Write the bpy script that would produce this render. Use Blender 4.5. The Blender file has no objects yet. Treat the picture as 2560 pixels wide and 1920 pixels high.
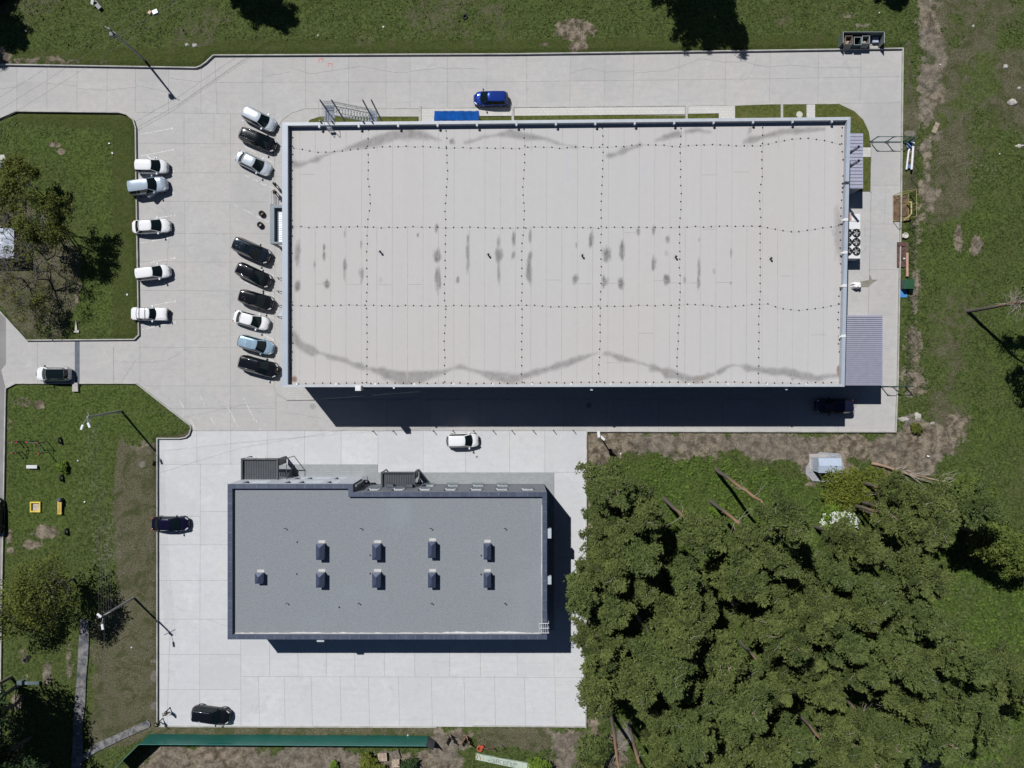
import bpy, bmesh, math, random
import numpy as np
from mathutils import Vector, Matrix
R = math.radians
random.seed(7)
scene = bpy.context.scene

# ------------------------------------------------ camera (drone, looking straight down)
H = 90.0                                  # flying height in metres
cam_d = bpy.data.cameras.new('drone_camera')
cam = bpy.data.objects.new('drone_camera', cam_d)
scene.collection.objects.link(cam)
cam.location = (0, 0, H)
cam.rotation_euler = (0, 0, 0)
cam_d.sensor_width = 36.0
cam_d.lens = 36.0 * 20.0 * H / 2560.0     # the frame spans 128 m x 96 m of ground
cam_d.clip_start = 1.0
cam_d.clip_end = 4000.0
scene.camera = cam

# ------------------------------------------------ light
SUN_EL, SUN_AZ = 53.0, 321.7              # azimuth clockwise from +Y
world = bpy.data.worlds.new("World")
scene.world = world
world.use_nodes = True
wn = world.node_tree
bg = wn.nodes['Background']
sky = wn.nodes.new('ShaderNodeTexSky')
sky.sky_type = 'NISHITA'
sky.sun_disc = False
sky.sun_elevation = R(SUN_EL)
sky.sun_rotation = R(SUN_AZ)
sky.air_density = 0.55
sky.dust_density = 0.0
sky.ozone_density = 2.0
wn.links.new(sky.outputs[0], bg.inputs[0])
bg.inputs[1].default_value = 0.05
sd = bpy.data.lights.new('sun', 'SUN')
sd.energy = 4.7
sd.angle = R(0.53)
sd.color = (1.0, 0.982, 0.962)
sun = bpy.data.objects.new('sun', sd)
scene.collection.objects.link(sun)
ce, se = math.cos(R(SUN_EL)), math.sin(R(SUN_EL))
to_sun = Vector((math.sin(R(SUN_AZ)) * ce, math.cos(R(SUN_AZ)) * ce, se))
sun.rotation_euler = to_sun.to_track_quat('Z', 'Y').to_euler()
sun.location = (0, 0, 120)
scene.view_settings.view_transform = 'Standard'
scene.view_settings.look = 'None'
scene.view_settings.exposure = 0.0
scene.view_settings.gamma = 1.0
scene.render.engine = 'CYCLES'
scene.cycles.max_bounces = 5
scene.cycles.diffuse_bounces = 1
scene.cycles.sample_clamp_indirect = 3.0

# ------------------------------------------------ helpers
C = scene.collection
def W(u, v, z=0.0):
    """survey coordinates (1/20 m seen from the drone's height) -> metres at height z"""
    k = (H - z) / H / 20.0
    return ((u - 1280.0) * k, (960.0 - v) * k)
def W3(u, v, z=0.0):
    a = W(u, v, z); return (a[0], a[1], z)

def nd(nt, t, **kw):
    n = nt.nodes.new(t)
    for k, v in kw.items():
        setattr(n, k, v)
    return n
def mixc(nt, fac, a, b, mode='MIX'):
    m = nt.nodes.new('ShaderNodeMix'); m.data_type = 'RGBA'; m.blend_type = mode
    for sock, val in ((m.inputs[0], fac), (m.inputs[6], a), (m.inputs[7], b)):
        if isinstance(val, bpy.types.NodeSocket): nt.links.new(val, sock)
        elif isinstance(val, (int, float)): sock.default_value = val
        else: sock.default_value = (*val, 1) if len(val) == 3 else val
    return m.outputs[2]
def mth(nt, op, a, b=0.0, c=None, clamp=False):
    m = nt.nodes.new('ShaderNodeMath'); m.operation = op; m.use_clamp = clamp
    for i, val in enumerate((a, b) if c is None else (a, b, c)):
        if isinstance(val, bpy.types.NodeSocket): nt.links.new(val, m.inputs[i])
        else: m.inputs[i].default_value = val
    return m.outputs[0]
def ramp(nt, fac, lo, hi):
    m = nt.nodes.new('ShaderNodeMapRange'); m.interpolation_type = 'SMOOTHSTEP'
    nt.links.new(fac, m.inputs[0]); m.inputs[1].default_value = lo; m.inputs[2].default_value = hi
    return m.outputs[0]
def noise(nt, vec, scale, detail=3, rough=0.55, dist=0.0):
    n = nt.nodes.new('ShaderNodeTexNoise')
    n.inputs['Scale'].default_value = scale; n.inputs['Detail'].default_value = detail
    n.inputs['Roughness'].default_value = rough; n.inputs['Distortion'].default_value = dist
    nt.links.new(vec, n.inputs['Vector'])
    return n.outputs['Fac']
def newmat(name):
    m = bpy.data.materials.new(name); m.use_nodes = True
    nt = m.node_tree; p = nt.nodes['Principled BSDF']
    return m, nt, p
def bump(nt, p, h, strength=0.3, dist=0.05):
    b = nt.nodes.new('ShaderNodeBump'); b.inputs['Strength'].default_value = strength
    b.inputs['Distance'].default_value = dist
    nt.links.new(h, b.inputs['Height']); nt.links.new(b.outputs[0], p.inputs['Normal'])
MATS = {}
def M(name, col, rough=0.6, metal=0.0, var=0.12, scale=1.5, coat=0.0, spec=0.5, bmp=0.0, world_space=False, fine=0.0):
    if name in MATS: return MATS[name]
    m, nt, p = newmat(name)
    if world_space: vec = nd(nt, 'ShaderNodeNewGeometry').outputs['Position']
    else: vec = nd(nt, 'ShaderNodeTexCoord').outputs['Object']
    n = noise(nt, vec, scale, 5, 0.6)
    a = tuple(c * (1 - var) for c in col); b = tuple(min(1, c * (1 + var)) for c in col)
    c = mixc(nt, ramp(nt, n, 0.3, 0.7), a, b)
    if fine:
        n2 = noise(nt, vec, 9.0, 3, 0.7)
        c = mixc(nt, ramp(nt, n2, 0.35, 0.65), c, tuple(x * (1 + fine) for x in col))
    nt.links.new(c, p.inputs['Base Color'])
    p.inputs['Roughness'].default_value = rough
    p.inputs['Metallic'].default_value = metal
    p.inputs['Specular IOR Level'].default_value = spec
    p.inputs['Coat Weight'].default_value = coat
    p.inputs['Coat Roughness'].default_value = 0.05
    if bmp: bump(nt, p, noise(nt, vec, scale * 6, 4), bmp, 0.03)
    MATS[name] = m
    return m

ORG = {}
def tag(o, label=None, cat=None, group=None, kind=None):
    if label: o['label'] = label
    if cat: o['category'] = cat
    if group: o['group'] = group
    if kind: o['kind'] = kind
    return o
def empty(name, loc=(0, 0, 0), label=None, cat=None, group=None, rz=0.0):
    o = bpy.data.objects.new(name, None); C.objects.link(o)
    o.empty_display_size = 0.3
    o.location = loc; o.rotation_euler = (0, 0, rz)
    ORG[o.name] = Vector(loc)
    return tag(o, label, cat, group)

class MB:
    def __init__(s): s.v = []; s.f = []
    def add(s, vs, fs):
        b = len(s.v); s.v += [tuple(x) for x in vs]; s.f += [tuple(i + b for i in f) for f in fs]; return s
    def box(s, x0, x1, y0, y1, z0, z1):
        vs = [(x, y, z) for z in (z0, z1) for y in (y0, y1) for x in (x0, x1)]
        return s.add(vs, [(0, 2, 3, 1), (4, 5, 7, 6), (0, 1, 5, 4), (1, 3, 7, 5), (3, 2, 6, 7), (2, 0, 4, 6)])
    def obox(s, c, d, rz=0.0, rx=0.0, ry=0.0):
        m = Matrix.Rotation(rz, 3, 'Z') @ Matrix.Rotation(ry, 3, 'Y') @ Matrix.Rotation(rx, 3, 'X')
        vs = []
        for z in (-.5, .5):
            for y in (-.5, .5):
                for x in (-.5, .5):
                    vs.append(tuple(Vector(c) + m @ Vector((x * d[0], y * d[1], z * d[2]))))
        return s.add(vs, [(0, 2, 3, 1), (4, 5, 7, 6), (0, 1, 5, 4), (1, 3, 7, 5), (3, 2, 6, 7), (2, 0, 4, 6)])
    def tube(s, p0, p1, r0, r1=None, n=8, cap=True):
        r1 = r0 if r1 is None else r1
        p0, p1 = Vector(p0), Vector(p1); d = (p1 - p0)
        if d.length < 1e-6: return s
        d.normalize(); u = d.orthogonal().normalized(); w = d.cross(u)
        vs = []
        for p, r in ((p0, r0), (p1, r1)):
            for i in range(n):
                a = 2 * math.pi * i / n; vs.append(tuple(p + (u * math.cos(a) + w * math.sin(a)) * r))
        fs = [(i, (i + 1) % n, n + (i + 1) % n, n + i) for i in range(n)]
        if cap: fs += [tuple(range(n - 1, -1, -1)), tuple(range(n, 2 * n))]
        return s.add(vs, fs)
    def path(s, pts, r, n=6):
        for a, b in zip(pts, pts[1:]): s.tube(a, b, r, r, n)
        return s
    def prism(s, poly, z0, z1):
        n = len(poly); a = sum(poly[i][0] * poly[(i + 1) % n][1] - poly[(i + 1) % n][0] * poly[i][1] for i in range(n))
        if a < 0: poly = poly[::-1]
        vs = [(x, y, z0) for x, y in poly] + [(x, y, z1) for x, y in poly]
        fs = [(i, (i + 1) % n, n + (i + 1) % n, n + i) for i in range(n)] + [tuple(range(n - 1, -1, -1)), tuple(range(n, 2 * n))]
        return s.add(vs, fs)
    def strip(s, pts, w, z0, z1, off=0.0):
        """a kerb-like band of width w along a polyline"""
        P = [Vector(p[:2]) for p in pts]; n = len(P); L = []; Rr = []
        for i in range(n):
            a = (P[i] - P[i - 1]).normalized() if i else (P[1] - P[0]).normalized()
            b = (P[i + 1] - P[i]).normalized() if i < n - 1 else a
            t = (a + b).normalized(); nn = Vector((-t.y, t.x)); k = 1 / max(0.5, nn.dot(Vector((-a.y, a.x))))
            L.append(P[i] + nn * (off + w / 2) * k); Rr.append(P[i] + nn * (off - w / 2) * k)
        vs = []
        for i in range(n): vs += [(L[i].x, L[i].y, z0), (Rr[i].x, Rr[i].y, z0), (Rr[i].x, Rr[i].y, z1), (L[i].x, L[i].y, z1)]
        fs = []
        for i in range(n - 1):
            a, b = 4 * i, 4 * i + 4
            fs += [(a + 3, a + 2, b + 2, b + 3), (a + 1, b + 1, b + 2, a + 2), (b, a, a + 3, b + 3)]
        fs += [(0, 1, 2, 3), (4 * n - 1, 4 * n - 2, 4 * n - 3, 4 * n - 4)]
        return s.add(vs, fs)
    def flat(s, pts, w, z):
        P = [Vector(p[:2]) for p in pts]
        for a, b in zip(P, P[1:]):
            d = (b - a)
            if d.length < 1e-5: continue
            d.normalize(); q = Vector((-d.y, d.x)) * w / 2
            s.add([(a.x - q.x, a.y - q.y, z), (b.x - q.x, b.y - q.y, z), (b.x + q.x, b.y + q.y, z), (a.x + q.x, a.y + q.y, z)], [(0, 1, 2, 3)])
        return s
    def torus(s, c, R0, r, axis='Z', n=18, m=8, tilt=None):
        vs = []; fs = []
        mt = tilt or (Matrix.Identity(3) if axis == 'Z' else Matrix.Rotation(R(90), 3, 'X' if axis == 'Y' else 'Y'))
        for i in range(n):
            a = 2 * math.pi * i / n
            for j in range(m):
                b = 2 * math.pi * j / m
                p = Vector(((R0 + r * math.cos(b)) * math.cos(a), (R0 + r * math.cos(b)) * math.sin(a), r * math.sin(b)))
                vs.append(tuple(mt @ p + Vector(c)))
        for i in range(n):
            for j in range(m):
                fs.append((i * m + j, ((i + 1) % n) * m + j, ((i + 1) % n) * m + (j + 1) % m, i * m + (j + 1) % m))
        return s.add(vs, fs)
    def build(s, name, mat, parent=None, label=None, smooth=False, bevel=0.0, local=False):
        me = bpy.data.meshes.new(name)
        off = Vector((0, 0, 0))
        if parent is not None and not local: off = ORG[parent.name]
        me.from_pydata([(x - off.x, y - off.y, z - off.z) for x, y, z in s.v], [], s.f)
        me.update()
        o = bpy.data.objects.new(name, me); C.objects.link(o)
        if mat: me.materials.append(mat)
        if smooth:
            for p in me.polygons: p.use_smooth = True
        if bevel:
            b = o.modifiers.new('bevel', 'BEVEL'); b.width = bevel; b.segments = 2; b.limit_method = 'ANGLE'
        if parent is not None:
            o.parent = parent; ORG[o.name] = off
        else: ORG[o.name] = Vector((0, 0, 0))
        if label: o['label'] = label
        return o
def kids(o): return [c for c in bpy.data.objects if c.parent == o]
TREEMAP = {}
def copy_tree(o, parent=None):
    c = o.copy(); C.objects.link(c); c.parent = parent
    if o.name in ORG: ORG[c.name] = ORG[o.name]
    for ch in list(o.children): copy_tree(ch, c)
    return c

# value noise for masks
def vnoise(x, y, s, seed):
    rng = np.random.RandomState(seed); G = rng.rand(256, 256)
    u, v = x / s + 100.3, y / s + 77.7
    i, j = np.floor(u).astype(int), np.floor(v).astype(int); fu, fv = u - i, v - j
    fu = fu * fu * (3 - 2 * fu); fv = fv * fv * (3 - 2 * fv); i &= 255; j &= 255
    i1, j1 = (i + 1) & 255, (j + 1) & 255
    return (G[i, j] * (1 - fu) + G[i1, j] * fu) * (1 - fv) + (G[i, j1] * (1 - fu) + G[i1, j1] * fu) * fv
def fbm(x, y, s, seed, o=4):
    t = 0; a = 1; k = 0
    for q in range(o): t = t + a * vnoise(x, y, s / 2 ** q, seed + q); k += a; a *= 0.55
    return t / k
def sdist(x, y, poly):
    """signed distance to a polygon given in metres (negative inside)"""
    P = np.array(poly, float); n = len(P); d = np.full(x.shape, 1e9); ins = np.zeros(x.shape, bool)
    for i in range(n):
        ax, ay = P[i]; bx, by = P[(i + 1) % n]; ex, ey = bx - ax, by - ay
        t = np.clip(((x - ax) * ex + (y - ay) * ey) / (ex * ex + ey * ey + 1e-12), 0, 1)
        d = np.minimum(d, np.hypot(x - ax - t * ex, y - ay - t * ey))
        c = ((ay > y) != (by > y)) & (x < (bx - ax) * (y - ay) / (by - ay + 1e-12) + ax)
        ins ^= c
    return np.where(ins, -d, d)
def PX(pts): return [W(u, v) for u, v in pts]

# ------------------------------------------------ outlines of the paved ground
UPPER = [(-500, 158), (0, 164), (491, 172), (503, 168), (517, 158), (535, 141), (1280, 138), (1920, 129), (2254, 124),
         (2250, 480), (2241, 960), (2236, 1078), (1465, 1077), (478, 1077), (481, 1068), (470, 1060), (342, 957), (40, 957), (14, 970),
         (3, 925), (15, 910), (15, 794), (68, 852), (338, 850), (350, 838), (344, 480), (342, 320), (336, 300), (318, 286), (300, 281), (42, 278),
         (0, 296), (-500, 560)]
LOWER = [(396, 1097), (450, 1097), (466, 1094), (475, 1087), (478, 1077), (1465, 1077), (1463, 1818), (398, 1814)]
ASPH = [(15, 794), (15, 910), (3, 925), (14, 970), (3, 1570), (-4, 2300), (-900, 2300), (-900, 60), (-500, 560), (-60, 712)]
def slabs(name, outline, cuts, mat, z):
    bm = bmesh.new()
    vs = [bm.verts.new((*W(u, v), z)) for u, v in outline]
    bm.faces.new(vs)
    for ax, val, lo, hi, lo2, hi2 in cuts:       # ax 'x': vertical joint at u=val for v in lo..hi (faces with u in lo2..hi2)
        geom = []
        for f in bm.faces:
            c = f.calc_center_median(); 
            b = [(v.co.x * 20 + 1280, 960 - v.co.y * 20) for v in f.verts]
            u0, u1 = min(p[0] for p in b), max(p[0] for p in b); v0, v1 = min(p[1] for p in b), max(p[1] for p in b)
            if ax == 'x':
                if u0 < val < u1 and (v0 + v1) / 2 > lo and (v0 + v1) / 2 < hi: geom.append(f)
            else:
                if v0 < val < v1 and (u0 + u1) / 2 > lo and (u0 + u1) / 2 < hi: geom.append(f)
        if not geom: continue
        g = set(geom)
        for f in geom: g.update(f.edges); g.update(f.verts)
        if ax == 'x': bmesh.ops.bisect_plane(bm, geom=list(g), plane_co=((val - 1280) / 20, 0, 0), plane_no=(1, 0, 0))
        else: bmesh.ops.bisect_plane(bm, geom=list(g), plane_co=(0, (960 - val) / 20, 0), plane_no=(0, 1, 0))
    me = bpy.data.meshes.new(name); bm.to_mesh(me); bm.free()
    at = me.attributes.new('tone', 'FLOAT', 'FACE')
    rng = random.Random(3)
    for i in range(len(me.polygons)): at.data[i].value = rng.random()
    me.materials.append(mat)
    o = bpy.data.objects.new(name, me); C.objects.link(o)
    return tag(o, kind='structure')
def concrete_mat(name, col, warm):
    m, nt, p = newmat(name)
    pos = nd(nt, 'ShaderNodeNewGeometry').outputs['Position']
    a = nd(nt, 'ShaderNodeAttribute', attribute_name='tone').outputs['Fac']
    n1 = noise(nt, pos, 0.12, 6, 0.6, 0.6); n2 = noise(nt, pos, 1.3, 6, 0.65); n3 = noise(nt, pos, 0.45, 5, 0.7, 1.5); n4 = noise(nt, pos, 5.0, 5, 0.75)
    c = mixc(nt, a, tuple(x * 0.90 for x in col), tuple(x * 1.04 for x in col))
    c = mixc(nt, mth(nt, 'MULTIPLY', ramp(nt, n1, 0.35, 0.65), 0.8), c, warm)
    c = mixc(nt, mth(nt, 'MULTIPLY', ramp(nt, noise(nt, pos, 0.22, 6, 0.7, 0.9), 0.52, 0.68), 0.5), c, tuple(min(1, x * 1.16) for x in col))
    c = mixc(nt, mth(nt, 'MULTIPLY', ramp(nt, n2, 0.35, 0.7), 0.5), c, tuple(x * 0.86 for x in col))
    c = mixc(nt, mth(nt, 'MULTIPLY', ramp(nt, n3, 0.55, 0.74), 0.42), c, tuple(x * 0.72 for x in col))
    c = mixc(nt, mth(nt, 'MULTIPLY', ramp(nt, n3, 0.42, 0.25), 0.35), c, tuple(min(1, x * 1.18) for x in col))
    c = mixc(nt, mth(nt, 'MULTIPLY', ramp(nt, n4, 0.3, 0.72), 0.32), c, tuple(x * 0.80 for x in col))
    mp = nd(nt, 'ShaderNodeMapping'); mp.inputs['Scale'].default_value = (0.25, 3.0, 1); nt.links.new(pos, mp.inputs['Vector'])
    c = mixc(nt, mth(nt, 'MULTIPLY', ramp(nt, noise(nt, mp.outputs[0], 0.8, 4, 0.6, 0.4), 0.5, 0.7), 0.36), c, tuple(x * 0.84 for x in col))
    c = mixc(nt, mth(nt, 'MULTIPLY', ramp(nt, noise(nt, pos, 0.9, 3, 0.5, 3.0), 0.66, 0.74), 0.25), c, tuple(x * 0.62 for x in col))
    vo = nd(nt, 'ShaderNodeTexVoronoi'); vo.inputs['Scale'].default_value = 0.42; nt.links.new(pos, vo.inputs['Vector'])
    sc_ = nd(nt, 'ShaderNodeSeparateColor'); nt.links.new(vo.outputs['Color'], sc_.inputs[0])
    rr_ = mth(nt, 'SUBTRACT', mth(nt, 'MULTIPLY', mth(nt, 'POWER', sc_.outputs[0], 3.0), 0.16), vo.outputs['Distance'])
    sp_ = ramp(nt, mth(nt, 'ADD', rr_, mth(nt, 'MULTIPLY', mth(nt, 'SUBTRACT', n4, 0.5), 0.6)), 0.0, 0.12)
    c = mixc(nt, mth(nt, 'MULTIPLY', sp_, mth(nt, 'MULTIPLY', sc_.outputs[1], 0.5)), c, tuple(x * 0.55 for x in col))
    nt.links.new(c, p.inputs['Base Color']); p.inputs['Roughness'].default_value = 0.85
    p.inputs['Specular IOR Level'].default_value = 0.2
    bump(nt, p, noise(nt, pos, 6, 4), 0.2, 0.02)
    return m
conc_up = concrete_mat('aged_concrete', (0.425, 0.42, 0.414), (0.465, 0.445, 0.42))
conc_lo = concrete_mat('fresh_concrete', (0.53, 0.54, 0.558), (0.55, 0.548, 0.54))
A = 1e9
CUT_U = [('x', 540, 0, 300, 0, 0), ('y', 282, 340, 760, 0, 0), ('y', 257, 540, A, 0, 0), ('x', 690, 240, 1200, 0, 0),
         ('y', 204, 540, A, 0, 0)] + \
        [('x', u, 100, 282, 0, 0) for u in (42.5, 118, 193, 268, 339, 422, 503, 657, 764, 871, 965, 1025, 1119, 1217, 1317, 1427, 1513, 1585, 1698, 1815, 1926, 2047, 2153)] + \
        [('y', v, 200, 690, 0, 0) for v in (358, 431, 503, 583, 654, 726, 798, 868, 965, 1021)] + \
        [('x', 460, 282, 510, 0, 0), ('x', 576, 282, 510, 0, 0), ('x', 462, 505, 1077, 0, 0), ('x', 576, 505, 1077, 0, 0),
         ('x', 94, 850, 957, 0, 0), ('x', 284, 850, 957, 0, 0), ('x', 350, 850, 957, 0, 0)] + \
        [('x', 2100, 257, 1200, 0, 0), ('y', 966, 690, A, 0, 0), ('x', 2175, 460, 966, 0, 0)] + \
        [('y', v, 2100, A, 0, 0) for v in (463, 560, 674, 790)] + \
        [('x', u, 966, 1080, 0, 0) for u in (967, 1075, 1200, 1408, 1516, 1646, 1806, 1970)]
CUT_L = [('y', 1161, 0, 600, 0, 0), ('x', 501, 1000, 1900, 0, 0), ('x', 602, 1000, 1900, 0, 0), ('y', 1181, 602, A, 0, 0), ('y', 1640, 602, A, 0, 0),
         ('x', 492, 1070, 1160, 0, 0), ('x', 577, 1070, 1160, 0, 0), ('x', 1385, 1070, 1640, 0, 0)] + \
        [('x', u, 1070, 1181, 0, 0) for u in (668, 761, 853, 945, 1058, 1164, 1274, 1362)] + \
        [('y', v, 396, 501, 0, 0) for v in (1291, 1362, 1451, 1548, 1636, 1724)] + [('y', v, 501, 602, 0, 0) for v in (1279, 1362, 1451, 1548, 1636, 1724)] + \
        [('y', 1394, 1385, A, 0, 0), ('y', 1691, 602, A, 0, 0)] + \
        [('x', u, 1630, 1691, 0, 0) for u in (674, 745, 816, 887, 961, 1037, 1124, 1201, 1293, 1385)] + \
        [('x', u, 1691, 1830, 0, 0) for u in (647, 711, 779, 851, 922, 997, 1079, 1161, 1237, 1312, 1388)]
slabs('concrete_yard', UPPER, CUT_U, conc_up, 0.0)
slabs('concrete_forecourt', LOWER, CUT_L, conc_lo, 0.0)

# joints: thin dark saw cuts lying on the slabs
jm = M('joint_dirt', (0.21, 0.205, 0.20), 0.9, var=0.3, world_space=True)
mb = MB()
def jl(u0, v0, u1, v1, w=0.028):
    mb.flat([W(u0, v0), W(u1, v1)], w, 0.004)
for u in (42.5, 118, 193, 268): jl(u, 168, u - 1, 278)
for u, v1 in ((339, 281), (422, 282), (503, 284)): jl(u, 171 if u < 495 else 168, u - 1, v1)
jl(537, 141, 543, 284)
for u in (657, 764, 871, 965, 1025, 1119, 1217, 1317, 1427, 1513, 1585, 1698, 1815, 1926, 2047, 2153):
    t = 138 - (u - 1280) * 0.0142 if u > 1280 else 140
    jl(u, t, u - (3 if u > 1400 else 0), 272 - max(0, (u - 1300)) * 0.012)
jl(541, 206, 1280, 204); jl(1280, 204, 1920, 197); jl(1920, 197, 2253, 191); jl(2105, 258, 2251, 257)
jl(342, 281, 543, 284); jl(543, 284, 690, 287)
for v in (358, 431, 503, 583, 654, 726, 798, 868): jl(346, v, 688, v + 2)
for v in (965, 1021): jl(352 if v == 965 else 425, v, 688, v)
jl(478, 1077, 1465, 1077, 0.05)
jl(460, 284, 460, 430); jl(576, 284, 576, 430); jl(462, 505, 463, 1077); jl(575, 505, 576, 1077)
jl(612, 284, 612, 358); jl(535, 284, 535, 358); jl(688, 345, 690, 1077, 0.05)
jl(94, 852, 94, 957); jl(284, 868, 284, 957, 0.05); jl(350, 850, 350, 960)
for v in (463, 560, 674): jl(2178 if v < 600 else 2172, v, 2250, v)
jl(2178, 480, 2171, 790, 0.05)
for u in (967, 1075, 1200, 1408, 1516, 1646, 1806, 1970, 2096): jl(u, 998, u, 1077)
jl(396, 1161, 600, 1160)
for u in (492, 577): jl(u, 1077, u, 1161)
for u in (668, 761, 853, 945): jl(u, 1077, u, 1161)
for u in (1058, 1164, 1274, 1362): jl(u, 1077, u, 1181)
jl(501, 1161, 499, 1813)
for v in (1291, 1362, 1451, 1548, 1636, 1724): jl(397, v, 501, v)
for v in (1279, 1362, 1451, 1548): jl(501, v, 569, v)
for v in (1636, 1724): jl(501, v, 602, v)
jl(602, 1600, 602, 1813); jl(602, 1691, 1463, 1694); jl(1385, 1181, 1465, 1181); jl(1385, 1394, 1464, 1393)
for u in (674, 745, 816, 887, 961, 1037, 1124, 1201, 1293, 1385): jl(u, 1610, u, 1691)
for u in (647, 711, 779, 851, 922, 997, 1079, 1161, 1237, 1312, 1388): jl(u - 1, 1691, u + 2, 1814)
o = mb.build('pavement_joints', jm); tag(o, kind='structure')
# cracks wander across the slabs; a cable's cast shadow is drawn among them
mb = MB(); rc = random.Random(11)
def crack_and_shadow(pts, w=0.022):
    out = []
    for (a, b), (c, d) in zip(pts, pts[1:]):
        n = max(2, int(math.hypot(c - a, d - b) / 7))
        for i in range(n):
            t = i / n; out.append(W(a + (c - a) * t + rc.uniform(-1.2, 1.2), b + (d - b) * t + rc.uniform(-1.2, 1.2)))
    out.append(W(*pts[-1])); mb.flat(out, w, 0.008)
for pts in ([(0, 222), (42, 217)], [(118, 209), (150, 210), (193, 215)], [(195, 221), (267, 226), (300, 222), (341, 219)],
            [(341, 213), (420, 230)], [(425, 196), (500, 205)], [(665, 190), (725, 180)], [(725, 168), (775, 185), (900, 165), (990, 182), (1020, 182)],
            [(1025, 178), (1100, 170), (1200, 173)], [(1427, 182), (1475, 170), (1513, 180), (1585, 176)], [(1585, 182), (1660, 178), (1700, 167), (1755, 145)],
            [(1757, 148), (1810, 155), (1860, 155), (1920, 168), (1980, 162), (2040, 170), (2150, 168)], [(1870, 195), (1885, 170), (1893, 140)], [(1965, 140), (1977, 162)],
            [(345, 1068), (620, 1010)], [(368, 375), (405, 398)], [(405, 518), (425, 560), (415, 680)], [(340, 900), (300, 960)],
            [(2160, 560), (2165, 620), (2150, 640)], [(2215, 480), (2210, 555)], [(390, 1185), (600, 1120), (940, 1060)], [(300, 905), (380, 905), (420, 900), (470, 870)],  # the longest line is the painted shadow of the overhead cable
            [(600, 1575), (520, 1550)], [(1517, 1000), (1545, 1077)], [(1530, 1000), (1552, 1077)], [(705, 1030), (800, 1045)]):
    crack_and_shadow(pts)
o = mb.build('cracks_and_cable_shadow', M('crack_dirt_and_shadow', (0.22, 0.215, 0.21), 0.9, var=0.2, world_space=True)); tag(o, kind='structure')

# kerbs
kerb_m = M('kerb_stone', (0.37, 0.365, 0.34), 0.85, var=0.18, scale=0.8, world_space=True)
mb = MB()
mb.strip(PX([(-400, 159), (0, 164), (491, 172), (503, 168), (517, 158), (535, 141), (1280, 138), (1920, 129), (2254, 124), (2250, 480), (2241, 960), (2236, 1078), (1465, 1077), (1463, 1818)]), 0.13, -0.15, 0.27, 0.065)
mb.strip(PX([(-300, 450), (0, 296), (42, 278), (300, 281), (318, 286), (336, 300), (342, 320), (344, 480), (350, 838), (338, 850), (68, 852), (-60, 712), (-200, 560)]), 0.13, -0.15, 0.27, -0.065)
mb.strip(PX([(1463, 1818), (1375, 1817), (1182, 1816)]), 0.13, -0.15, 0.12, -0.065)
mb.strip(PX([(396, 1813), (396, 1097), (450, 1097), (466, 1094), (475, 1087), (480, 1072)]), 0.13, -0.15, 0.27, 0.065)
mb.strip(PX([(1092, 1816), (398, 1814)]), 0.13, -0.15, 0.14, 0.065)
mb.strip(PX([(480, 1070), (477, 1062), (470, 1057), (342, 957), (40, 957), (14, 970), (3, 1570), (-4, 2200)]), 0.14, -0.15, 0.16, 0.065)
o = mb.build('kerb', kerb_m); tag(o, kind='structure')

# asphalt road on the left
m, nt, p = newmat('asphalt')
pos = nd(nt, 'ShaderNodeNewGeometry').outputs['Position']
c = mixc(nt, ramp(nt, noise(nt, pos, 0.4, 6, 0.6), 0.3, 0.7), (0.19, 0.185, 0.185), (0.25, 0.245, 0.24))
c = mixc(nt, mth(nt, 'MULTIPLY', ramp(nt, noise(nt, pos, 4, 3, 0.6), 0.62, 0.72), 0.5), c, (0.06, 0.06, 0.06))
nt.links.new(c, p.inputs['Base Color']); p.inputs['Roughness'].default_value = 0.9
asph = m
mb = MB(); mb.add([(*W(u, v), -0.004) for u, v in ASPH], [tuple(range(len(ASPH)))])
o = mb.build('asphalt_road', asph); tag(o, kind='structure')
bm = bmesh.new(); bm.from_mesh(o.data); bmesh.ops.triangulate(bm, faces=bm.faces[:]); bmesh.ops.recalc_face_normals(bm, faces=bm.faces[:]); bm.to_mesh(o.data); bm.free()

# ------------------------------------------------ terrain
xs = np.concatenate([[-1500, -500, -200, -110], np.arange(-80, 80.01, 0.25), [110, 200, 500, 1500]])
ys = np.concatenate([[-1500, -500, -200, -90], np.arange(-62, 62.01, 0.25), [90, 200, 500, 1500]])
X, Y = np.meshgrid(xs, ys)
sdc = np.minimum(np.minimum(sdist(X, Y, PX(UPPER)), sdist(X, Y, PX(LOWER))), sdist(X, Y, PX(ASPH)))
wob = (fbm(X, Y, 3.6, 5) - 0.5) * 4.4 + (fbm(X, Y, 0.8, 15, 2) - 0.5) * 2.0
def area(polys, soft=0.8, wobble=1.0):
    r = np.zeros(X.shape)
    for p in polys:
        r = np.maximum(r, np.clip(0.5 - (sdist(X, Y, PX(p)) + wob * wobble * 0.5) / soft, 0, 1))
    return r
def blob(lst):
    r = np.zeros(X.shape)
    for u, v, a, b, s in lst:
        x0, y0 = W(u, v)
        d = np.hypot((X - x0) / (a / 20), (Y - y0) / (b / 20)) + wob * 0.26
        r = np.maximum(r, np.clip((1.15 - d) / 0.45, 0, 1) * s)
    return r
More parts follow.
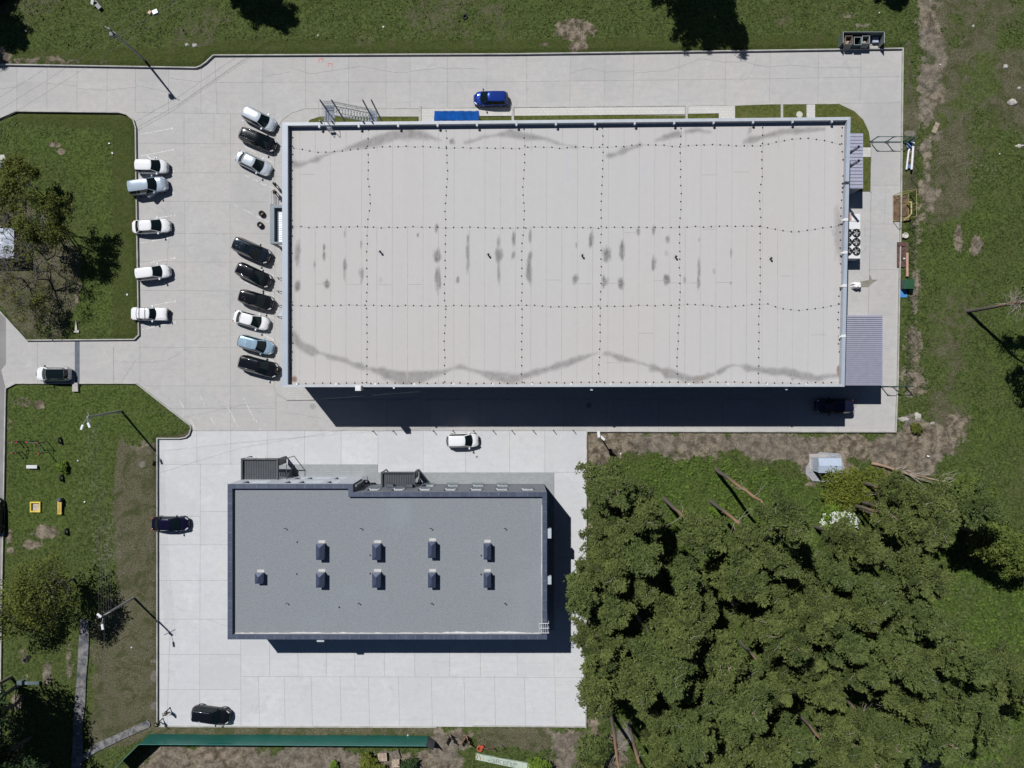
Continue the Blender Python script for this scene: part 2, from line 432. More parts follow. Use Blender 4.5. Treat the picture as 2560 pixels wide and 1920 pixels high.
dirt = area([[(2270, -40), (2350, -40), (2345, 60), (2360, 200), (2340, 330), (2345, 430), (2330, 520), (2290, 520), (2292, 330), (2280, 200), (2300, 100)],
             [(2285, 500), (2302, 500), (2300, 700), (2305, 1000), (2268, 1000), (2270, 700)],
             [(1466, 1079), (2236, 1080), (2300, 1060), (2420, 1040), (2380, 1130), (2330, 1190), (2230, 1195), (2180, 1160), (2130, 1150), (2110, 1190), (2030, 1210), (1990, 1180), (1920, 1150), (1800, 1140), (1700, 1128), (1540, 1140), (1500, 1170), (1480, 1260), (1492, 1340), (1488, 1440), (1466, 1440)],
             [(330, 1950), (400, 1868), (700, 1862), (1030, 1872), (1070, 1862), (1095, 1818), (1180, 1818), (1190, 1850), (1160, 1880), (1190, 1950)],
             [(1466, 1440), (1500, 1440), (1510, 1650), (1500, 1800), (1560, 1900), (1520, 1960), (1360, 1960), (1370, 1830), (1464, 1820)],
             [(-10, 128), (60, 145), (150, 148), (260, 158), (0, 162)]], 1.5, 1.5)
dirt[(X > 49) & (Y > -4)] *= np.clip(.95 - .7 * fbm(X, Y, 2.5, 91)[(X > 49) & (Y > -4)], 0, 1) * 1.25
dirt = np.maximum(dirt, blob([(115, 1330, 40, 22, .8), (85, 1360, 28, 14, .7), (100, 1012, 17, 14, 1), (55, 1005, 28, 14, .6), (25, 1060, 8, 20, .5),
    (137, 362, 24, 10, 1), (155, 380, 14, 9, 1), (2395, 600, 13, 42, 1), (2438, 615, 17, 34, 1), (1430, 75, 45, 38, .75), (1440, 118, 30, 14, .8), (1360, 113, 12, 6, .8),
    (2330, 340, 40, 20, .6), (2120, 40, 40, 14, .5), (2150, 66, 26, 10, .6), (120, 1690, 14, 40, .9), (60, 1640, 22, 30, .6), (70, 1700, 10, 30, .6), (45, 1755, 16, 26, .7), (175, 1640, 9, 60, .55),
    (24, 1340, 8, 16, .8), (28, 1375, 8, 8, .8), (365, 1110, 20, 8, .5), (201, 715, 6, 10, 1), (193, 745, 6, 16, .6), (265, 642, 5, 4, 1), (350, 1120, 40, 25, .35),
    (1530, 1120, 60, 20, 1), (2085, 1170, 60, 30, .9), (30, 930 + 640, 16, 10, .4)]))
grey = blob([(2370, 1090, 60, 40, .5), (2470, 1180, 70, 50, .35), (2420, 300, 70, 60, .35), (2450, 420, 60, 50, .4), (2080, 30, 60, 30, .35), (330, 200, 60, 30, .2),
    (1130, 1850, 30, 18, .9), (1120, 1890, 16, 30, .8), (1560, 1840, 22, 36, .9), (2280, 1060, 30, 30, .8), (2275, 985, 14, 12, .9), (2275, 335, 16, 10, 1), (357, 1161, 8, 8, 1), (387, 1690, 10, 18, .9), (385, 1765, 9, 14, .9), (387, 1652, 9, 4, .9),
    (70, 640, 110, 90, .45), (60, 790, 70, 60, .35), (140, 760, 60, 60, .4), (220, 1230, 40, 200, .35), (270, 1370, 50, 120, .45), (1320, 60, 120, 30, .2), (1000, 20, 180, 24, .22), (230, 40, 60, 30, .25),
    (2430, 1550, 60, 90, .3), (2460, 1880, 90, 60, .4), (2420, 1470, 40, 50, .4), (2300, 1000, 60, 100, .35), (1650, 1170, 60, 30, .25)])
grey = np.maximum(grey, area([[(2285, -40), (2330, -40), (2345, 200), (2320, 340), (2300, 340), (2300, 200)]], 1.5) * 0.5)
mown = area([[(-60, 140), (130, 129), (330, 121), (480, 118), (545, 100), (1000, 103), (1380, 98), (1920, 88), (2090, 86), (2100, 124), (1280, 137), (535, 140), (515, 158), (491, 171), (-60, 163)],
             [(283, 324), (283, 850), (352, 850), (346, 300), (300, 280), (20, 282), (60, 312), (180, 322)]], 0.25, 0.12)
dry = area([[(300, 1080), (330, 1120), (480, 1100), (480, 1075), (396, 1100), (396, 1815), (440, 1836), (1075, 1836), (1080, 1815), (396, 1815), (240, 1900), (225, 1860), (232, 1560), (290, 1470), (285, 1300)],
            [(390, 1816), (1090, 1818), (1075, 1838), (380, 1836)], [(1185, 1818), (1380, 1820), (1380, 1875), (1190, 1870)],
            [(2270, 100), (2300, 300), (2290, 480), (2256, 480), (2258, 126)], [(60, 850), (20, 780), (-40, 700), (-40, 480), (60, 500), (200, 620), (190, 780), (150, 848)]], 0.8, 0.7)
lush = area([[(1480, 1190), (1560, 1140), (1760, 1130), (1980, 1190), (2120, 1240), (2240, 1180), (2300, 1300), (2200, 1400), (1800, 1330), (1700, 1400), (1560, 1330)],
             [(2460, 860), (2600, 820), (2600, 1000), (2500, 1000)], [(2360, 1440), (2600, 1400), (2600, 1600), (2420, 1620), (2380, 1560)],
             [(90, 850), (180, 790), (283, 850), (283, 330), (20, 320), (20, 390), (160, 420), (215, 500), (240, 640), (200, 760)], [(20, 960), (340, 965), (470, 1070), (290, 1110), (280, 1180), (230, 1250), (160, 1330), (20, 1330)],
             [(2300, 1620), (2420, 1660), (2420, 1900), (2340, 1900)], [(2360, 560), (2400, 540), (2440, 700), (2380, 800), (2360, 700)]], 2.0, 1.2)
east = np.clip((X - 50.5) / 3, 0, 1) * (Y > -12)
dry = np.maximum(dry, east * np.clip((fbm(X, Y, 7, 61, 4) - .34) * 2.8, 0, .78))
north = (Y > 42.0) * 1.0
dry = np.maximum(dry, north * np.clip((fbm(X, Y, 5, 71, 4) - .5) * 2.4, 0, .5))
lush = np.maximum(lush, east * np.clip((fbm(X, Y, 6, 81, 4) - .36) * 3, 0, .85))
lush *= (1 - dirt)
hh = (fbm(X, Y, 1.1, 31) - 0.5) * 0.34 + (fbm(X, Y, 6, 41, 3) - 0.5) * 0.25
rough_amt = np.clip(1 - 0.85 * mown - 0.6 * dry, 0.12, 1)
flat = area([[(196, 1530), (232, 1530), (232, 1700), (224, 1840), (300, 1820), (372, 1790), (385, 1815), (330, 1845), (215, 1915), (214, 1990), (165, 1990), (176, 1780)], [(2000, 1120), (2112, 1120), (2118, 1215), (2005, 1215)], [(2240, 480), (2300, 480), (2290, 760), (2240, 760)], [(0, 380), (62, 380), (62, 570), (0, 570)]], 0.6, 0)
isl = area([[(-80, 300), (344, 280), (350, 850), (-80, 760)], [(14, 955), (400, 955), (480, 1070), (396, 1100), (396, 1815), (-20, 1930)]], 0.6, 0)
rough_amt = rough_amt * (1 - flat) * (1 - .6 * isl)
Z = 0.13 - .09 * flat + hh * rough_amt
fall = np.clip((sdc - 0.25) / 0.35, 0, 1)
Z = -0.08 + (Z + 0.08) * fall
Z = np.where(sdc > 0.6, np.maximum(Z, -0.06), Z)
ny, nx = X.shape
co = np.stack([X, Y, Z], -1).reshape(-1, 3)
idx = np.arange(nx * ny).reshape(ny, nx)
q = np.stack([idx[:-1, :-1], idx[:-1, 1:], idx[1:, 1:], idx[1:, :-1]], -1).reshape(-1, 4)
def fast_mesh(name, co, quads):
    me = bpy.data.meshes.new(name); k = quads.shape[1]
    me.vertices.add(len(co)); me.vertices.foreach_set('co', co.astype(np.float32).ravel())
    me.loops.add(quads.size); me.loops.foreach_set('vertex_index', quads.astype(np.int32).ravel())
    me.polygons.add(len(quads)); me.polygons.foreach_set('loop_start', np.arange(0, quads.size, k, dtype=np.int32))
    me.update(calc_edges=True); me.validate()
    return me
me = fast_mesh('ground', co, q)
me.polygons.foreach_set('use_smooth', np.ones(len(q), bool))
at = me.color_attributes.new('cover', 'FLOAT_COLOR', 'POINT')
at.data.foreach_set('color', np.stack([dirt, mown, lush, dry], -1).astype(np.float32).ravel())
a2 = me.attributes.new('rubble', 'FLOAT', 'POINT'); a2.data.foreach_set('value', grey.astype(np.float32).ravel())
m, nt, p = newmat('meadow')
pos = nd(nt, 'ShaderNodeNewGeometry').outputs['Position']
an = nd(nt, 'ShaderNodeAttribute', attribute_name='cover')
sep = nd(nt, 'ShaderNodeSeparateColor'); nt.links.new(an.outputs['Color'], sep.inputs[0])
Rr, Gg, Bb, Aa = sep.outputs[0], sep.outputs[1], sep.outputs[2], an.outputs['Alpha']
gr = nd(nt, 'ShaderNodeAttribute', attribute_name='rubble').outputs['Fac']
big = noise(nt, pos, 0.09, 5, 0.6, 0.5); mid = noise(nt, pos, 0.55, 6, 0.65, 0.8); fin = noise(nt, pos, 3.8, 6, 0.75); vf = noise(nt, pos, 9, 4, 0.7)
mid2 = noise(nt, pos, 1.1, 5, 0.7, 0.3)
g = mixc(nt, ramp(nt, fin, 0.34, 0.62), (0.022, 0.037, 0.008), (0.098, 0.128, 0.038))
g = mixc(nt, mth(nt, 'MULTIPLY', ramp(nt, mid, 0.52, 0.70), 0.6), g, (0.094, 0.112, 0.038))
g = mixc(nt, mth(nt, 'MULTIPLY', ramp(nt, mid2, 0.60, 0.74), 0.5), g, (0.14, 0.125, 0.07))
g = mixc(nt, mth(nt, 'MULTIPLY', ramp(nt, vf, 0.62, 0.76), 0.55), g, (0.20, 0.18, 0.115))
g = mixc(nt, mth(nt, 'MULTIPLY', ramp(nt, big, 0.55, 0.75), 0.35), g, (0.098, 0.096, 0.044))
mo = mixc(nt, ramp(nt, fin, 0.3, 0.7), (0.040, 0.056, 0.013), (0.080, 0.104, 0.028))
mo = mixc(nt, mth(nt, 'MULTIPLY', ramp(nt, mid, 0.5, 0.7), 0.45), mo, (0.098, 0.088, 0.048))
mo = mixc(nt, mth(nt, 'MULTIPLY', ramp(nt, vf, 0.55, 0.72), 0.5), mo, (0.14, 0.125, 0.075))
g = mixc(nt, ramp(nt, mth(nt, 'ADD', Gg, mth(nt, 'MULTIPLY', mth(nt, 'SUBTRACT', fin, 0.5), 0.9)), 0.35, 0.65), g, mo)
dr = mixc(nt, ramp(nt, vf, 0.34, 0.66), (0.052, 0.050, 0.026), (0.185, 0.172, 0.112))
dr = mixc(nt, mth(nt, 'MULTIPLY', ramp(nt, mid, 0.45, 0.65), 0.75), dr, (0.052, 0.064, 0.020))
dr = mixc(nt, mth(nt, 'MULTIPLY', ramp(nt, mid2, 0.56, 0.7), 0.5), dr, (0.15, 0.13, 0.09))
g = mixc(nt, ramp(nt, mth(nt, 'ADD', Aa, mth(nt, 'MULTIPLY', mth(nt, 'SUBTRACT', mid2, 0.5), 1.3)), 0.25, 0.75), g, dr)
lu = mixc(nt, ramp(nt, fin, 0.35, 0.62), (0.030, 0.050, 0.010), (0.102, 0.142, 0.036))
lu = mixc(nt, mth(nt, 'MULTIPLY', ramp(nt, mid2, 0.58, 0.7), 0.4), lu, (0.12, 0.115, 0.06))
g = mixc(nt, mth(nt, 'MULTIPLY', ramp(nt, mth(nt, 'ADD', Bb, mth(nt, 'MULTIPLY', mth(nt, 'SUBTRACT', mid, 0.5), 1.4)), 0.3, 0.85), 0.75), g, lu)
ru = mixc(nt, ramp(nt, vf, 0.3, 0.7), (0.10, 0.088, 0.070), (0.30, 0.275, 0.235))
g = mixc(nt, ramp(nt, mth(nt, 'ADD', gr, mth(nt, 'MULTIPLY', mth(nt, 'SUBTRACT', fin, 0.5), 2.0)), 0.45, 0.75), g, ru)
di = mixc(nt, ramp(nt, mid2, 0.35, 0.65), (0.085, 0.068, 0.048), (0.31, 0.262, 0.20))
di = mixc(nt, mth(nt, 'MULTIPLY', ramp(nt, big, 0.45, 0.6), 0.35), di, (0.20, 0.185, 0.165))
di = mixc(nt, mth(nt, 'MULTIPLY', ramp(nt, vf, 0.50, 0.68), 0.65), di, (0.13, 0.105, 0.08))
di = mixc(nt, mth(nt, 'MULTIPLY', ramp(nt, fin, 0.53, 0.64), 0.75), di, (0.075, 0.075, 0.035))
di = mixc(nt, mth(nt, 'MULTIPLY', ramp(nt, noise(nt, pos, 5.0, 3, 0.6), 0.66, 0.74), 0.8), di, (0.05, 0.075, 0.015))
g = mixc(nt, ramp(nt, mth(nt, 'ADD', Rr, mth(nt, 'ADD', mth(nt, 'MULTIPLY', mth(nt, 'SUBTRACT', fin, 0.5), 1.4), mth(nt, 'MULTIPLY', mth(nt, 'SUBTRACT', mid2, 0.5), 1.2))), 0.35, 0.70), g, di)
nt.links.new(g, p.inputs['Base Color']); p.inputs['Roughness'].default_value = 0.95
p.inputs['Specular IOR Level'].default_value = 0.1
hsum = mth(nt, 'ADD', fin, mth(nt, 'MULTIPLY', vf, 0.5))
bump(nt, p, hsum, 0.9, 0.22)
me.materials.append(m)
g_o = bpy.data.objects.new('ground', me); C.objects.link(g_o); tag(g_o, kind='structure')
# ================================================ pavements beside the buildings
def paver_mat(name, a, b, j, sc):
    m, nt, p = newmat(name)
    pos = nd(nt, 'ShaderNodeNewGeometry').outputs['Position']
    br = nd(nt, 'ShaderNodeTexBrick'); nt.links.new(pos, br.inputs['Vector'])
    br.inputs['Color1'].default_value = (*a, 1); br.inputs['Color2'].default_value = (*b, 1); br.inputs['Mortar'].default_value = (*j, 1)
    br.inputs['Scale'].default_value = 1.0; br.inputs['Mortar Size'].default_value = 0.012
    br.inputs['Brick Width'].default_value = sc; br.inputs['Row Height'].default_value = sc * 0.6
    n = ramp(nt, noise(nt, pos, 0.7, 5, 0.6), 0.3, 0.7)
    c = mixc(nt, mth(nt, 'MULTIPLY', n, 0.3), br.outputs['Color'], tuple(x * 0.8 for x in a))
    nt.links.new(c, p.inputs['Base Color']); p.inputs['Roughness'].default_value = 0.85
    return m
pv_w = paver_mat('pale_pavers', (0.42, 0.41, 0.395), (0.46, 0.45, 0.43), (0.26, 0.255, 0.245), 0.4)
pv_n = paver_mat('white_pavers', (0.50, 0.49, 0.46), (0.54, 0.53, 0.50), (0.27, 0.27, 0.24), 0.6)
pv_g = paver_mat('grey_pavers', (0.27, 0.29, 0.30), (0.31, 0.33, 0.34), (0.17, 0.18, 0.19), 0.4)
mb = MB()
mb.prism(PX([(765, 273), (730, 283), (705, 303), (692, 330), (688, 350), (688, 975), (694, 985), (718, 998), (770, 998), (770, 930), (760, 330), (775, 300), (800, 292), (1048, 292), (1048, 272)]), -0.05, 0.10)
mb.prism(PX([(770, 998), (2175, 998), (2175, 900), (770, 900)]), -0.05, 0.097)
o = mb.build('pavement', pv_w); tag(o, kind='structure')
mb = MB(); mb.strip(PX([(1048, 271.5), (765, 272), (730, 282), (704, 302), (691, 330), (687, 350), (687, 975), (693, 986), (717, 999), (2175, 999)]), 0.10, -0.05, 0.125)
mb.strip(PX([(1048, 271), (1840, 264)]), 0.10, -0.05, 0.125)
for u in (1050, 1282, 1716, 1954): mb.box(W(u - 3, 0)[0], W(u + 3, 0)[0], W(0, 310)[1], W(0, 266 if u < 1900 else 262)[1], -0.05, 0.135)
mb.strip(PX([(1840, 264), (1920, 261), (2097, 260), (2135, 278), (2158, 300), (2172, 330), (2178, 370), (2176, 480)]), 0.10, -0.05, 0.125)
o = mb.build('edging_stone', kerb_m); tag(o, kind='structure')
mb = MB()
mb.prism(PX([(1054, 292), (1279, 290), (1279, 271), (1054, 272)]), -0.05, 0.10)
mb.prism(PX([(1286, 290), (1712, 286), (1712, 267), (1286, 271)]), -0.05, 0.10)
mb.prism(PX([(1720, 285), (1797, 284), (1797, 310), (1837, 310), (1837, 264), (1720, 266)]), -0.05, 0.10)
mb.prism(PX([(1054, 292), (1085, 292), (1085, 330), (1054, 330)]), -0.05, 0.10)
mb.prism(PX([(2016, 262), (2037, 262), (2037, 310), (2016, 310)]), -0.05, 0.10)
mb.prism(PX([(2150, 369), (2176, 369), (2176, 393), (2150, 393)]), -0.05, 0.10)
o = mb.build('footway', pv_n); tag(o, kind='structure')
mb = MB()
mb.prism(PX([(606, 1161), (944, 1161), (944, 1181), (1385, 1181), (1385, 1575), (1300, 1575), (1300, 1300), (606, 1300)]), -0.05, 0.06)
o = mb.build('terrace', pv_g); tag(o, kind='structure')
# grass verges round the long building
m, nt, p = newmat('verge_grass')
pos = nd(nt, 'ShaderNodeNewGeometry').outputs['Position']
f2 = noise(nt, pos, 3.0, 6, 0.7); f3 = noise(nt, pos, 0.5, 4, 0.6)
c = mixc(nt, ramp(nt, f2, 0.3, 0.7), (0.050, 0.062, 0.014), (0.105, 0.120, 0.034)); c = mixc(nt, mth(nt, 'MULTIPLY', ramp(nt, f3, 0.5, 0.7), 0.6), c, (0.12, 0.11, 0.035))
nt.links.new(c, p.inputs['Base Color']); p.inputs['Roughness'].default_value = 0.95; p.inputs['Specular IOR Level'].default_value = 0.1
bump(nt, p, f2, 0.8, 0.1)
mb = MB()
for u0, u1, v0 in ((775, 1046, 293), (1086, 1279, 292), (1286, 1712, 289), (1720, 1796, 285)):
    mb.prism(PX([(u0, v0), (u1, v0), (u1, 330), (u0, 330)]), -0.05, 0.09)
mb.prism(PX([(1838, 265), (1951, 262), (1951, 320), (1838, 320)]), -0.05, 0.10)
mb.prism(PX([(1957, 262), (2015, 262), (2015, 320), (1957, 320)]), -0.05, 0.10)
mb.prism(PX([(2038, 262), (2096, 261), (2134, 279), (2157, 301), (2171, 331), (2176, 368), (2060, 368), (2060, 320), (2038, 320)]), -0.05, 0.10)
mb.prism(PX([(2100, 394), (2176, 394), (2175, 478), (2100, 478)]), -0.05, 0.10)
o = mb.build('grass_verge', m); tag(o, kind='structure')
# a worn tarred footpath through the meadow
m, nt, p = newmat('worn_tar')
pos = nd(nt, 'ShaderNodeNewGeometry').outputs['Position']
f2 = noise(nt, pos, 1.2, 6, 0.7, 1.0)
c = mixc(nt, ramp(nt, f2, 0.35, 0.65), (0.055, 0.06, 0.07), (0.21, 0.205, 0.20)); c = mixc(nt, ramp(nt, noise(nt, pos, 0.7, 4), 0.62, 0.7), c, (0.24, 0.20, 0.16))  # paler flecks in the colour imitate highlight streaks on the sheet
nt.links.new(c, p.inputs['Base Color']); p.inputs['Roughness'].default_value = 0.9; bump(nt, p, f2, 0.4, 0.05)
mb = MB()
mb.prism(PX([(203, 1548), (222, 1550), (225, 1580), (222, 1640), (217, 1700), (215, 1760), (206, 1820), (210, 1900), (190, 1960), (178, 1960), (184, 1850), (186, 1790), (194, 1700), (198, 1620)]), -0.1, 0.20)
mb.prism(PX([(205, 1890), (240, 1858), (300, 1832), (370, 1799), (378, 1806), (376, 1816), (330, 1836), (280, 1860), (240, 1880), (214, 1900)]), -0.1, 0.196)
o = mb.build('footpath', m); tag(o, kind='structure')
# storm drain across the entrance road, with concrete chute below it
dg = M('drain_iron', (0.10, 0.12, 0.145), 0.6, var=0.2, world_space=True)
g = empty('drain_grate', W3(193, 905, 0.01), 'dark slatted drain channel crossing the entrance road beside the white car', 'drain')
mb = MB(); 
for i in range(50):
    v = 853 + i * 2.08; mb.box(W(187.5, 0)[0], W(198.5, 0)[0], W(0, v + 1.5)[1], W(0, v)[1], 0.0, 0.012)
mb.build('slat', dg, g); mb = MB(); mb.box(W(187, 0)[0], W(199, 0)[0], W(0, 956)[1], W(0, 852)[1], 0.0, 0.005); mb.build('channel', M('drain_dark', (0.07, 0.085, 0.105), 0.8), g)
mb = MB(); mb.prism(PX([(186, 957), (199, 957), (200, 979), (185, 979)]), -0.1, 0.42); o = mb.build('culvert_slab', M('culvert', (0.40, 0.37, 0.35), 0.9, world_space=True), bevel=0.02)
tag(o, 'pale concrete slab at the lower end of the drain channel', 'slab')
mb = MB(); mb.prism(PX([(190, 828), (193, 800), (196, 826), (200, 826), (200, 832), (186, 831)]), 0.0, 0.28); o = mb.build('concrete_block', M('culvert2', (0.48, 0.46, 0.43), 0.9, world_space=True))
tag(o, 'small broken concrete piece in the grass above the drain channel', 'concrete block')

# ================================================ the long warehouse
HB, HD = 8.5, 7.85                                   # parapet top, roof deck
oc = [W(706, 307, HB), W(2126, 293, HB), W(2111, 966, HB), W(706, 967, HB)]
wh = empty('warehouse', (oc[3][0] + 36, oc[3][1] + 14, 0), 'long pale warehouse with a flat membrane roof and a low parapet', 'building')
wall_m = M('warehouse_wall', (0.36, 0.38, 0.42), 0.6, var=0.05, world_space=True)
cop_m = M('pale_coping', (0.34, 0.39, 0.45), 0.5, 0.0, var=0.05, scale=0.5, world_space=True)
cop_n = M('north_coping', (0.42, 0.45, 0.48), 0.5, var=0.06, world_space=True)
white_m = M('white_trim', (0.66, 0.67, 0.68), 0.45, var=0.04, world_space=True)
def shrink(poly, ds):
    """move each edge i inwards by ds[i]"""
    n = len(poly); L = []
    for i in range(n):
        a, b = Vector(poly[i]), Vector(poly[(i + 1) % n]); d = (b - a).normalized()
        q = Vector((d.y, -d.x)); L.append((a + q * ds[i], d))
    out = []
    for i in range(n):
        (p1, d1), (p2, d2) = L[i - 1], L[i]
        t = ((p2 - p1).x * d2.y - (p2 - p1).y * d2.x) / (d1.x * d2.y - d1.y * d2.x); out.append(tuple(p1 + d1 * t))
    return out
EDG = ('north', 'east', 'south', 'west')
inn = shrink(oc, (0.32, 0.36, 0.24, 0.60))
mb = MB()
for i in range(4):
    j = (i + 1) % 4; mb.prism([oc[i], oc[j], inn[j], inn[i]], -0.1, HB - 0.06)
mb.build('wall', wall_m, wh)
for i in range(4):
    j = (i + 1) % 4
    ot = shrink(oc, (-0.03,) * 4)
    mb = MB(); mb.prism([ot[i], ot[j], inn[j], inn[i]], HB - 0.055, HB - 0.002 * (i % 2))
    mb.build('coping', cop_n if i in (0, 2) else cop_m, wh)
# deck as a fine grid that carries stain masks
NX, NY = 520, 240
iu, iv = np.meshgrid(np.linspace(0, 1, NX), np.linspace(0, 1, NY))
P = np.array(inn)
DX = (P[3][0] * (1 - iu) + P[2][0] * iu) * (1 - iv) + (P[0][0] * (1 - iu) + P[1][0] * iu) * iv
DY = (P[3][1] * (1 - iu) + P[2][1] * iu) * (1 - iv) + (P[0][1] * (1 - iu) + P[1][1] * iu) * iv
kk = 20 * H / (H - HD); U = 1280 + DX * kk; V = 960 - DY * kk
def band(pts):
    r = np.zeros(U.shape)
    for (a, b, w0), (c, d, w1) in zip(pts, pts[1:]):
        ex, ey = c - a, d - b; t = np.clip(((U - a) * ex + (V - b) * ey) / (ex * ex + ey * ey), 0, 1)
        dd = np.hypot(U - a - t * ex, V - b - t * ey) + (fbm(DX, DY, 0.9, 3, 3) - 0.5) * 9
        w = (w0 + (w1 - w0) * t) * 1.05; r = np.maximum(r, np.clip((w - dd) / 9 + 0.40, 0, 1))
    return r
st = np.zeros(U.shape)
for pts in ([(732, 840, 14), (750, 862, 12), (783, 880, 12), (800, 882, 4), (830, 893, 5), (868, 903, 8), (880, 910, 5), (905, 917, 8), (925, 922, 4), (960, 933, 13), (1010, 948, 17), (1050, 943, 15), (1095, 933, 8), (1110, 929, 4), (1125, 923, 4), (1150, 917, 6), (1170, 922, 5), (1200, 930, 5), (1230, 940, 12), (1280, 947, 13), (1320, 938, 8), (1350, 928, 7), (1392, 915, 8), (1430, 902, 9), (1470, 890, 5), (1497, 882, 2)],
            [(1512, 882, 5), (1530, 888, 4), (1553, 896, 8), (1580, 903, 4), (1605, 909, 3), (1620, 914, 3), (1632, 918, 9), (1650, 925, 5), (1670, 932, 14), (1700, 942, 8), (1740, 950, 10), (1780, 938, 5), (1805, 925, 6), (1828, 913, 3), (1850, 915, 3), (1870, 920, 8), (1910, 927, 7), (1960, 930, 10), (2000, 938, 10), (2040, 946, 9), (2090, 938, 6)],
            [(735, 410, 9), (752, 411, 7), (768, 407, 3), (788, 400, 8), (812, 388, 2), (840, 379, 3), (880, 368, 4), (905, 361, 9), (950, 350, 12), (985, 337, 12), (1030, 335, 14), (1060, 340, 10), (1095, 347, 4), (1103, 350, 1)],
            [(1165, 357, 5), (1190, 350, 3), (1212, 342, 7), (1240, 338, 3), (1275, 333, 10), (1310, 340, 10), (1365, 347, 5), (1400, 360, 2), (1440, 368, 4)],
            [(1518, 390, 5), (1540, 386, 3), (1560, 378, 8), (1585, 368, 2), (1600, 363, 6)], [(1640, 352, 2), (1660, 344, 8), (1695, 334, 10)],
            [(1715, 330, 5), (1745, 325, 6), (1775, 330, 3)], [(1860, 356, 2), (1877, 350, 8), (1905, 343, 3), (1950, 330, 7), (1990, 328, 9), (2060, 322, 5)]):
    st = np.maximum(st, band(pts) * 0.75)
for u, v, a, b, s in [(745, 635, 6, 22, .6), (743, 716, 7, 10, .8), (817, 711, 9, 7, .9), (810, 617, 3, 6, .8), (810, 639, 3, 8, .8), (787, 663, 3, 10, .8), (862, 586, 3, 9, .6), (862, 660, 4, 11, .8), (862, 685, 3, 12, .4), (903, 614, 2, 7, .6), (903, 684, 5, 11, .9), (903, 702, 2, 10, .6), (1093, 638, 7, 12, .8), (1095, 700, 7, 20, .7), (1170, 600, 3, 10, .7), (1170, 632, 4, 28, .6), (1145, 702, 4, 6, .6), (1247, 605, 4, 12, .5), (1247, 638, 9, 11, .7), (1247, 680, 3, 28, .5), (1285, 600, 4, 12, .8), (1284, 638, 4, 7, .6), (1325, 590, 3, 10, .6), (1325, 641, 5, 8, .8), (1323, 676, 6, 20, .9), (1478, 600, 5, 13, .8), (1441, 614, 2, 5, .6), (1438, 697, 6, 9, .9), (1518, 634, 8, 14, .9), (1555, 627, 5, 14, .9), (1553, 637, 6, 7, .8), (1513, 705, 6, 10, .9), (1553, 707, 6, 11, .9), (1594, 579, 4, 6, .9), (1634, 576, 4, 9, .9), (1633, 658, 5, 12, .8), (1669, 598, 4, 7, .6), (1666, 634, 5, 6, .3), (1667, 700, 6, 8, .9), (1748, 600, 3, 6, .5), (1748, 673, 3, 16, .6), (1747, 708, 4, 9, .9), (1712, 700, 3, 6, .6), (1828, 635, 2, 8, .7), (1828, 707, 3, 3, .7), (1785, 678, 4, 6, .3), (2098, 590, 12, 40, .4), (2106, 600, 5, 34, .6), (1128, 355, 7, 5, .6), (1875, 325, 4, 8, .5), (1092, 571, 3, 6, .8), (1045, 588, 2, 3, .7), (952, 700, 5, 5, .2)]:
    dd = np.hypot((U - u) / (a * 1.05), (V - v) / (b * 1.35)) + (fbm(DX * 2.2, DY * .7, 0.7, 9, 4) - 0.5) * 1.7
    st = np.maximum(st, np.clip((1.4 - dd) / 0.8, 0, 1) * min(1, s * 1.35))
ru = np.zeros(U.shape)
for u, v, a, b, s in [(736, 948, 8, 9, 1), (2098, 928, 7, 16, 1), (1981, 947, 5, 3, .8), (1750, 945, 16, 8, .35), (1665, 932, 14, 8, .25)]:
    ru = np.maximum(ru, np.clip((1.15 - np.hypot((U - u) / a, (V - v) / b) - (fbm(DX, DY, 0.6, 19, 3) - 0.5) * .6) / 0.4, 0, 1) * s)
ru = np.maximum(ru, np.clip(1 - (U - 728) / 16, 0, 1) * 0.28); ru = np.maximum(ru, np.clip((U - 2082) / 30, 0, 1) * 0.22); ru = np.maximum(ru, np.clip((V - 948) / 14, 0, 1) * 0.22)
wet = np.zeros(U.shape)
for pts in ([(1420, 385, 3), (1416, 410, 3), (1420, 430, 4), (1420, 458, 2)], [(1616, 410, 5), (1611, 425, 3), (1611, 450, 2)]):
    wet = np.maximum(wet, band(pts) * 0.8)
idx = np.arange(NX * NY).reshape(NY, NX)
q = np.stack([idx[:-1, :-1], idx[:-1, 1:], idx[1:, 1:], idx[1:, :-1]], -1).reshape(-1, 4)
ow = ORG[wh.name]
me = fast_mesh('roof', np.stack([DX - ow.x, DY - ow.y, np.full(DX.shape, HD)], -1).reshape(-1, 3), q)
at = me.color_attributes.new('stains', 'FLOAT_COLOR', 'POINT')
at.data.foreach_set('color', np.stack([st, ru, wet, wet * 0 + 1], -1).astype(np.float32).ravel())
m, nt, p = newmat('roof_membrane')
pos = nd(nt, 'ShaderNodeNewGeometry').outputs['Position']
sp = nd(nt, 'ShaderNodeSeparateColor'); nt.links.new(nd(nt, 'ShaderNodeAttribute', attribute_name='stains').outputs['Color'], sp.inputs[0])
mp = nd(nt, 'ShaderNodeMapping'); mp.inputs['Scale'].default_value = (1.6, 0.05, 1); nt.links.new(pos, mp.inputs['Vector'])
strk = noise(nt, mp.outputs[0], 1.0, 4, 0.6); lg = noise(nt, pos, 0.05, 4, 0.5); ff = noise(nt, pos, 1.6, 5, 0.6)
c = mixc(nt, ramp(nt, lg, 0.35, 0.65), (0.458, 0.442, 0.427), (0.458, 0.452, 0.447))
c = mixc(nt, mth(nt, 'MULTIPLY', ramp(nt, strk, 0.3, 0.7), 0.35), c, (0.492, 0.472, 0.452))
c = mixc(nt, mth(nt, 'MULTIPLY', ramp(nt, ff, 0.35, 0.75), 0.12), c, (0.36, 0.35, 0.34))
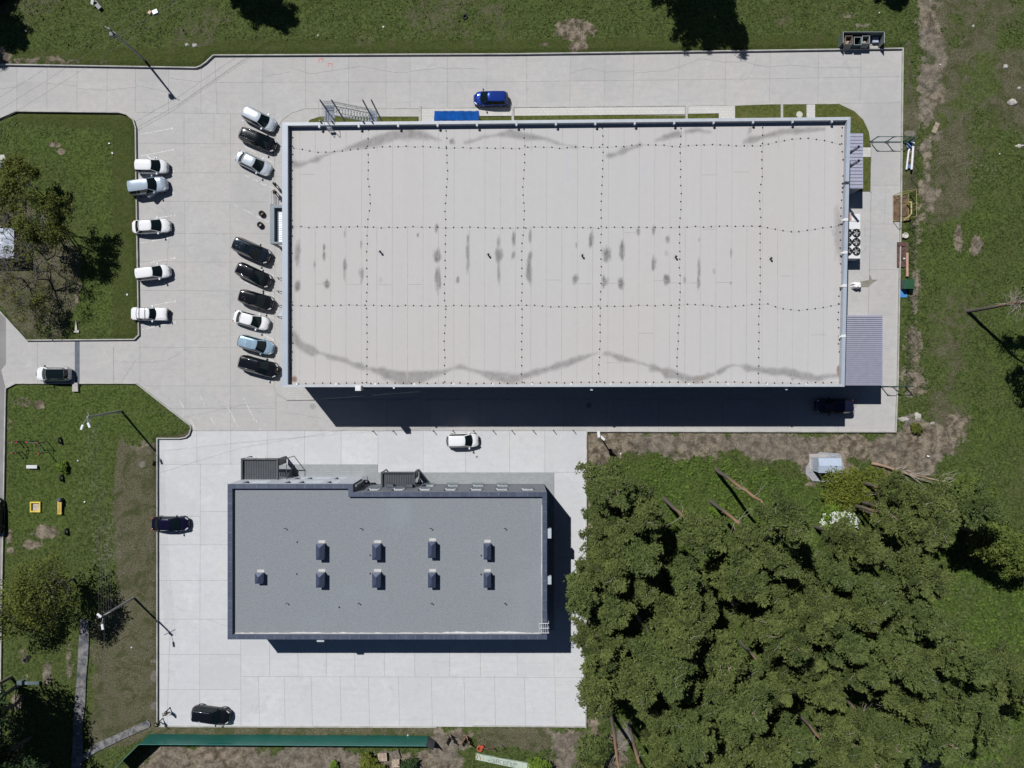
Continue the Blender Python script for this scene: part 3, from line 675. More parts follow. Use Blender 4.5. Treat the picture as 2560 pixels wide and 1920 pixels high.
c = mixc(nt, mth(nt, 'MULTIPLY', sp.outputs[0], mth(nt, 'ADD', 0.30, mth(nt, 'MULTIPLY', ff, 0.85))), c, (0.125, 0.120, 0.118))
c = mixc(nt, sp.outputs[1], c, (0.22, 0.16, 0.125))
c = mixc(nt, mth(nt, 'MULTIPLY', sp.outputs[2], 0.5), c, (0.40, 0.43, 0.50))
nt.links.new(c, p.inputs['Base Color']); p.inputs['Roughness'].default_value = 0.8; p.inputs['Specular IOR Level'].default_value = 0.2
me.materials.append(m)
ro = bpy.data.objects.new('roof', me); C.objects.link(ro); ro.parent = wh; ORG[ro.name] = ow
# welded seams of the membrane: one thin pattern mesh on the roof
mb = MB(); k = 0; u = 749.5; rs = random.Random(5)
while u < 2095:
    t = (u - 706) / 1405; y0, y1 = 322 - t * 12, 958
    a = W(u + 3 * 0, y0, HD); b = W(u - 4 * t, y1, HD)
    if k % 2 == 0 or rs.random() < 0.4: mb.flat([a, b], 0.035, HD + 0.004)
    else: mb.flat([W(u, y0, HD), W(u, y0 + 60, HD)], 0.05, HD + 0.004); mb.flat([W(u - 2 * t, 565, HD), b], 0.05, HD + 0.004)
    u += 38.6; k += 1
for u, v in ((749, 436), (790, 710), (866, 711), (942, 712), (1020, 711), (1364, 700), (1441, 709), (1518, 708), (1596, 833), (1558, 581), (1635, 701), (1675, 707), (1712, 707), (1792, 706), (1516, 907), (1756, 573), (1950, 690), (2028, 837), (1757, 437), (1835, 430)):
    mb.flat([W(u, v, HD), W(u + 37, v, HD)], 0.05, HD + 0.005)
mb.build('roof_seam', M('seam', (0.345, 0.338, 0.33), 0.85, var=0.15, world_space=True), ro)
# parapet brackets: little sheet-metal clips over the coping
brk = []
for i in range(14):
    u = 798 + i * 98.6; v = 312 - (u - 706) * 0.0099
    x, y = W(u, v, HB)
    mb = MB(); mb.box(x - 0.11, x + 0.11, y - 0.34, y + 0.18, HB + 0.004, HB + 0.03); mb.box(x - 0.09, x + 0.09, y - 0.36, y - 0.33, HB - 0.30, HB + 0.031)
    mb.build('bracket', cop_n, wh)
for v in (457, 549, 631, 714, 840):
    x, y = W(2122 - (v - 293) * 0.0203, v, HB)
    mb = MB(); mb.box(x - 0.36, x + 0.15, y - 0.15, y + 0.15, HB + 0.004, HB + 0.05); mb.box(x - 0.60, x - 0.34, y - 0.12, y + 0.02, HB - 0.12, HB + 0.04)
    mb.build('bracket', white_m if v != 457 else M('dark_clip', (0.03, 0.03, 0.04), 0.5), wh)
for i in range(14):
    u = 742 + i * 98; x, y = W(u, 962.5, HB)
    mb = MB(); mb.box(x - 0.09, x + 0.09, y - 0.02, y + 0.22, HB + 0.004, HB + 0.03); mb.build('bracket', white_m, wh)
# lean-tos on the east wall
lil = M('lilac_sheet', (0.36, 0.37, 0.46), 0.45, 0.1, var=0.05, world_space=True)
lil_d = M('lilac_sheet_shadowline', (0.24, 0.245, 0.30), 0.5, var=0.05, world_space=True)
def leanto(u0, u1, v0, v1, z, pitch, gap=.24):
    x1, y1 = W(u1, v0, z); _, y0 = W(u1, v1, z); x0 = min(oc[1][0], oc[2][0]) + 0.02
    mb = MB(); mb.prism([(x0, y0 + .05), (x1 - .05, y0 + .05), (x1 - .05, y1 - .05), (x0, y1 - .05)], -0.05, z - 0.1)
    mb.build('annexe_wall', wall_m, wh)
    mb = MB(); n = int((y1 - y0) / pitch); dy = (y1 - y0) / n
    for i in range(n):
        b = y0 + i * dy; za = z
        mb.add([(x0, b, z - 0.10), (x1, b, z - 0.10), (x1, b + dy * gap, z - 0.10), (x0, b + dy * gap, z - 0.10), (x0, b + dy * (gap + .06), z), (x1, b + dy * (gap + .06), z), (x0, b + dy, z), (x1, b + dy, z), (x0, b + dy, z - 0.10), (x1, b + dy, z - 0.10)],
               [(0, 1, 2, 3), (3, 2, 5, 4), (4, 5, 7, 6), (6, 7, 9, 8)])
    mb.box(x0, x1, y0 - 0.03, y0, z - 0.14, z + 0.01); mb.box(x0, x1, y1, y1 + 0.03, z - 0.14, z + 0.01); mb.box(x1, x1 + 0.03, y0, y1, z - 0.16, z + 0.01)
    mb.build('annexe_roof', lil, wh)
leanto(2120, 2157, 334, 471, 2.9, 0.40, .10)
leanto(2112, 2206, 789, 963, 4.0, 0.235)
# entrance porch on the west wall
slate = M('porch_frame', (0.13, 0.17, 0.20), 0.5, var=0.08, world_space=True)
pc = empty('porch', (0, 0, 0)); bpy.data.objects.remove(pc)
z = 3.6; x0, y1 = W(675, 512, z); _, y0 = W(675, 609, z); xw = oc[3][0] - 0.01
mb = MB()
mb.box(x0, x0 + 0.5, y0, y1, z - 0.6, z); mb.box(x0 + 0.503, xw, y1 - 0.35, y1, z - 0.6, z - 0.003); mb.box(x0 + 0.503, xw, y0, y0 + 0.22, z - 0.6, z - 0.003)
for yy in (y0 + 0.15, y1 - 0.15): mb.box(x0 + 0.05, x0 + 0.3, yy - 0.12, yy + 0.12, -0.05, z - 0.605)
mb.box(x0 + 0.503, xw, y0 + 0.223, y1 - 0.353, z - 0.6, z - 0.55)
pf = mb.build('porch', slate, wh, 'slate grey entrance porch with white ribbed roof')
mb = MB(); n = 13; yy0, yy1 = y0 + 0.3, y1 - 0.8
for i in range(n):
    b = yy0 + (yy1 - yy0) * i / n; d = (yy1 - yy0) / n
    mb.add([(x0 + 0.95, b, z - 0.40), (xw, b, z - 0.40), (xw, b + d * 0.62, z - 0.40), (x0 + 0.95, b + d * 0.62, z - 0.40), (xw, b + d, z - 0.52), (x0 + 0.95, b + d, z - 0.52)], [(0, 1, 2, 3), (3, 2, 4, 5)])
mb.build('porch_roof', M('white_sheet', (0.80, 0.82, 0.85), 0.4, var=0.03), pf)
# things fixed on the south and east walls
def unit(u0, u1, v0, v1, z, h, mat, par, name='air_conditioner'):
    x0, ya = W(u0, v0, z); x1, yb = W(u1, v1, z)
    mb = MB(); mb.box(min(x0, x1), max(x0, x1), min(ya, yb), max(ya, yb), z - h, z); mb.box(min(x0, x1) + .06, max(x0, x1) - .06, min(ya, yb) + .05, max(ya, yb) - .05, z, z + 0.02)
    return mb.build(name, mat, par)
unit(888, 902, 964, 977, 9.3, 1.6, white_m, wh, 'vent_box'); unit(903, 931, 966, 972, 8.1, 0.5, M('louvre', (0.2, 0.22, 0.25), 0.5), wh, 'duct')
unit(1476, 1482, 965, 976, 8.0, 0.5, M('pale_blue_unit', (0.45, 0.52, 0.6), 0.5), wh, 'floodlight'); unit(1964, 1969, 964, 975, 8.0, 0.5, M('pale_blue_unit', (0.45, 0.52, 0.6), 0.5), wh, 'floodlight')
x, y = W(985, 969, 8.3); mb = MB(); mb.tube((x, y, 8.1), (x, y, 8.45), 0.12, 0.12, 12); mb.box(x - .03, x + .03, y, y + .3, 8.2, 8.25); mb.build('security_camera', white_m, wh)
# roof vents and lightning conductors lie on the roof
blk = M('black_rubber', (0.012, 0.012, 0.014), 0.6, var=0.2)
for i, (u, v) in enumerate(((952, 631), (1221, 638), (1455, 640), (1688, 643), (1925, 647))):
    x, y = W(u, v, HD)
    mb = MB(); mb.tube((x, y, HD), (x, y, HD + 0.45), 0.09, 0.09, 10); mb.tube((x, y, HD + 0.45), (x + .05, y, HD + 0.52), 0.14, 0.10, 10); mb.build('vent_pipe', blk, wh)
    mb = MB(); mb.torus((x, y, HD + 0.006), 0.28, 0.012, n=20, m=4); mb.build('pipe_collar', M('collar', (0.35, 0.34, 0.33), 0.8), wh)
wire_m = M('conductor_wire', (0.25, 0.25, 0.26), 0.6)
hold_me = None
def conductor(pts, n, label, step=20.0):
    """pts: course in survey units; small concrete holders every metre carry the wire"""
    global hold_me
    c = W(*pts[len(pts) // 2][:2], HD)
    e = empty('lightning_conductor', (c[0], c[1], HD), label, 'conductor', 'lightning conductors laid over the warehouse roof')
    seg = []
    for (a, b), (cc, d) in zip(pts, pts[1:]): seg.append(math.hypot(cc - a, d - b))
    T = sum(seg); N = int(T / step); rr = random.Random(int(pts[0][0] + pts[0][1] * 3))
    def at(s):
        for (a, b), (cc, d), L in zip(pts, pts[1:], seg):
            if s <= L or L == seg[-1] and s < L + 1: t = s / L; return (a + (cc - a) * t, b + (d - b) * t)
            s -= L
        return pts[-1]
    mb = MB(); pl = []
    for i in range(N + 1):
        u, v = at(min(T - .01, i * T / N)); x, y = W(u, v, HD)
        x += rr.uniform(-.05, .05); y += rr.uniform(-.05, .05); pl.append((x, y, HD + 0.11))
        if hold_me is None:
            hb = MB(); hb.tube((0, 0, 0), (0, 0, 0.085), 0.085, 0.06, 8); hb.box(-.02, .02, -.035, .035, 0.085, 0.13); ho = hb.build('holder', blk); hold_me = ho.data; bpy.data.objects.remove(ho)
        h = bpy.data.objects.new('holder', hold_me); C.objects.link(h); h.parent = e; h.location = (x - ORG[e.name].x, y - ORG[e.name].y, 0.006)
    mb.path(pl, 0.005, 4); mb.build('wire', wire_m, e)
def wavy(u0, u1, v, amp, per, ph=0.0, extra=()):
    n = 40; return [(u0 + (u1 - u0) * i / n, v + amp * math.sin(ph + (u0 + (u1 - u0) * i / n) / per * 6.283)) for i in range(n + 1)]
conductor([(735, 370), (755, 374), (775, 378), (810, 381), (850, 378), (890, 373), (920, 369), (975, 366), (1030, 366), (1070, 367), (1120, 371), (1160, 369), (1220, 369), (1270, 371), (1305, 370), (1345, 367), (1380, 367), (1405, 372), (1440, 367), (1500, 368), (1560, 366), (1600, 361), (1640, 361), (1690, 367), (1720, 364), (1775, 360), (1830, 363), (1890, 365), (1920, 361), (1955, 352), (1980, 348), (2010, 345), (2040, 348), (2075, 354), (2100, 360)], 0,
          'northernmost west to east dotted cable run on the warehouse roof')
conductor([(732, 564), (760, 568), (780, 569), (820, 566), (860, 567), (915, 566), (960, 569), (1030, 567), (1090, 568), (1115, 569), (1190, 568), (1250, 570), (1310, 569), (1350, 567), (1400, 569), (1440, 568), (1485, 570), (1560, 567), (1620, 569), (1690, 568), (1730, 566), (1760, 567), (1800, 565), (1895, 564), (1930, 572), (1975, 580), (2010, 577), (2050, 572), (2097, 562)], 0,
          'middle west to east dotted cable run, just above the roof vent pipes')
conductor([(732, 762), (800, 765), (850, 763), (910, 762), (950, 765), (1000, 764), (1080, 764), (1150, 764), (1220, 765), (1280, 764), (1325, 762), (1380, 767), (1440, 767), (1500, 765), (1580, 764), (1650, 763), (1720, 761), (1780, 764), (1820, 767), (1880, 761), (1920, 760), (1950, 770), (1990, 776), (2030, 773), (2070, 766), (2097, 760)], 0,
          'third west to east dotted cable run, below the roof vent pipes')
conductor([(745, 959), (1000, 957), (1200, 958), (1500, 956), (1800, 955), (2000, 958), (2098, 955)], 0, 'dotted conductor run along the south edge of the warehouse roof')
for i, (u, wx) in enumerate(((920, [(920, 325), (919, 362), (922, 420), (919, 440), (924, 480), (925, 500), (919, 560), (916, 660), (918, 720), (916, 780), (918, 860), (917, 900), (916, 955)]),
    (1114, [(1116, 326), (1116, 400), (1119, 440), (1116, 480), (1111, 520), (1114, 563), (1113, 680), (1110, 740), (1114, 780), (1110, 840), (1112, 900), (1111, 955)]),
    (1310, [(1311, 324), (1311, 400), (1308, 440), (1307, 470), (1311, 520), (1309, 560), (1305, 620), (1304, 760), (1305, 800), (1303, 860), (1304, 955)]),
    (1505, [(1506, 320), (1507, 360), (1507, 420), (1504, 480), (1502, 540), (1502, 640), (1503, 700), (1500, 780), (1501, 860), (1495, 930), (1500, 953)]),
    (1700, [(1702, 320), (1701, 400), (1701, 460), (1703, 500), (1699, 560), (1698, 650), (1700, 720), (1698, 780), (1694, 860), (1693, 920), (1695, 955)]),
    (1903, [(1906, 318), (1904, 400), (1904, 450), (1897, 490), (1900, 540), (1902, 560), (1899, 620), (1901, 700), (1898, 780), (1896, 860), (1896, 955)]))):
    conductor(wx, 0, '%s north to south dotted cable run on the warehouse roof, counted from the west' % ('first', 'second', 'third', 'fourth', 'fifth', 'sixth')[i])
conductor([(2105, 320), (2104, 370), (2108, 400), (2111, 420), (2105, 470), (2100, 550), (2100, 620), (2104, 700), (2098, 740), (2095, 800), (2097, 860), (2100, 900)], 0, 'dotted conductor run along the east edge of the warehouse roof')
conductor([(731, 344), (731, 400), (728.5, 520), (731, 560), (729, 640), (728.5, 720), (729, 800), (731, 860), (729.5, 920)], 0, 'dotted conductor run along the west edge of the warehouse roof')
# flues rising outside the east wall
steel = M('dull_steel', (0.23, 0.25, 0.30), 0.45, 0.5, var=0.1)
for v, lab in ((367, 'northern of the two grey flue pipes rising beside the east wall'), (402, 'southern of the two grey flue pipes rising beside the east wall')):
    x, y = W(2147, v, 9.9); e = empty('flue_pipe', (x, y, 0), lab, 'flue', 'flue pipes at the east wall')
    mb = MB(); mb.tube((x, y, 2.9), (x, y, 9.9), 0.16, 0.16, 14, cap=False); mb.tube((x, y, 9.9), (x, y, 9.2), 0.14, 0.14, 14, cap=False); mb.tube((x, y, 5.0), (x, y, 5.1), 0.19, 0.19, 14)
    mb.build('pipe', steel, e); mb = MB(); mb.tube((x, y, 9.15), (x, y, 9.2), 0.14, 0.14, 14); mb.build('inner_disc', blk, e)  # black disc closes the pipe bore below its rim
    mb = MB(); mb.torus((x, y, 9.9), 0.155, 0.02, n=16, m=6); mb.build('rim', steel, e)

# outdoor steel staircase with mesh guard, and a caged ladder over the parapet
galv = M('galvanised', (0.33, 0.35, 0.37), 0.75, 0.1, var=0.1)
zs = 4.3
def P3(u, v, z): return W3(u, v, z)
sc = empty('steel_staircase', (*W(870, 285, 0), 0), 'galvanised outdoor staircase with dark round posts at the north wall', 'staircase')
post_m = M('post_navy', (0.10, 0.105, 0.15), 0.5, 0.3)
for u in (799, 828, 906, 927.7):
    for v in (248.5, 301):
        x, y = W(u, v, 8.9); mb = MB(); mb.tube((x, y, 0), (x, y, 8.9), 0.085, 0.085, 10); mb.build('post', post_m, sc)
xa, ya = W(811, 263, zs); xb, yb = W(836, 303, zs)
grate = M('grating', (0.20, 0.23, 0.28), 0.8, 0.1, var=0.1)
mb = MB(); mb.box(xa, xb, yb, ya, zs - 0.05, zs)
for i in range(1, 5): mb.box(xa, xb, ya + (yb - ya) * i / 5 - .02, ya + (yb - ya) * i / 5 + .02, zs + 0.001, zs + 0.02)
mb.build('landing', grate, sc)
xc, yc = W(924, 277, 2.1); xd, yd = W(943, 303, 2.1)
mb = MB(); mb.box(xc, xd, yd, yc, 2.05, 2.1); mb.build('landing', grate, sc)
N = 12; x_s = xb; x_e = xc
for i in range(N):
    t = (i + 0.5) / N; x = x_s + (x_e - x_s) * t; zz = zs + (2.1 - zs) * t
    mb = MB(); mb.box(x - 0.03, x + 0.12, ya - 1.15, ya - 0.12, zz - 0.02, zz + 0.02); mb.box(x + 0.09, x + 0.12, ya - 1.15, ya - 0.12, zz - 0.10, zz - 0.02); mb.build('step', galv, sc)
for i in range(9):
    t = (i + 0.5) / 12; x = x_e - (x_e - x_s) * t; zz = 2.1 - 2.0 * (i + 1) / 10
    mb = MB(); mb.box(x - 0.12, x + 0.03, ya - 2.35, ya - 1.35, zz - 0.02, zz + 0.02); mb.build('step', galv, sc)
mb = MB()
for y in (ya - 0.08, ya - 1.2): mb.obox(((x_s + x_e) / 2, y, (zs + 2.1) / 2 - 0.06), (math.hypot(x_e - x_s, zs - 2.1), 0.05, 0.2), ry=math.atan2(zs - 2.1, x_e - x_s))
for y in (ya - 1.3, ya - 2.4): mb.obox(((x_e + x_s) / 2 + 0.6, y, 1.05), (3.6, 0.05, 0.2), ry=-math.atan2(2.1, 3.5))
mb.build('stringer', galv, sc)
mb = MB()
rail = [(xa, yb, zs + 1.1), (xa, ya, zs + 1.1), (xb, ya, zs + 1.1), (xc, ya, 3.2), (xd, ya, 3.2), (xd, yd, 3.2)]
mb.path(rail, 0.03); mb.path([(p[0], p[1], p[2] - 0.55) for p in rail], 0.02)
mb.path([(xb, ya - 1.2, zs + 1.1), (xc, ya - 1.2, 3.2)], 0.03); mb.path([(xb, ya - 1.2, zs + 1.1), (xb, yb, zs + 1.1)], 0.03)
mb.path([(xa - .35, yb, zs + 1.1), (xa - .35, ya, zs + 1.3)], 0.025)
for i in range(len(rail) - 1):
    a, b = Vector(rail[i]), Vector(rail[i + 1]); n = max(1, int((b - a).length / 1.1))
    for k in range(n + 1): p0 = a + (b - a) * k / n; mb.tube(p0, (p0.x, p0.y, p0.z - 1.1), 0.02)
mb.build('handrail', galv, sc)
mb = MB()      # diamond mesh guard along the outer side
n = 34; gx0, gx1 = xa, xd - 0.6
for i in range(n):
    x = gx0 + (gx1 - gx0) * i / n; t = min(1, max(0, (x - xb) / (xc - xb))); zt = zs + 1.3 - t * 2.2
    mb.tube((x, ya + 0.04, zt), (x + 0.35, ya + 0.04, zt - 1.25), 0.008, n=4); mb.tube((x + 0.35, ya + 0.04, zt), (x, ya + 0.04, zt - 1.25), 0.008, n=4)
mb.build('mesh_guard', galv, sc)
ld = empty('roof_ladder', (*W(815, 303, HB), HD), 'caged white ladder leading over the north parapet from the staircase landing', 'ladder')
lx, ly = W(820, 303, HB + .6); lx2 = lx + 0.5
mb = MB()
for x in (lx - 0.3, lx + 0.3): mb.path([(x, oc[0][1] + 0.15, zs), (x, oc[0][1] + 0.15, HB + 1.0), (x, oc[0][1] - 0.5, HB + 1.0), (x, oc[0][1] - 0.65, HD)], 0.03)
mb.build('side_rail', galv, ld)
mb = MB()
for i in range(16): mb.tube((lx - .3, oc[0][1] + 0.15, zs + 0.3 * i), (lx + .3, oc[0][1] + 0.15, zs + 0.3 * i), 0.018)
for i in range(3): mb.tube((lx - .3, oc[0][1] - 0.6, HD + 0.3 * i + .2), (lx + .3, oc[0][1] - 0.6, HD + 0.3 * i + .2), 0.018)
mb.build('rung', galv, ld)
mb = MB()
for i in range(6):
    z = zs + 2.2 + i * 0.5; pts = [(lx - .35 + 0.0, oc[0][1] + 0.15, z)]
    for k in range(9):
        a = math.pi * k / 8; pts.append((lx - 0.38 * math.cos(a), oc[0][1] + 0.15 + 0.7 * math.sin(a), z))
    mb.path(pts, 0.018, 5)
for k in (1, 3, 5, 7):
    a = math.pi * k / 8; mb.tube((lx - 0.38 * math.cos(a), oc[0][1] + 0.15 + 0.7 * math.sin(a), zs + 2.2), (lx - 0.38 * math.cos(a), oc[0][1] + 0.15 + 0.7 * math.sin(a), HB + .9), 0.012, n=5)
mb.build('cage', galv, ld)
mb = MB(); mb.box(lx - .28, lx + .28, oc[0][1] - .75, oc[0][1] - 0.45, HB + .02, HB + .05); mb.build('platform', grate, ld)
# blue canopy at the north wall
z = 2.9; x0, y1 = W(1085, 275, z); x1, _ = W(1197, 275, z); y0 = W(1197, 312, z)[1]
blue = M('blue_sheet', (0.008, 0.095, 0.34), 0.45, 0.0, var=0.45, scale=1.2, coat=0.15, fine=0.6)  # paler blotches in the colour imitate highlights on the dented sheet
bc = empty('blue_canopy', ((x0 + x1) / 2, y0, 0), 'glossy blue corrugated canopy over the cellar entrance at the north wall', 'canopy')
mb = MB(); n = 38; ys2 = y0 + 0.5
rb = random.Random(4)
for i in range(n):
    a = x0 + (x1 - x0) * i / n; d = (x1 - x0) / n; zz = z + 0.09 * math.sin(i * 0.9) * rb.random()
    mb.add([(a, y1, zz - 0.35), (a + d * .5, y1, zz - 0.22), (a + d, y1, zz - 0.35), (a, ys2, zz + .05), (a + d * .5, ys2, zz + 0.18), (a + d, ys2, zz + .05)], [(0, 1, 4, 3), (1, 2, 5, 4)])
mb.build('roof', blue, bc)
mb = MB(); mb.add([(x0, ys2, z + .06), (x1, ys2, z + .06), (x1, y0 - .6, z + 0.0), (x0, y0 - .6, z + 0.0)], [(0, 3, 2, 1)]); mb.build('ridge_sheet', blue, bc)
mb = MB(); mb.box(x0, x0 + .08, y0 - .3, y1, 0, z - 0.4); mb.box(x1 - .08, x1, y0 - .3, y1, 0, z - 0.4); mb.box(x0 + .08, x1 - .08, y1 - .08, y1, 0, z - 0.42); mb.build('side_wall', M('canopy_side', (0.12, 0.14, 0.2), 0.6), bc)

# ================================================ the slate-edged office building
HO, HR = 7.2, 6.8
def wx(u): return W(u, 0, HO)[0]
def wy(v): return W(0, v, HO)[1]
xW, xS, xE = wx(569.5), wx(881.6), wx(1366.8); yN, yM, yS = wy(1210.5), wy(1231), wy(1598)
of = empty('office_building', ((xW + xE) / 2, (yN + yS) / 2, 0), 'grey two-storey office building with a gravelled felt roof edged in dark slate tiles', 'building')
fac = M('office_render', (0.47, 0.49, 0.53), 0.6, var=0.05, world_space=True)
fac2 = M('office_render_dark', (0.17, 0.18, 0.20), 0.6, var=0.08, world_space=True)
outl = [(xW, yN), (xS, yN), (xS, yM), (xE, yM), (xE, yS), (xW, yS)]
m, nt, p = newmat('slate_coping')
pos = nd(nt, 'ShaderNodeNewGeometry').outputs['Position']
c = mixc(nt, ramp(nt, noise(nt, pos, 0.9, 5, 0.6), 0.3, 0.7), (0.052, 0.066, 0.104), (0.078, 0.095, 0.140))
nt.links.new(c, p.inputs['Base Color']); p.inputs['Roughness'].default_value = 0.45
cop = m
CW = 0.51
def wallholes(mb, x0, x1, y, z0, z1, holes, depth=0.32):
    xs_ = sorted({x0, x1} | {h[0] for h in holes} | {h[1] for h in holes}); zs_ = sorted({z0, z1} | {h[2] for h in holes} | {h[3] for h in holes})
    for a, b in zip(xs_, xs_[1:]):
        for c, d in zip(zs_, zs_[1:]):
            cx, cz = (a + b) / 2, (c + d) / 2
            if any(h[0] < cx < h[1] and h[2] < cz < h[3] for h in holes): continue
            mb.add([(a, y, c), (b, y, c), (b, y, d), (a, y, d)], [(1, 0, 3, 2)])
    for a, b, c, d in holes:
        mb.add([(a, y, c), (b, y, c), (b, y, d), (a, y, d), (a, y - depth, c), (b, y - depth, c), (b, y - depth, d), (a, y - depth, d)], [(0, 1, 5, 4), (1, 2, 6, 5), (2, 3, 7, 6), (3, 0, 4, 7)])
hA = [(-26.5, -25.25, .9, 2.8), (-24.85, -22.3, .9, 2.8), (-21.6, -20.35, .9, 2.8), (-26.5, -25.25, 4.3, 6.3), (-24.85, -22.3, 4.3, 6.3), (-21.6, -20.35, 4.3, 6.3), (-31.4, -28.7, 4.3, 6.3), (-31.6, -30.2, 0.06, 2.3)]
hB = [(c - .68, c + .68, 4.1, 5.7) for c in (-16.4, -13.5, -10.4, -7.35, -4.3, -1.25, 1.8)] + [(c - .68, c + .68, 1.0, 2.6) for c in (-10.3, -7.3, -4.2, -1.2)] + [(-14.5, -13.2, 0.06, 2.2)]
mb = MB(); wallholes(mb, xW, xS, yN, -0.05, HO - 0.06, hA); mb.build('wall', fac, of)
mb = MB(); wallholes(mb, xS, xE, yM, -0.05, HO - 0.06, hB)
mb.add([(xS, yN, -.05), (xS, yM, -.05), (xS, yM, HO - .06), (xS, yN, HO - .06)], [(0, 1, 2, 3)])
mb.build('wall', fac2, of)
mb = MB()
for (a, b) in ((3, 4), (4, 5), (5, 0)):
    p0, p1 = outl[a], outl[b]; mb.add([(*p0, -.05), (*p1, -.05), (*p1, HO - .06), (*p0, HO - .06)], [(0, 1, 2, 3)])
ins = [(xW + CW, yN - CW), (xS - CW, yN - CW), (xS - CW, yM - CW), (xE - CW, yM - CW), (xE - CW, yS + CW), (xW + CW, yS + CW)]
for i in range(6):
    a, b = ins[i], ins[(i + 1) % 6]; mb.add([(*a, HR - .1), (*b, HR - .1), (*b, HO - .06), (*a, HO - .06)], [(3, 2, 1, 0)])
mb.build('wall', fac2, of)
glass = M('window_glass', (0.20, 0.25, 0.27), 0.05, 0.0, var=0.05, coat=0.5); sill_m = M('sill', (0.36, 0.39, 0.43), 0.4, var=0.03)
fr_m = M('window_frame', (0.55, 0.58, 0.62), 0.5); gr_m = M('window_grille', (0.10, 0.13, 0.15), 0.6)
for hs, y, grill in ((hA, yN, False), (hB, yM, True)):
    for a, b, c, d in hs:
        door = c < 0.5
        mb = MB(); yy = y - 0.32
        mb.box(a, b, yy, yy + .05, c, c + .06); mb.box(a, b, yy, yy + .05, d - .06, d); mb.box(a, a + .06, yy, yy + .05, c + .06, d - .06); mb.box(b - .06, b, yy, yy + .05, c + .06, d - .06)
        k = 3 if b - a > 2 else 2
        for i in range(1, k): xx = a + (b - a) * i / k; mb.box(xx - .03, xx + .03, yy, yy + .05, c + .06, d - .06)
        f = mb.build('door' if door else 'window', fr_m, of)
        mb = MB(); mb.box(a + .06, b - .06, yy + .01, yy + .02, c + .06, d - .06); mb.build('pane', glass, f)
        if not door:
            mb = MB(); mb.box(a - .03, b + .03, y - .27, y + .05, c - .03, c + .006); mb.build('sill', sill_m if not grill else fr_m, f)
        if grill and not door:
            mb = MB()
            for i in range(9): xx = a + (b - a) * i / 8; mb.box(xx - .014, xx + .014, y + .22, y + .25, c - .05, d + .05)
            for i in range(4): zz = c - .05 + (d - c + .1) * i / 3; mb.box(a - .02, b + .02, y + .25, y + .28, zz - .02, zz + .02)
            for xx in (a, b):
                for zz in (c, d): mb.box(xx - .014, xx + .014, y, y + .22, zz - .014, zz + .014)
            mb.build('grille', gr_m, f)
# slate coping tiles: one part per side, seams as thin pale battens
seg = [((xW, yN), (xS, yN), 0), ((xS, yN), (xS, yM), 1), ((xS, yM), (xE, yM), 2), ((xE, yM), (xE, yS), 3), ((xE, yS), (xW, yS), 4), ((xW, yS), (xW, yN), 5)]
seam_m = M('tile_joint', (0.17, 0.19, 0.23), 0.6)
outr = [(xW - .03, yN + .03), (xS + .03, yN + .03), (xS + .03, yM + .03), (xE + .03, yM + .03), (xE + .03, yS - .03), (xW - .03, yS - .03)]
for i in range(6):
    j = (i + 1) % 6; mb = MB(); mb.prism([outr[i], outr[j], ins[j], ins[i]], HO - 0.058, HO)
    c_ = mb.build('coping', cop, of)
    a, b = Vector(outr[i]), Vector(outr[j]); L = (b - a).length
    if L > 2:
        d = (b - a).normalized(); nn = Vector((d.y, -d.x)); mb = MB(); k = int(L / 1.08)
        for t in range(1, k):
            q0 = a + d * (L * t / k); mb.flat([q0 + nn * .03, q0 + nn * (CW - .02)], 0.03, HO + .004)
        mb.build('tile_joint', seam_m, c_)
m, nt, p = newmat('felt_roof')
pos = nd(nt, 'ShaderNodeNewGeometry').outputs['Position']
f2 = noise(nt, pos, 9, 5, 0.75); f3 = noise(nt, pos, 0.12, 5, 0.6, 0.5); f4 = noise(nt, pos, 2.5, 4, 0.7)
c = mixc(nt, ramp(nt, f2, 0.3, 0.7), (0.175, 0.190, 0.208), (0.262, 0.280, 0.300))
c = mixc(nt, mth(nt, 'MULTIPLY', ramp(nt, f3, 0.52, 0.75), 0.35), c, (0.26, 0.30, 0.31))
c = mixc(nt, mth(nt, 'MULTIPLY', ramp(nt, f4, 0.55, 0.75), 0.25), c, (0.12, 0.135, 0.155))
nt.links.new(c, p.inputs['Base Color']); p.inputs['Roughness'].default_value = 0.95; p.inputs['Specular IOR Level'].default_value = 0.15
bump(nt, p, f2, 0.4, 0.03)
mb = MB(); mb.add([(x, y, HR) for x, y in ins], [(5, 4, 3, 2, 1, 0)]); rf = mb.build('roof', m, of)
# white sealant drips where the felt meets the parapet
mb = MB(); rs = random.Random(9)
def drip(a, b, nrm):
    a, b, nrm = Vector(a), Vector(b), Vector(nrm); L = (b - a).length; n = int(L / 0.35); top = []; w = .12
    for i in range(n + 1):
        w = min(.34, max(.08, w + rs.uniform(-.07, .07))); top.append(a + (b - a) * i / n + nrm * w)
    for i in range(n):
        q0, q1 = a + (b - a) * i / n, a + (b - a) * (i + 1) / n
        mb.add([(q0.x, q0.y, HR + .008), (q1.x, q1.y, HR + .008), (top[i + 1].x, top[i + 1].y, HR + .008), (top[i].x, top[i].y, HR + .008)], [(0, 1, 2, 3)])
drip((xW + CW, yS + CW), (xE - CW, yS + CW), (0, 1)); drip((xE - CW, yM - CW - 1), (xE - CW, yS + CW), (-.35, 0))
mb.build('sealant', M('sealant', (0.55, 0.54, 0.53), 0.8), of)
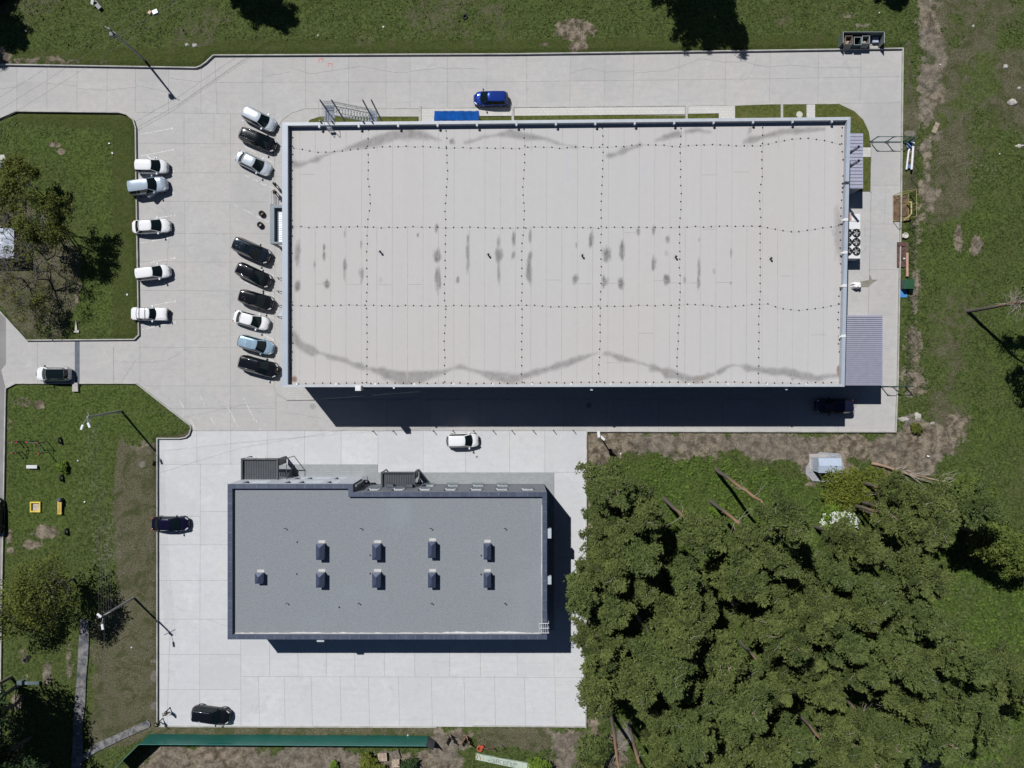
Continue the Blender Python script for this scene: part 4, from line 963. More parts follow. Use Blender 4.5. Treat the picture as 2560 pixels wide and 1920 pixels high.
# roof hoods
hood_m = M('hood_slate', (0.06, 0.075, 0.125), 0.4, 0.2, var=0.08)
hood_b = M('hood_base', (0.30, 0.31, 0.33), 0.7)
def hood(u0, u1, v0, v1, h, label):
    z = HR + h; xa, ya = W(u0, v0, z); xb, yb = W(u1, v1, z); cx, cy = (xa + xb) / 2, (ya + yb) / 2
    e = empty('roof_hood', (cx, cy, HR), label, 'roof hood', 'ventilation hoods on the office roof')
    w, l = abs(xb - xa) / 2, abs(ya - yb) / 2
    mb = MB(); mb.box(cx - w + .08, cx + w - .08, cy - l + .08, cy + l - .08, HR, z - .25); mb.build('curb', hood_b, e)
    mb = MB(); zr = z; ze = z - .28; k = min(w, l) * .95
    vs = [(cx - w, cy - l, ze), (cx + w, cy - l, ze), (cx + w, cy + l, ze), (cx - w, cy + l, ze), (cx, cy - l + k, zr), (cx, cy + l - k, zr), (cx - w, cy - l, ze - .06), (cx + w, cy - l, ze - .06), (cx + w, cy + l, ze - .06), (cx - w, cy + l, ze - .06)]
    mb.add(vs, [(0, 1, 4), (1, 2, 5, 4), (2, 3, 5), (3, 0, 4, 5), (6, 7, 1, 0), (7, 8, 2, 1), (8, 9, 3, 2), (9, 6, 0, 3), (9, 8, 7, 6)]); mb.build('hipped_cap', hood_m, e)
    mb = MB(); mb.box(cx - w + .05, cx + w - .05, cy + l - .12, cy + l + .22, HR + .003, HR + .03); mb.build('flashing', M('flashing', (0.45, 0.44, 0.43), 0.8), e)
cols = ('west', 'second from the west', 'third from the west', 'east')
for i, (u0, u1, va) in enumerate(((788, 808, 1361), (929, 950, 1361), (1069, 1088.5, 1356), (1208.6, 1227.4, 1360))):
    hood(u0, u1, va, va + 40.5, 1.2, 'dark long hood in the upper row on the office roof, %s' % ('westmost' if i == 0 else 'eastmost' if i == 3 else cols[i]))
    hood(u0, u1, 1434, 1471, 1.2, 'dark long hood in the lower row on the office roof, %s' % ('westmost' if i == 0 else 'eastmost' if i == 3 else cols[i]))
hood(635, 655, 1434, 1461, 0.95, 'small squarish roof hood alone near the west end of the office roof')
def small_pipe(u, v, name='vent_pipe'):
    x, y = W(u, v, HR); mb = MB(); mb.tube((x, y, HR), (x, y, HR + .42), .035, .035, 6); mb.box(x - .12, x + .05, y - .03, y + .05, HR + .40, HR + .45); mb.build(name, blk, of)
for u, v in ((715, 1320), (904, 1320), (1078, 1320), (1263, 1320), (719, 1507), (898, 1507), (1080, 1507), (1263, 1507)): small_pipe(u, v)
for u, v in ((743, 1355), (742, 1435), (925.5, 1388), (926, 1434), (1203, 1389), (1203, 1436), (848, 1518)):
    x, y = W(u, v, HR); mb = MB(); mb.tube((x, y, HR), (x, y, HR + .05), .10, .09, 8); mb.build('roof_drain', blk, of)
# wall units
acm = M('ac_casing', (0.42, 0.46, 0.50), 0.5, var=0.06)
for v0, v1 in ((1322, 1346), (1441, 1461)):
    x0 = xE + .12; ya = W(0, v0, 7.0)[1]; yb = W(0, v1, 7.0)[1]
    mb = MB(); mb.box(x0, x0 + .42, yb, ya, 6.4, 7.0); mb.box(x0 + .42, x0 + .44, yb + .2, ya - .2, 6.45, 6.95); mb.box(xE, x0, yb + .1, yb + .16, 6.5, 6.55); mb.box(xE, x0, ya - .16, ya - .1, 6.5, 6.55); mb.build('air_conditioner', acm, of)
x0, _ = W(792, 0, 6.9); x1, _ = W(810, 0, 6.9); mb = MB(); mb.box(x0, x1, yS - .42, yS - .04, 6.3, 6.9); mb.box(x0 + .1, x0 + .15, yS - .04, yS, 6.5, 6.55); mb.build('air_conditioner', acm, of)
dku = M('dark_unit', (0.06, 0.07, 0.085), 0.5)
for u in (974, 1022):
    x, y = W(u, 1210, 3.9); mb = MB(); mb.box(x - .42, x + .42, yM + .08, yM + .48, 3.3, 3.9); mb.box(x - .3, x + .3, yM + .48, yM + .5, 3.35, 3.85); mb.box(x - .3, x - .25, yM, yM + .08, 3.4, 3.45); mb.box(x + .25, x + .3, yM, yM + .08, 3.4, 3.45); mb.build('air_conditioner', dku, of)
mb = MB(); mb.tube((xS + .25, yN - .25, 1.6), (xS + .25, yN - .25, 6.8), .13, .13, 10); mb.box(xS + .04, xS + .62, yN - .5, yN + .05, 1.5, 2.3); mb.box(xS + .1, xS + .75, yN - .1, yN + .3, 2.3, 2.6); mb.build('duct', M('duct_grey', (0.22, 0.24, 0.26), 0.5, 0.2), of)
# white ladder hooked over the south-east parapet
ld = empty('roof_ladder', (xE, W(0, 1568, HO)[1], HR), 'white ladder hooked over the south-east corner of the office parapet', 'ladder')
yl = W(0, 1568, HO)[1]
mb = MB()
for s in (-.55, .0, .55): mb.path([(xE - .9, yl + s, HR + .05), (xE - .85, yl + s, HO + .35), (xE + .22, yl + s, HO + .35), (xE + .22, yl + s, 1.0)], .035)
mb.build('side_rail', white_m, ld); mb = MB()
for i in range(5): mb.tube((xE - .8 + i * .22, yl - .55, HO + .35), (xE - .8 + i * .22, yl + .55, HO + .35), .018)
for i in range(18): mb.tube((xE + .22, yl - .55, 1.2 + i * .33), (xE + .22, yl, 1.2 + i * .33), .018)
mb.build('rung', white_m, ld)
# glazed porches on the north side
dk = M('porch_dark', (0.055, 0.065, 0.075), 0.5, var=0.1); dk2 = M('porch_rib', (0.062, 0.070, 0.080), 0.5, var=0.1)
def canopy(u0, u1, v0, yw, z, label, ext):
    xa, yt = W(u0, v0, z); xb, _ = W(u1, v0, z)
    e = empty('entrance_canopy', ((xa + xb) / 2, yw, 0.06), label, 'canopy', 'dark ribbed canopies at the office doors')
    mb = MB(); n = int((xb - xa) / .22)
    for i in range(n):
        a = xa + .2 + (xb - xa - .35) * i / n; d = (xb - xa - .35) / n
        mb.add([(a, yw + .01, z - .25), (a + d * .6, yw + .01, z - .25), (a + d * .6, yt - .2, z - .28), (a, yt - .2, z - .28), (a + d, yw + .01, z - .32), (a + d, yt - .2, z - .35)], [(0, 3, 2, 1), (1, 2, 5, 4)])
    mb.build('roof', dk2, e)
    mb = MB(); mb.box(xa, xb, yt - .16, yt, z - .4, z); mb.box(xa, xa + .2, yw + .01, yt - .163, z - .4, z - .004); mb.box(xb - .15, xb, yw + .01, yt - .163, z - .4, z - .004); mb.build('fascia', dk, e)
    for x in (xa + .08, xb - .08): mb = MB(); mb.box(x - .06, x + .06, yt - .15, yt - .03, .05, z - .402); mb.build('post', dk, e)
    # side screen standing east of the roof
    mb = MB(); x2 = xb + ext
    mb.box(xb + .003, x2, yt - .06, yt + .0, z - .25, z - .1); mb.box(x2 - .06, x2, yt - .08, yt + .0, .05, z - .252); mb.box(x2 - .05, x2, yw + .02, yt - .083, z - .3, z - .2)
    mb.box(xb + .003, xb + .06, yt - .9, yt - .1, .3, z - .3); mb.add([(x2 - .02, yw + .05, .1), (x2 - .02, yt - 1.0, .1), (x2 - .02, yw + .05, z - .3)], [(0, 1, 2)])
    mb.build('side_screen', dk, e)
    return e, xa, xb, yt
e, xa, xb, yt = canopy(602, 695, 1146, yN, 3.3, 'western dark canopy with white sign letters on its front edge', .95)
mb = MB()       # raised white letters seen from above on the front edge
rs = random.Random(2); x = xa + .5
while x < xb - 1.2:
    w = rs.uniform(.18, .3); 
    if rs.random() > .1: mb.box(x, x + w, yt + .02, yt + .09, z - 3.2 + 3.0, z)
    x += w + .05
mb = MB()
x = xa + .5; k = 0
while x < xa + 2.9:
    if k not in (5,): mb.box(x, x + .2, yt + .01, yt + .07, 2.98, 3.24)
    x += .25; k += 1
mb.build('letter', white_m, e)
mb = MB(); mb.path([(xa - .4, yt - .9, 1.0), (xa - .4, yN + .6, 1.0)], .03); mb.path([(xa - .4, yt - .9, 1.0), (xa, yt - .9, 1.0)], .03)
for i in range(5): yy = yt - .9 + (yN + .6 - yt + .9) * i / 4; mb.tube((xa - .4, yy, .06), (xa - .4, yy, 1.0), .02)
o = mb.build('handrail', galv); tag(o, 'thin white handrail on the west side of the western office canopy', 'handrail')
canopy(952, 1037, 1180, yM, 3.3, 'eastern dark canopy on the recessed office front, under two air conditioner boxes', .12)
# ================================================ cars
def paint(name, col, metal=0.3):
    m, nt, p = newmat(name)
    p.inputs['Base Color'].default_value = (*col, 1); p.inputs['Metallic'].default_value = metal
    p.inputs['Roughness'].default_value = 0.16; p.inputs['Specular IOR Level'].default_value = 0.25; p.inputs['Coat Weight'].default_value = 0.6; p.inputs['Coat Roughness'].default_value = 0.04
    return m
PT = {'white': paint('paint_white', (0.74, 0.75, 0.76), 0.0), 'black': paint('paint_black', (0.008, 0.009, 0.012), 0.2), 'silver': paint('paint_silver', (0.60, 0.66, 0.72), 0.35),
      'paleblue': paint('paint_pale_blue', (0.36, 0.50, 0.62), 0.35), 'blue': paint('paint_blue', (0.018, 0.05, 0.30), 0.45), 'navy': paint('paint_navy', (0.012, 0.014, 0.035), 0.3),
      'violet': paint('paint_violet', (0.008, 0.007, 0.028), 0.3), 'charcoal': paint('paint_charcoal', (0.012, 0.018, 0.028), 0.3), 'grey': paint('paint_grey', (0.42, 0.50, 0.58), 0.3)}
m, nt, p = newmat('car_glass'); p.inputs['Base Color'].default_value = (0.005, 0.010, 0.011, 1); p.inputs['Roughness'].default_value = 0.05
cglass = m
tyre_m = M('tyre_rubber', (0.015, 0.015, 0.016), 0.8); rim_m = M('rim_alloy', (0.35, 0.35, 0.36), 0.35, 0.8); trim_m = M('car_trim', (0.02, 0.02, 0.023), 0.5)
chrome = M('chrome', (0.75, 0.76, 0.78), 0.15, 0.9); lamp_c = M('headlamp_glass', (0.55, 0.58, 0.58), 0.1, 0.2, coat=0.5); lamp_r = M('tail_lamp_red', (0.35, 0.012, 0.015), 0.2, coat=0.5)
seat_m = M('dashboard', (0.06, 0.075, 0.065), 0.7)
def lerp_tab(tab, x):
    for (a, b), (c, d) in zip(tab, tab[1:]):
        if x <= c: 
            t = (x - a) / (c - a); t = max(0, min(1, t)); t = t * t * (3 - 2 * t) if False else t
            return b + (d - b) * t
    return tab[-1][1]
def make_car(name, L, Wd, Ht, kind, col, label, group, ribs=False, rails=False, sunroof=False, blackroof=False, rack=False, scoop=False, plate=True, door_open=False):
    """nose points to +x; kind: sedan, wagon, suv, box"""
    e = empty(name, (0, 0, 0), label, 'car', group); pm = PT[col]
    hw = Wd / 2; zb = {'sedan': .92, 'box': .90, 'wagon': .96, 'suv': 1.04}[kind] + (Ht - 1.5) * .3
    # cabin stations as fractions of L from the tail
    if kind == 'sedan': r0, r1, f1, f0 = .115, .26, .55, .755
    elif kind == 'box': r0, r1, f1, f0 = .17, .235, .555, .67
    elif kind == 'wagon': r0, r1, f1, f0 = .015, .085, .56, .765
    else: r0, r1, f1, f0 = .015, .075, .57, .73
    X = lambda f: -L / 2 + L * f
    pr = 9.0 if kind == 'box' else 4.2
    def halfw(f):
        t = abs(2 * f - 1); base = hw * (1 - .13 * t ** pr * (1 if f > .5 else .8)) if kind != 'box' else hw * (1 - .05 * t ** 12)
        cap = 1.0
        ef = (1 - f) * L; er = f * L; rr = .18 if kind == 'box' else .75
        if ef < rr: cap = 1 - (.10 if kind == 'box' else .34) * (1 - ef / rr) ** 2.2
        if er < rr * .7: cap = min(cap, 1 - (.06 if kind == 'box' else .20) * (1 - er / (rr * .7)) ** 2.2)
        return base * cap
    hood0 = zb - .02; nose = zb - (.10 if kind == 'box' else .24)
    if kind in ('sedan', 'box'): tab = [(0, zb - .16), (.012, zb - .04), (r0, zb + .01), (f0, hood0), (.9, (hood0 + nose) / 2 + .03), (.97, nose - .02), (1, nose - .18)]
    else: tab = [(0, zb - .22), (.008, zb - .1), (.03, zb), (f0, hood0 + .02), (.9, (hood0 + nose) / 2 + .05), (.97, nose), (1, nose - .2)]
    N = 34; fr = [0, .004, .012, .025, .045, .07] + [.1 + .8 * i / (N - 13) for i in range(N - 12)] + [.93, .955, .975, .988, .996, 1.0]
    prof = [(0, 0, 1), (.45, -.01, 1), (.78, -.03, 1), (.92, -.075, 1), (.985, -.17, 1), (1.0, -.33, 1), (1.0, .48, 0), (.985, .34, 0), (.93, .22, 0), (.6, .19, 0), (0, .19, 0)]
    mb = MB(); rings = []
    for f in fr:
        w = halfw(f); zt = lerp_tab(tab, f); endk = min(1, min(f, 1 - f) / .012) if min(f, 1 - f) < .012 else 1
        ring = []
        for sy in (1, -1):
            seq = prof if sy == 1 else prof[::-1][1:-1]
            for (py, pz, top) in seq:
                z = zt + pz if top else pz
                z = max(z, .19) if top else z
                if not top and endk < 1: z = .33 + (z - .19) * .4
                z = min(z, zt)
                ring.append((X(f), sy * py * w, z))
        rings.append(ring)
    n = len(rings[0]); vs = [v for r in rings for v in r]; fs = []
    for i in range(len(rings) - 1):
        for j in range(n): fs.append((i * n + j, i * n + (j + 1) % n, (i + 1) * n + (j + 1) % n, (i + 1) * n + j))
    fs.append(tuple(range(n - 1, -1, -1))); fs.append(tuple((len(rings) - 1) * n + j for j in range(n)))
    mb.add(vs, fs)
    # cabin shell (pillars) slightly under the panes
    wr = hw * (.72 if kind != 'box' else .78); wbl = hw * .93
    zr = Ht
    def belt(f): return min(halfw(f) * .93, wbl)
    def cab(s):      # s 0..1 tail->front: belt point x, roof x
        return X(r0 + (f0 - r0) * s), X(r1 + (f1 - r1) * s)
    G = 14; shell = []
    for i in range(G + 1):
        s = i / G; xb_, xr_ = cab(s); fb = (xb_ + L / 2) / L; bw = belt(fb); rw = wr * (1 - .05 * (2 * s - 1) ** 4)
        bul = 0
        col_ = []
        for j, t in enumerate((-1, -.86, -.55, 0, .55, .86, 1)):
            cr = .045 * (1 - t * t); xx = xr_ + (.10 * (1 - t * t) if s > .5 else -.06 * (1 - t * t)) * abs(2 * s - 1) ** 3
            ed = -.045 * abs(2 * s - 1) ** 6 - .02 * (abs(t) > .9)
            col_.append((xx, t * rw, zr - .045 + cr + ed))
        shell.append(((xb_, -bw, zb - .05), col_, (xb_, bw, zb - .05)))
    vs = []; 
    for a, c, b in shell: vs += [a] + c + [b]
    k = 9; fs = []
    for i in range(G):
        for j in range(k - 1): fs.append((i * k + j, (i + 1) * k + j, (i + 1) * k + j + 1, i * k + j + 1))
    # front and rear closing fans with bulge
    mb.add(vs, fs)
    def screen(s, lo, hi, inset, zoff, bul_b):
        xb_, xr_ = cab(s); fb = (xb_ + L / 2) / L; bw = belt(fb); rw = wr * .95
        sg = 1 if s > .5 else -1; out = []; Mv = 10
        for jj in range(7):
            q = lo + (hi - lo) * jj / 6; row = []
            for i in range(Mv + 1):
                t = (-1 + 2 * i / Mv) * (1 - inset); w = bw + (rw - bw) * q
                x = xb_ + (xr_ - xb_) * q + sg * (bul_b * (1 - q) + .10 * q) * (1 - t * t); z = zb - .04 + (zr - .05 - zb + .04) * q ** .92 + .04 * q * (1 - t * t) + zoff
                row.append((x + sg * zoff * .7, t * w, z))
            out.append(row)
        vs = [v for r in out for v in r]; fs = []
        for a in range(6):
            for b in range(Mv):
                p0 = a * (Mv + 1) + b; fq = (p0, p0 + 1, p0 + Mv + 2, p0 + Mv + 1); fs.append(fq if sg < 0 else fq[::-1])
        return vs, [f[::-1] for f in fs]
    for s in (0, 1):
        v_, f_ = screen(s, 0, 1, 0, 0, .22 if s else .12); mb.add(v_, f_)
    mb.build('body', pm, e, smooth=True, local=True)
    body = list(e.children)[0]
    md = body.modifiers.new('edges', 'EDGE_SPLIT'); md.split_angle = R(38)
    for s, nm in ((1, 'windshield'), (0, 'rear_window')):
        v_, f_ = screen(s, .03 if s else .06, .97 if s else .86, .07, .014, .22 if s else .12); w = MB(); w.add(v_, f_); w.build(nm, cglass, e, smooth=True, local=True)
    for sy in (1, -1):
        w = MB(); pts = []
        for i in range(G + 1):
            s = .06 + .86 * i / G; xb_, xr_ = cab(s); fb = (xb_ + L / 2) / L; bw = belt(fb); rw = wr * .985
            lo, hi = .10, .90
            for q in (lo, hi): pts.append((xb_ + (xr_ - xb_) * q, sy * (bw + (rw - bw) * q + .018), zb - .05 + (zr - .065 - zb + .05) * q + .012))
        fs = [(2 * i, 2 * i + 2, 2 * i + 3, 2 * i + 1) if sy < 0 else (2 * i, 2 * i + 1, 2 * i + 3, 2 * i + 2) for i in range(G)]
        w.add(pts, fs); w.build('side_window', cglass, e, local=True)
        w = MB(); mx = X(f0) - .22; w.obox((mx, sy * (hw + .10), zb + .06), (.16, .22, .14)); w.tube((mx, sy * (hw - .12), zb + .0), (mx, sy * (hw + .05), zb + .04), .025)
        w.build('mirror', pm if col != 'white' or not blackroof else trim_m, e, local=True, bevel=.03)
        w = MB(); fx = X(.93); hwf = halfw(.93) 
        if kind == 'box': w.obox((X(.992), sy * hw * .72, nose - .02), (.09, .34, .16))
        else: w.obox((fx + .04, sy * (hwf - .11), nose + .015), (.42, .15, .06), rz=-sy * .62, ry=.16)
        w.build('headlight', lamp_c, e, local=True, bevel=.02)
        w = MB(); w.obox((X(.018) + .03, sy * (halfw(.03) - .10), zb - .12), (.13, .16, .16)); w.build('tail_light', lamp_r, e, local=True, bevel=.02)
    for fx in (.19, .81):
        for sy in (1, -1):
            w = MB(); r_ = .32 if kind != 'suv' else .36; xx = X(fx); yy = sy * (halfw(fx) - .10)
            w.tube((xx, yy - sy * .11, r_), (xx, yy + sy * .115, r_), r_, r_, 20); ty = w.build('tyre', tyre_m, e, local=True)
            w = MB(); w.tube((xx, yy + sy * .10, r_), (xx, yy + sy * .125, r_), r_ * .62, r_ * .58, 14); w.build('rim', rim_m, ty, local=True)
            # arch lip
    w = MB(); w.box(X(0) - .03, X(.02), -halfw(0) * .85, halfw(0) * .85, .32, .58); w.build('bumper', trim_m if kind == 'box' else pm, e, local=True, bevel=.03); w = MB(); w.box(X(.985), X(1) + .015, -halfw(1) * .9, halfw(1) * .9, .30, nose - .24 if kind != 'box' else .55)
    w.build('bumper', trim_m if kind == 'box' else pm, e, local=True, bevel=.03)
    w = MB(); w.box(X(.99), X(1.0) + .02, -halfw(1) * .55, halfw(1) * .55, nose - .22, nose - .10); w.build('grille', trim_m, e, local=True, bevel=.01)
    w = MB(); w.box(X(.955), X(.97), -.03, .03, lerp_tab(tab, .962) - .02, lerp_tab(tab, .962) + .012); w.box(X(f0) - .02, X(f0) + .12, -hw * .6, -hw * .1, hood0 + .0, hood0 + .02); w.box(X(f0) - .02, X(f0) + .12, hw * .05, hw * .55, hood0 + .0, hood0 + .02)
    w.build('wiper', trim_m, e, local=True)
    w = MB(); x0_, x1_ = X(f0) + .18, X(.925)
    for sy in (1, -1): w.flat([(x0_, sy * hw * .80), (x1_ - .12, sy * hw * .62)], .012, 0)
    w.v = [(a, b, lerp_tab(tab, (a + L / 2) / L) + .004) for a, b, c in w.v]
    w.build('bonnet_gap', trim_m, e, local=True)
    if ribs:
        w = MB(); 
        for i in range(6):
            y = -wr * .62 + wr * 1.24 * i / 5; cr = .045 * (1 - (y / wr) ** 2); w.tube((X(r1) + .18, y, Ht - .052 + cr), (X(f1) - .55, y, Ht - .052 + cr), .022, .022, 8)
        w.build('roof_rib', pm, e, smooth=True, local=True)
    if rails:
        for sy in (1, -1): w = MB(); w.tube((X(r1) + .12, sy * wr * .88, Ht + .02), (X(f1) - .3, sy * wr * .88, Ht + .02), .024, .024, 8); w.obox((X(r1) + .15, sy * wr * .88, Ht - .02), (.1, .03, .08)); w.obox((X(f1) - .35, sy * wr * .88, Ht - .02), (.1, .03, .08)); w.build('roof_rail', chrome, e, smooth=True, local=True)
    if sunroof:
        w = MB(); w.box(X(f1) - .95, X(f1) - .25, -wr * .62, wr * .62, Ht - .03, Ht + .012); w.build('sunroof', cglass, e, local=True, bevel=.02)
    if blackroof:
        w = MB(); G2 = 12; vs = []
        for i in range(G2 + 1):
            s = -.07 + 1.12 * i / G2; xr_ = X(r1 + (f1 - r1) * s)
            for t in (-.97, -.55, 0, .55, .97): vs.append((xr_, t * wr * .97, Ht - .045 + .045 * (1 - t * t) + .035 - .04 * abs(2 * s - 1) ** 6))
        w.add(vs, [(i * 5 + j, (i + 1) * 5 + j, (i + 1) * 5 + j + 1, i * 5 + j + 1) for i in range(G2) for j in range(4)]); w.build('roof_panel', cglass, e, smooth=True, local=True)
        w = MB(); w.box(X(f1) - 1.25, X(f1) - .25, -wr * .6, wr * .6, Ht + .0, Ht + .026); w.build('sunroof', M('sunroof_glass', (0.006, 0.008, 0.009), 0.08), e, local=True, bevel=.02)
    if rack:
        for fx in (.30, .46): w = MB(); w.tube((X(fx), -wr - .05, Ht + .07), (X(fx), wr + .05, Ht + .07), .028, .028, 8); w.obox((X(fx), wr, Ht + .0), (.05, .05, .16)); w.obox((X(fx), -wr, Ht + .0), (.05, .05, .16)); w.build('roof_rack', M('rack_metal', (0.3, 0.31, 0.34), 0.4, 0.6), e, local=True)
    if scoop:
        w = MB(); w.obox((X(.87), 0, hood0 - .03), (.42, .52, .10), ry=.10); w.build('bonnet_scoop', pm, e, local=True, bevel=.04)
    w = MB(); w.tube((X(r1) + .22, 0, Ht - .01), (X(r1) + .10, 0, Ht + .09), .014, .006, 5); w.build('aerial', trim_m, e, local=True)
    if door_open:      # driver's door swung open on the -y side
        w = MB(); a = R(-28); px, py = X(f0) - .25, -hw + .02; Ld = 1.05; c_, s_ = math.cos(a), math.sin(a)
        q = (px - Ld * c_, py + Ld * s_)
        w.add([(px, py, .35), (q[0], q[1], .35), (q[0], q[1], zb), (px, py, zb), (px, py + .06, .35), (q[0] + .03, q[1] + .05, .35), (q[0] + .03, q[1] + .05, zb), (px, py + .06, zb)], [(0, 1, 2, 3), (7, 6, 5, 4), (3, 2, 6, 7), (1, 5, 6, 2), (0, 3, 7, 4)])
        d = w.build('door', pm, e, local=True)
        w = MB(); w.add([(px, py + .03, zb), (q[0], q[1] + .03, zb), (q[0] + .1, q[1] + .22, Ht - .18), (px - .45, py + .30, Ht - .18)], [(0, 1, 2, 3)]); w.build('door_window', cglass, d, local=True)
    return e
def place(e, u, v, deg):
    x, y = W(u, v, 0.6); e.location = (x, y, 0.012); e.rotation_euler = (0, 0, R(deg))
GW = 'cars parked at a slant along the west wall of the warehouse'; GK = 'cars parked nose out along the grass island kerb'
CARS = [
 (649, 299, -27, 4.3, 1.76, 1.62, 'wagon', 'silver', 'silver white estate car, northernmost of the slanted row by the warehouse', GW, dict()),
 (646, 350, -22, 4.75, 1.80, 1.55, 'wagon', 'black', 'black estate car with bright roof rails, second in the slanted row', GW, dict(ribs=True, rails=True)),
 (635, 409, -26, 4.55, 1.75, 1.45, 'sedan', 'silver', 'pale silver saloon, third in the slanted row, nearest the two people', GW, dict()),
 (631, 627, -24, 4.85, 1.92, 1.85, 'suv', 'charcoal', 'large boxy black four-wheel drive just below the slate entrance porch', GW, dict(ribs=True, sunroof=True)),
 (635, 688, -25, 4.55, 1.82, 1.60, 'wagon', 'black', 'glossy black crossover with plain roof, between two ribbed black cars', GW, dict(rails=True)),
 (642, 750, -16, 4.35, 1.80, 1.68, 'suv', 'black', 'black four-wheel drive with ribbed roof beside the white saloon', GW, dict(ribs=True)),
 (629, 801, -15, 4.45, 1.75, 1.45, 'sedan', 'white', 'white saloon between the black ribbed car and the pale blue car', GW, dict()),
 (641, 862, -15, 4.45, 1.74, 1.62, 'wagon', 'paleblue', 'pale blue people carrier with ribbed roof in the slanted row', GW, dict(ribs=True)),
 (648, 916, -15, 4.95, 1.93, 1.75, 'suv', 'black', 'long black four-wheel drive, southernmost of the slanted row', GW, dict(rails=True)),
 (380, 417, -1, 3.95, 1.76, 1.58, 'wagon', 'white', 'small white hatchback, northernmost car at the island kerb', GK, dict()),
 (371, 466, 8, 4.75, 1.88, 1.75, 'suv', 'grey', 'blue-grey four-wheel drive with its front door standing open', GK, dict(door_open=True)),
 (379, 566, 3, 4.65, 1.78, 1.46, 'sedan', 'white', 'white saloon alone in the middle of the island kerb row', GK, dict()),
 (383, 682, 7, 4.25, 1.70, 1.58, 'wagon', 'white', 'white estate car with dark sides parked at the island kerb', GK, dict()),
 (374, 785, -1, 4.45, 1.62, 1.42, 'box', 'white', 'old boxy white saloon with roof bars, southernmost at the island kerb', GK, dict(rack=True)),
 (134, 935, 180, 4.15, 1.76, 1.62, 'suv', 'white', 'white four-wheel drive with a black glass roof leaving over the drain', None, dict(blackroof=True)),
 (1227, 247, 180, 4.25, 1.74, 1.52, 'wagon', 'blue', 'bright blue estate car with a bonnet scoop north of the warehouse', None, dict(scoop=True)),
 (1157, 1101, 1, 3.95, 1.74, 1.50, 'wagon', 'white', 'white estate car passing the row of black posts', None, dict()),
 (427, 1309, 0, 4.55, 1.80, 1.46, 'sedan', 'violet', 'dark violet saloon backed against the kerb west of the office', None, dict()),
 (529, 1786, -7, 4.7, 1.90, 1.66, 'suv', 'black', 'black crossover with bright rails by the green fence at the south end', None, dict(rails=True)),
 (2084, 1015, 180, 4.6, 1.86, 1.66, 'suv', 'navy', 'dark navy four-wheel drive standing in the warehouse shadow', None, dict()),
 (-12, 1290, 90, 4.4, 1.80, 1.5, 'wagon', 'black', 'black car on the asphalt road, cut by the west edge of the view', None, dict()),
 (4, -20, 35, 4.4, 1.76, 1.5, 'wagon', 'navy', 'dark blue car whose tail shows in the far north-west corner', None, dict()),
]
for u, v, a, L, Wd, Ht, kind, col, lab, grp, kw in CARS:
    e = make_car('parked_car' if 'passing' not in lab and 'leaving' not in lab else 'moving_car', L, Wd, Ht, kind, col, lab, grp, **kw); place(e, u, v, a)

# ================================================ painted bay lines
lp = M('line_paint', (0.62, 0.62, 0.61), 0.8, var=0.2, scale=3, world_space=True)
mb = MB(); rs = random.Random(6)
def worn(u0, v0, u1, v1, w=0.09, keep=.8, tee=False):
    n = max(3, int(math.hypot(u1 - u0, v1 - v0) / 6))
    for i in range(n):
        if rs.random() > keep: continue
        a, b = i / n, (i + rs.uniform(.75, 1.0)) / n
        mb.flat([W(u0 + (u1 - u0) * a, v0 + (v1 - v0) * a), W(u0 + (u1 - u0) * b, v0 + (v1 - v0) * b)], w * rs.uniform(.6, 1), .006)
    if tee: mb.flat([W(u1, v1 - 3), W(u1, v1 + 3)], .09, .007)
for a in ((350, 336, 430, 321), (353, 390, 433, 374), (430, 430, 434, 428), (347, 446, 356, 443), (425, 487, 433, 484), (380, 547, 437, 538), (350, 608, 428, 594), (350, 661, 437, 645), (352, 716, 360, 714), (378, 764, 438, 753), (354, 824, 438, 806)): worn(*a, keep=.85, tee=a[2] > 428)
for u0, v0, u1, v1 in ((600, 298, 612, 304), (676, 334, 692, 342), (604, 362, 640, 382), (650, 390, 687, 408), (612, 438, 683, 471), (646, 454, 672, 470), (586, 512, 672, 556), (650, 672, 686, 690), (601, 700, 640, 720), (655, 727, 687, 744), (655, 780, 687, 798), (655, 835, 685, 850), (664, 892, 687, 905), (660, 945, 688, 962)): worn(u0, v0, u1, v1, .08, .8)
for a in ((448, 999, 460, 1020), (476, 1048, 489, 1073), (500, 990, 512, 1012), (521, 1032, 537, 1063), (568, 1015, 596, 1070), (606, 989, 636, 1050), (640, 1050, 651, 1076)): worn(*a, .08, .75)
o = mb.build('bay_line', lp); tag(o, kind='structure')
rd = M('red_chalk', (0.50, 0.20, 0.19), 0.9, var=0.15, world_space=True)
mb = MB()
for x0, y0 in ((797, 147), (820, 159)):
    mb.flat([W(x0, y0 + 9), W(x0 + .5, y0)], .10, .006); mb.flat([W(x0, y0), W(x0 + 11, y0)], .12, .007); mb.flat([W(x0 + 10, y0), W(x0 + 10.5, y0 + 8)], .10, .008)
o = mb.build('painted_mark', rd); tag(o, kind='structure')

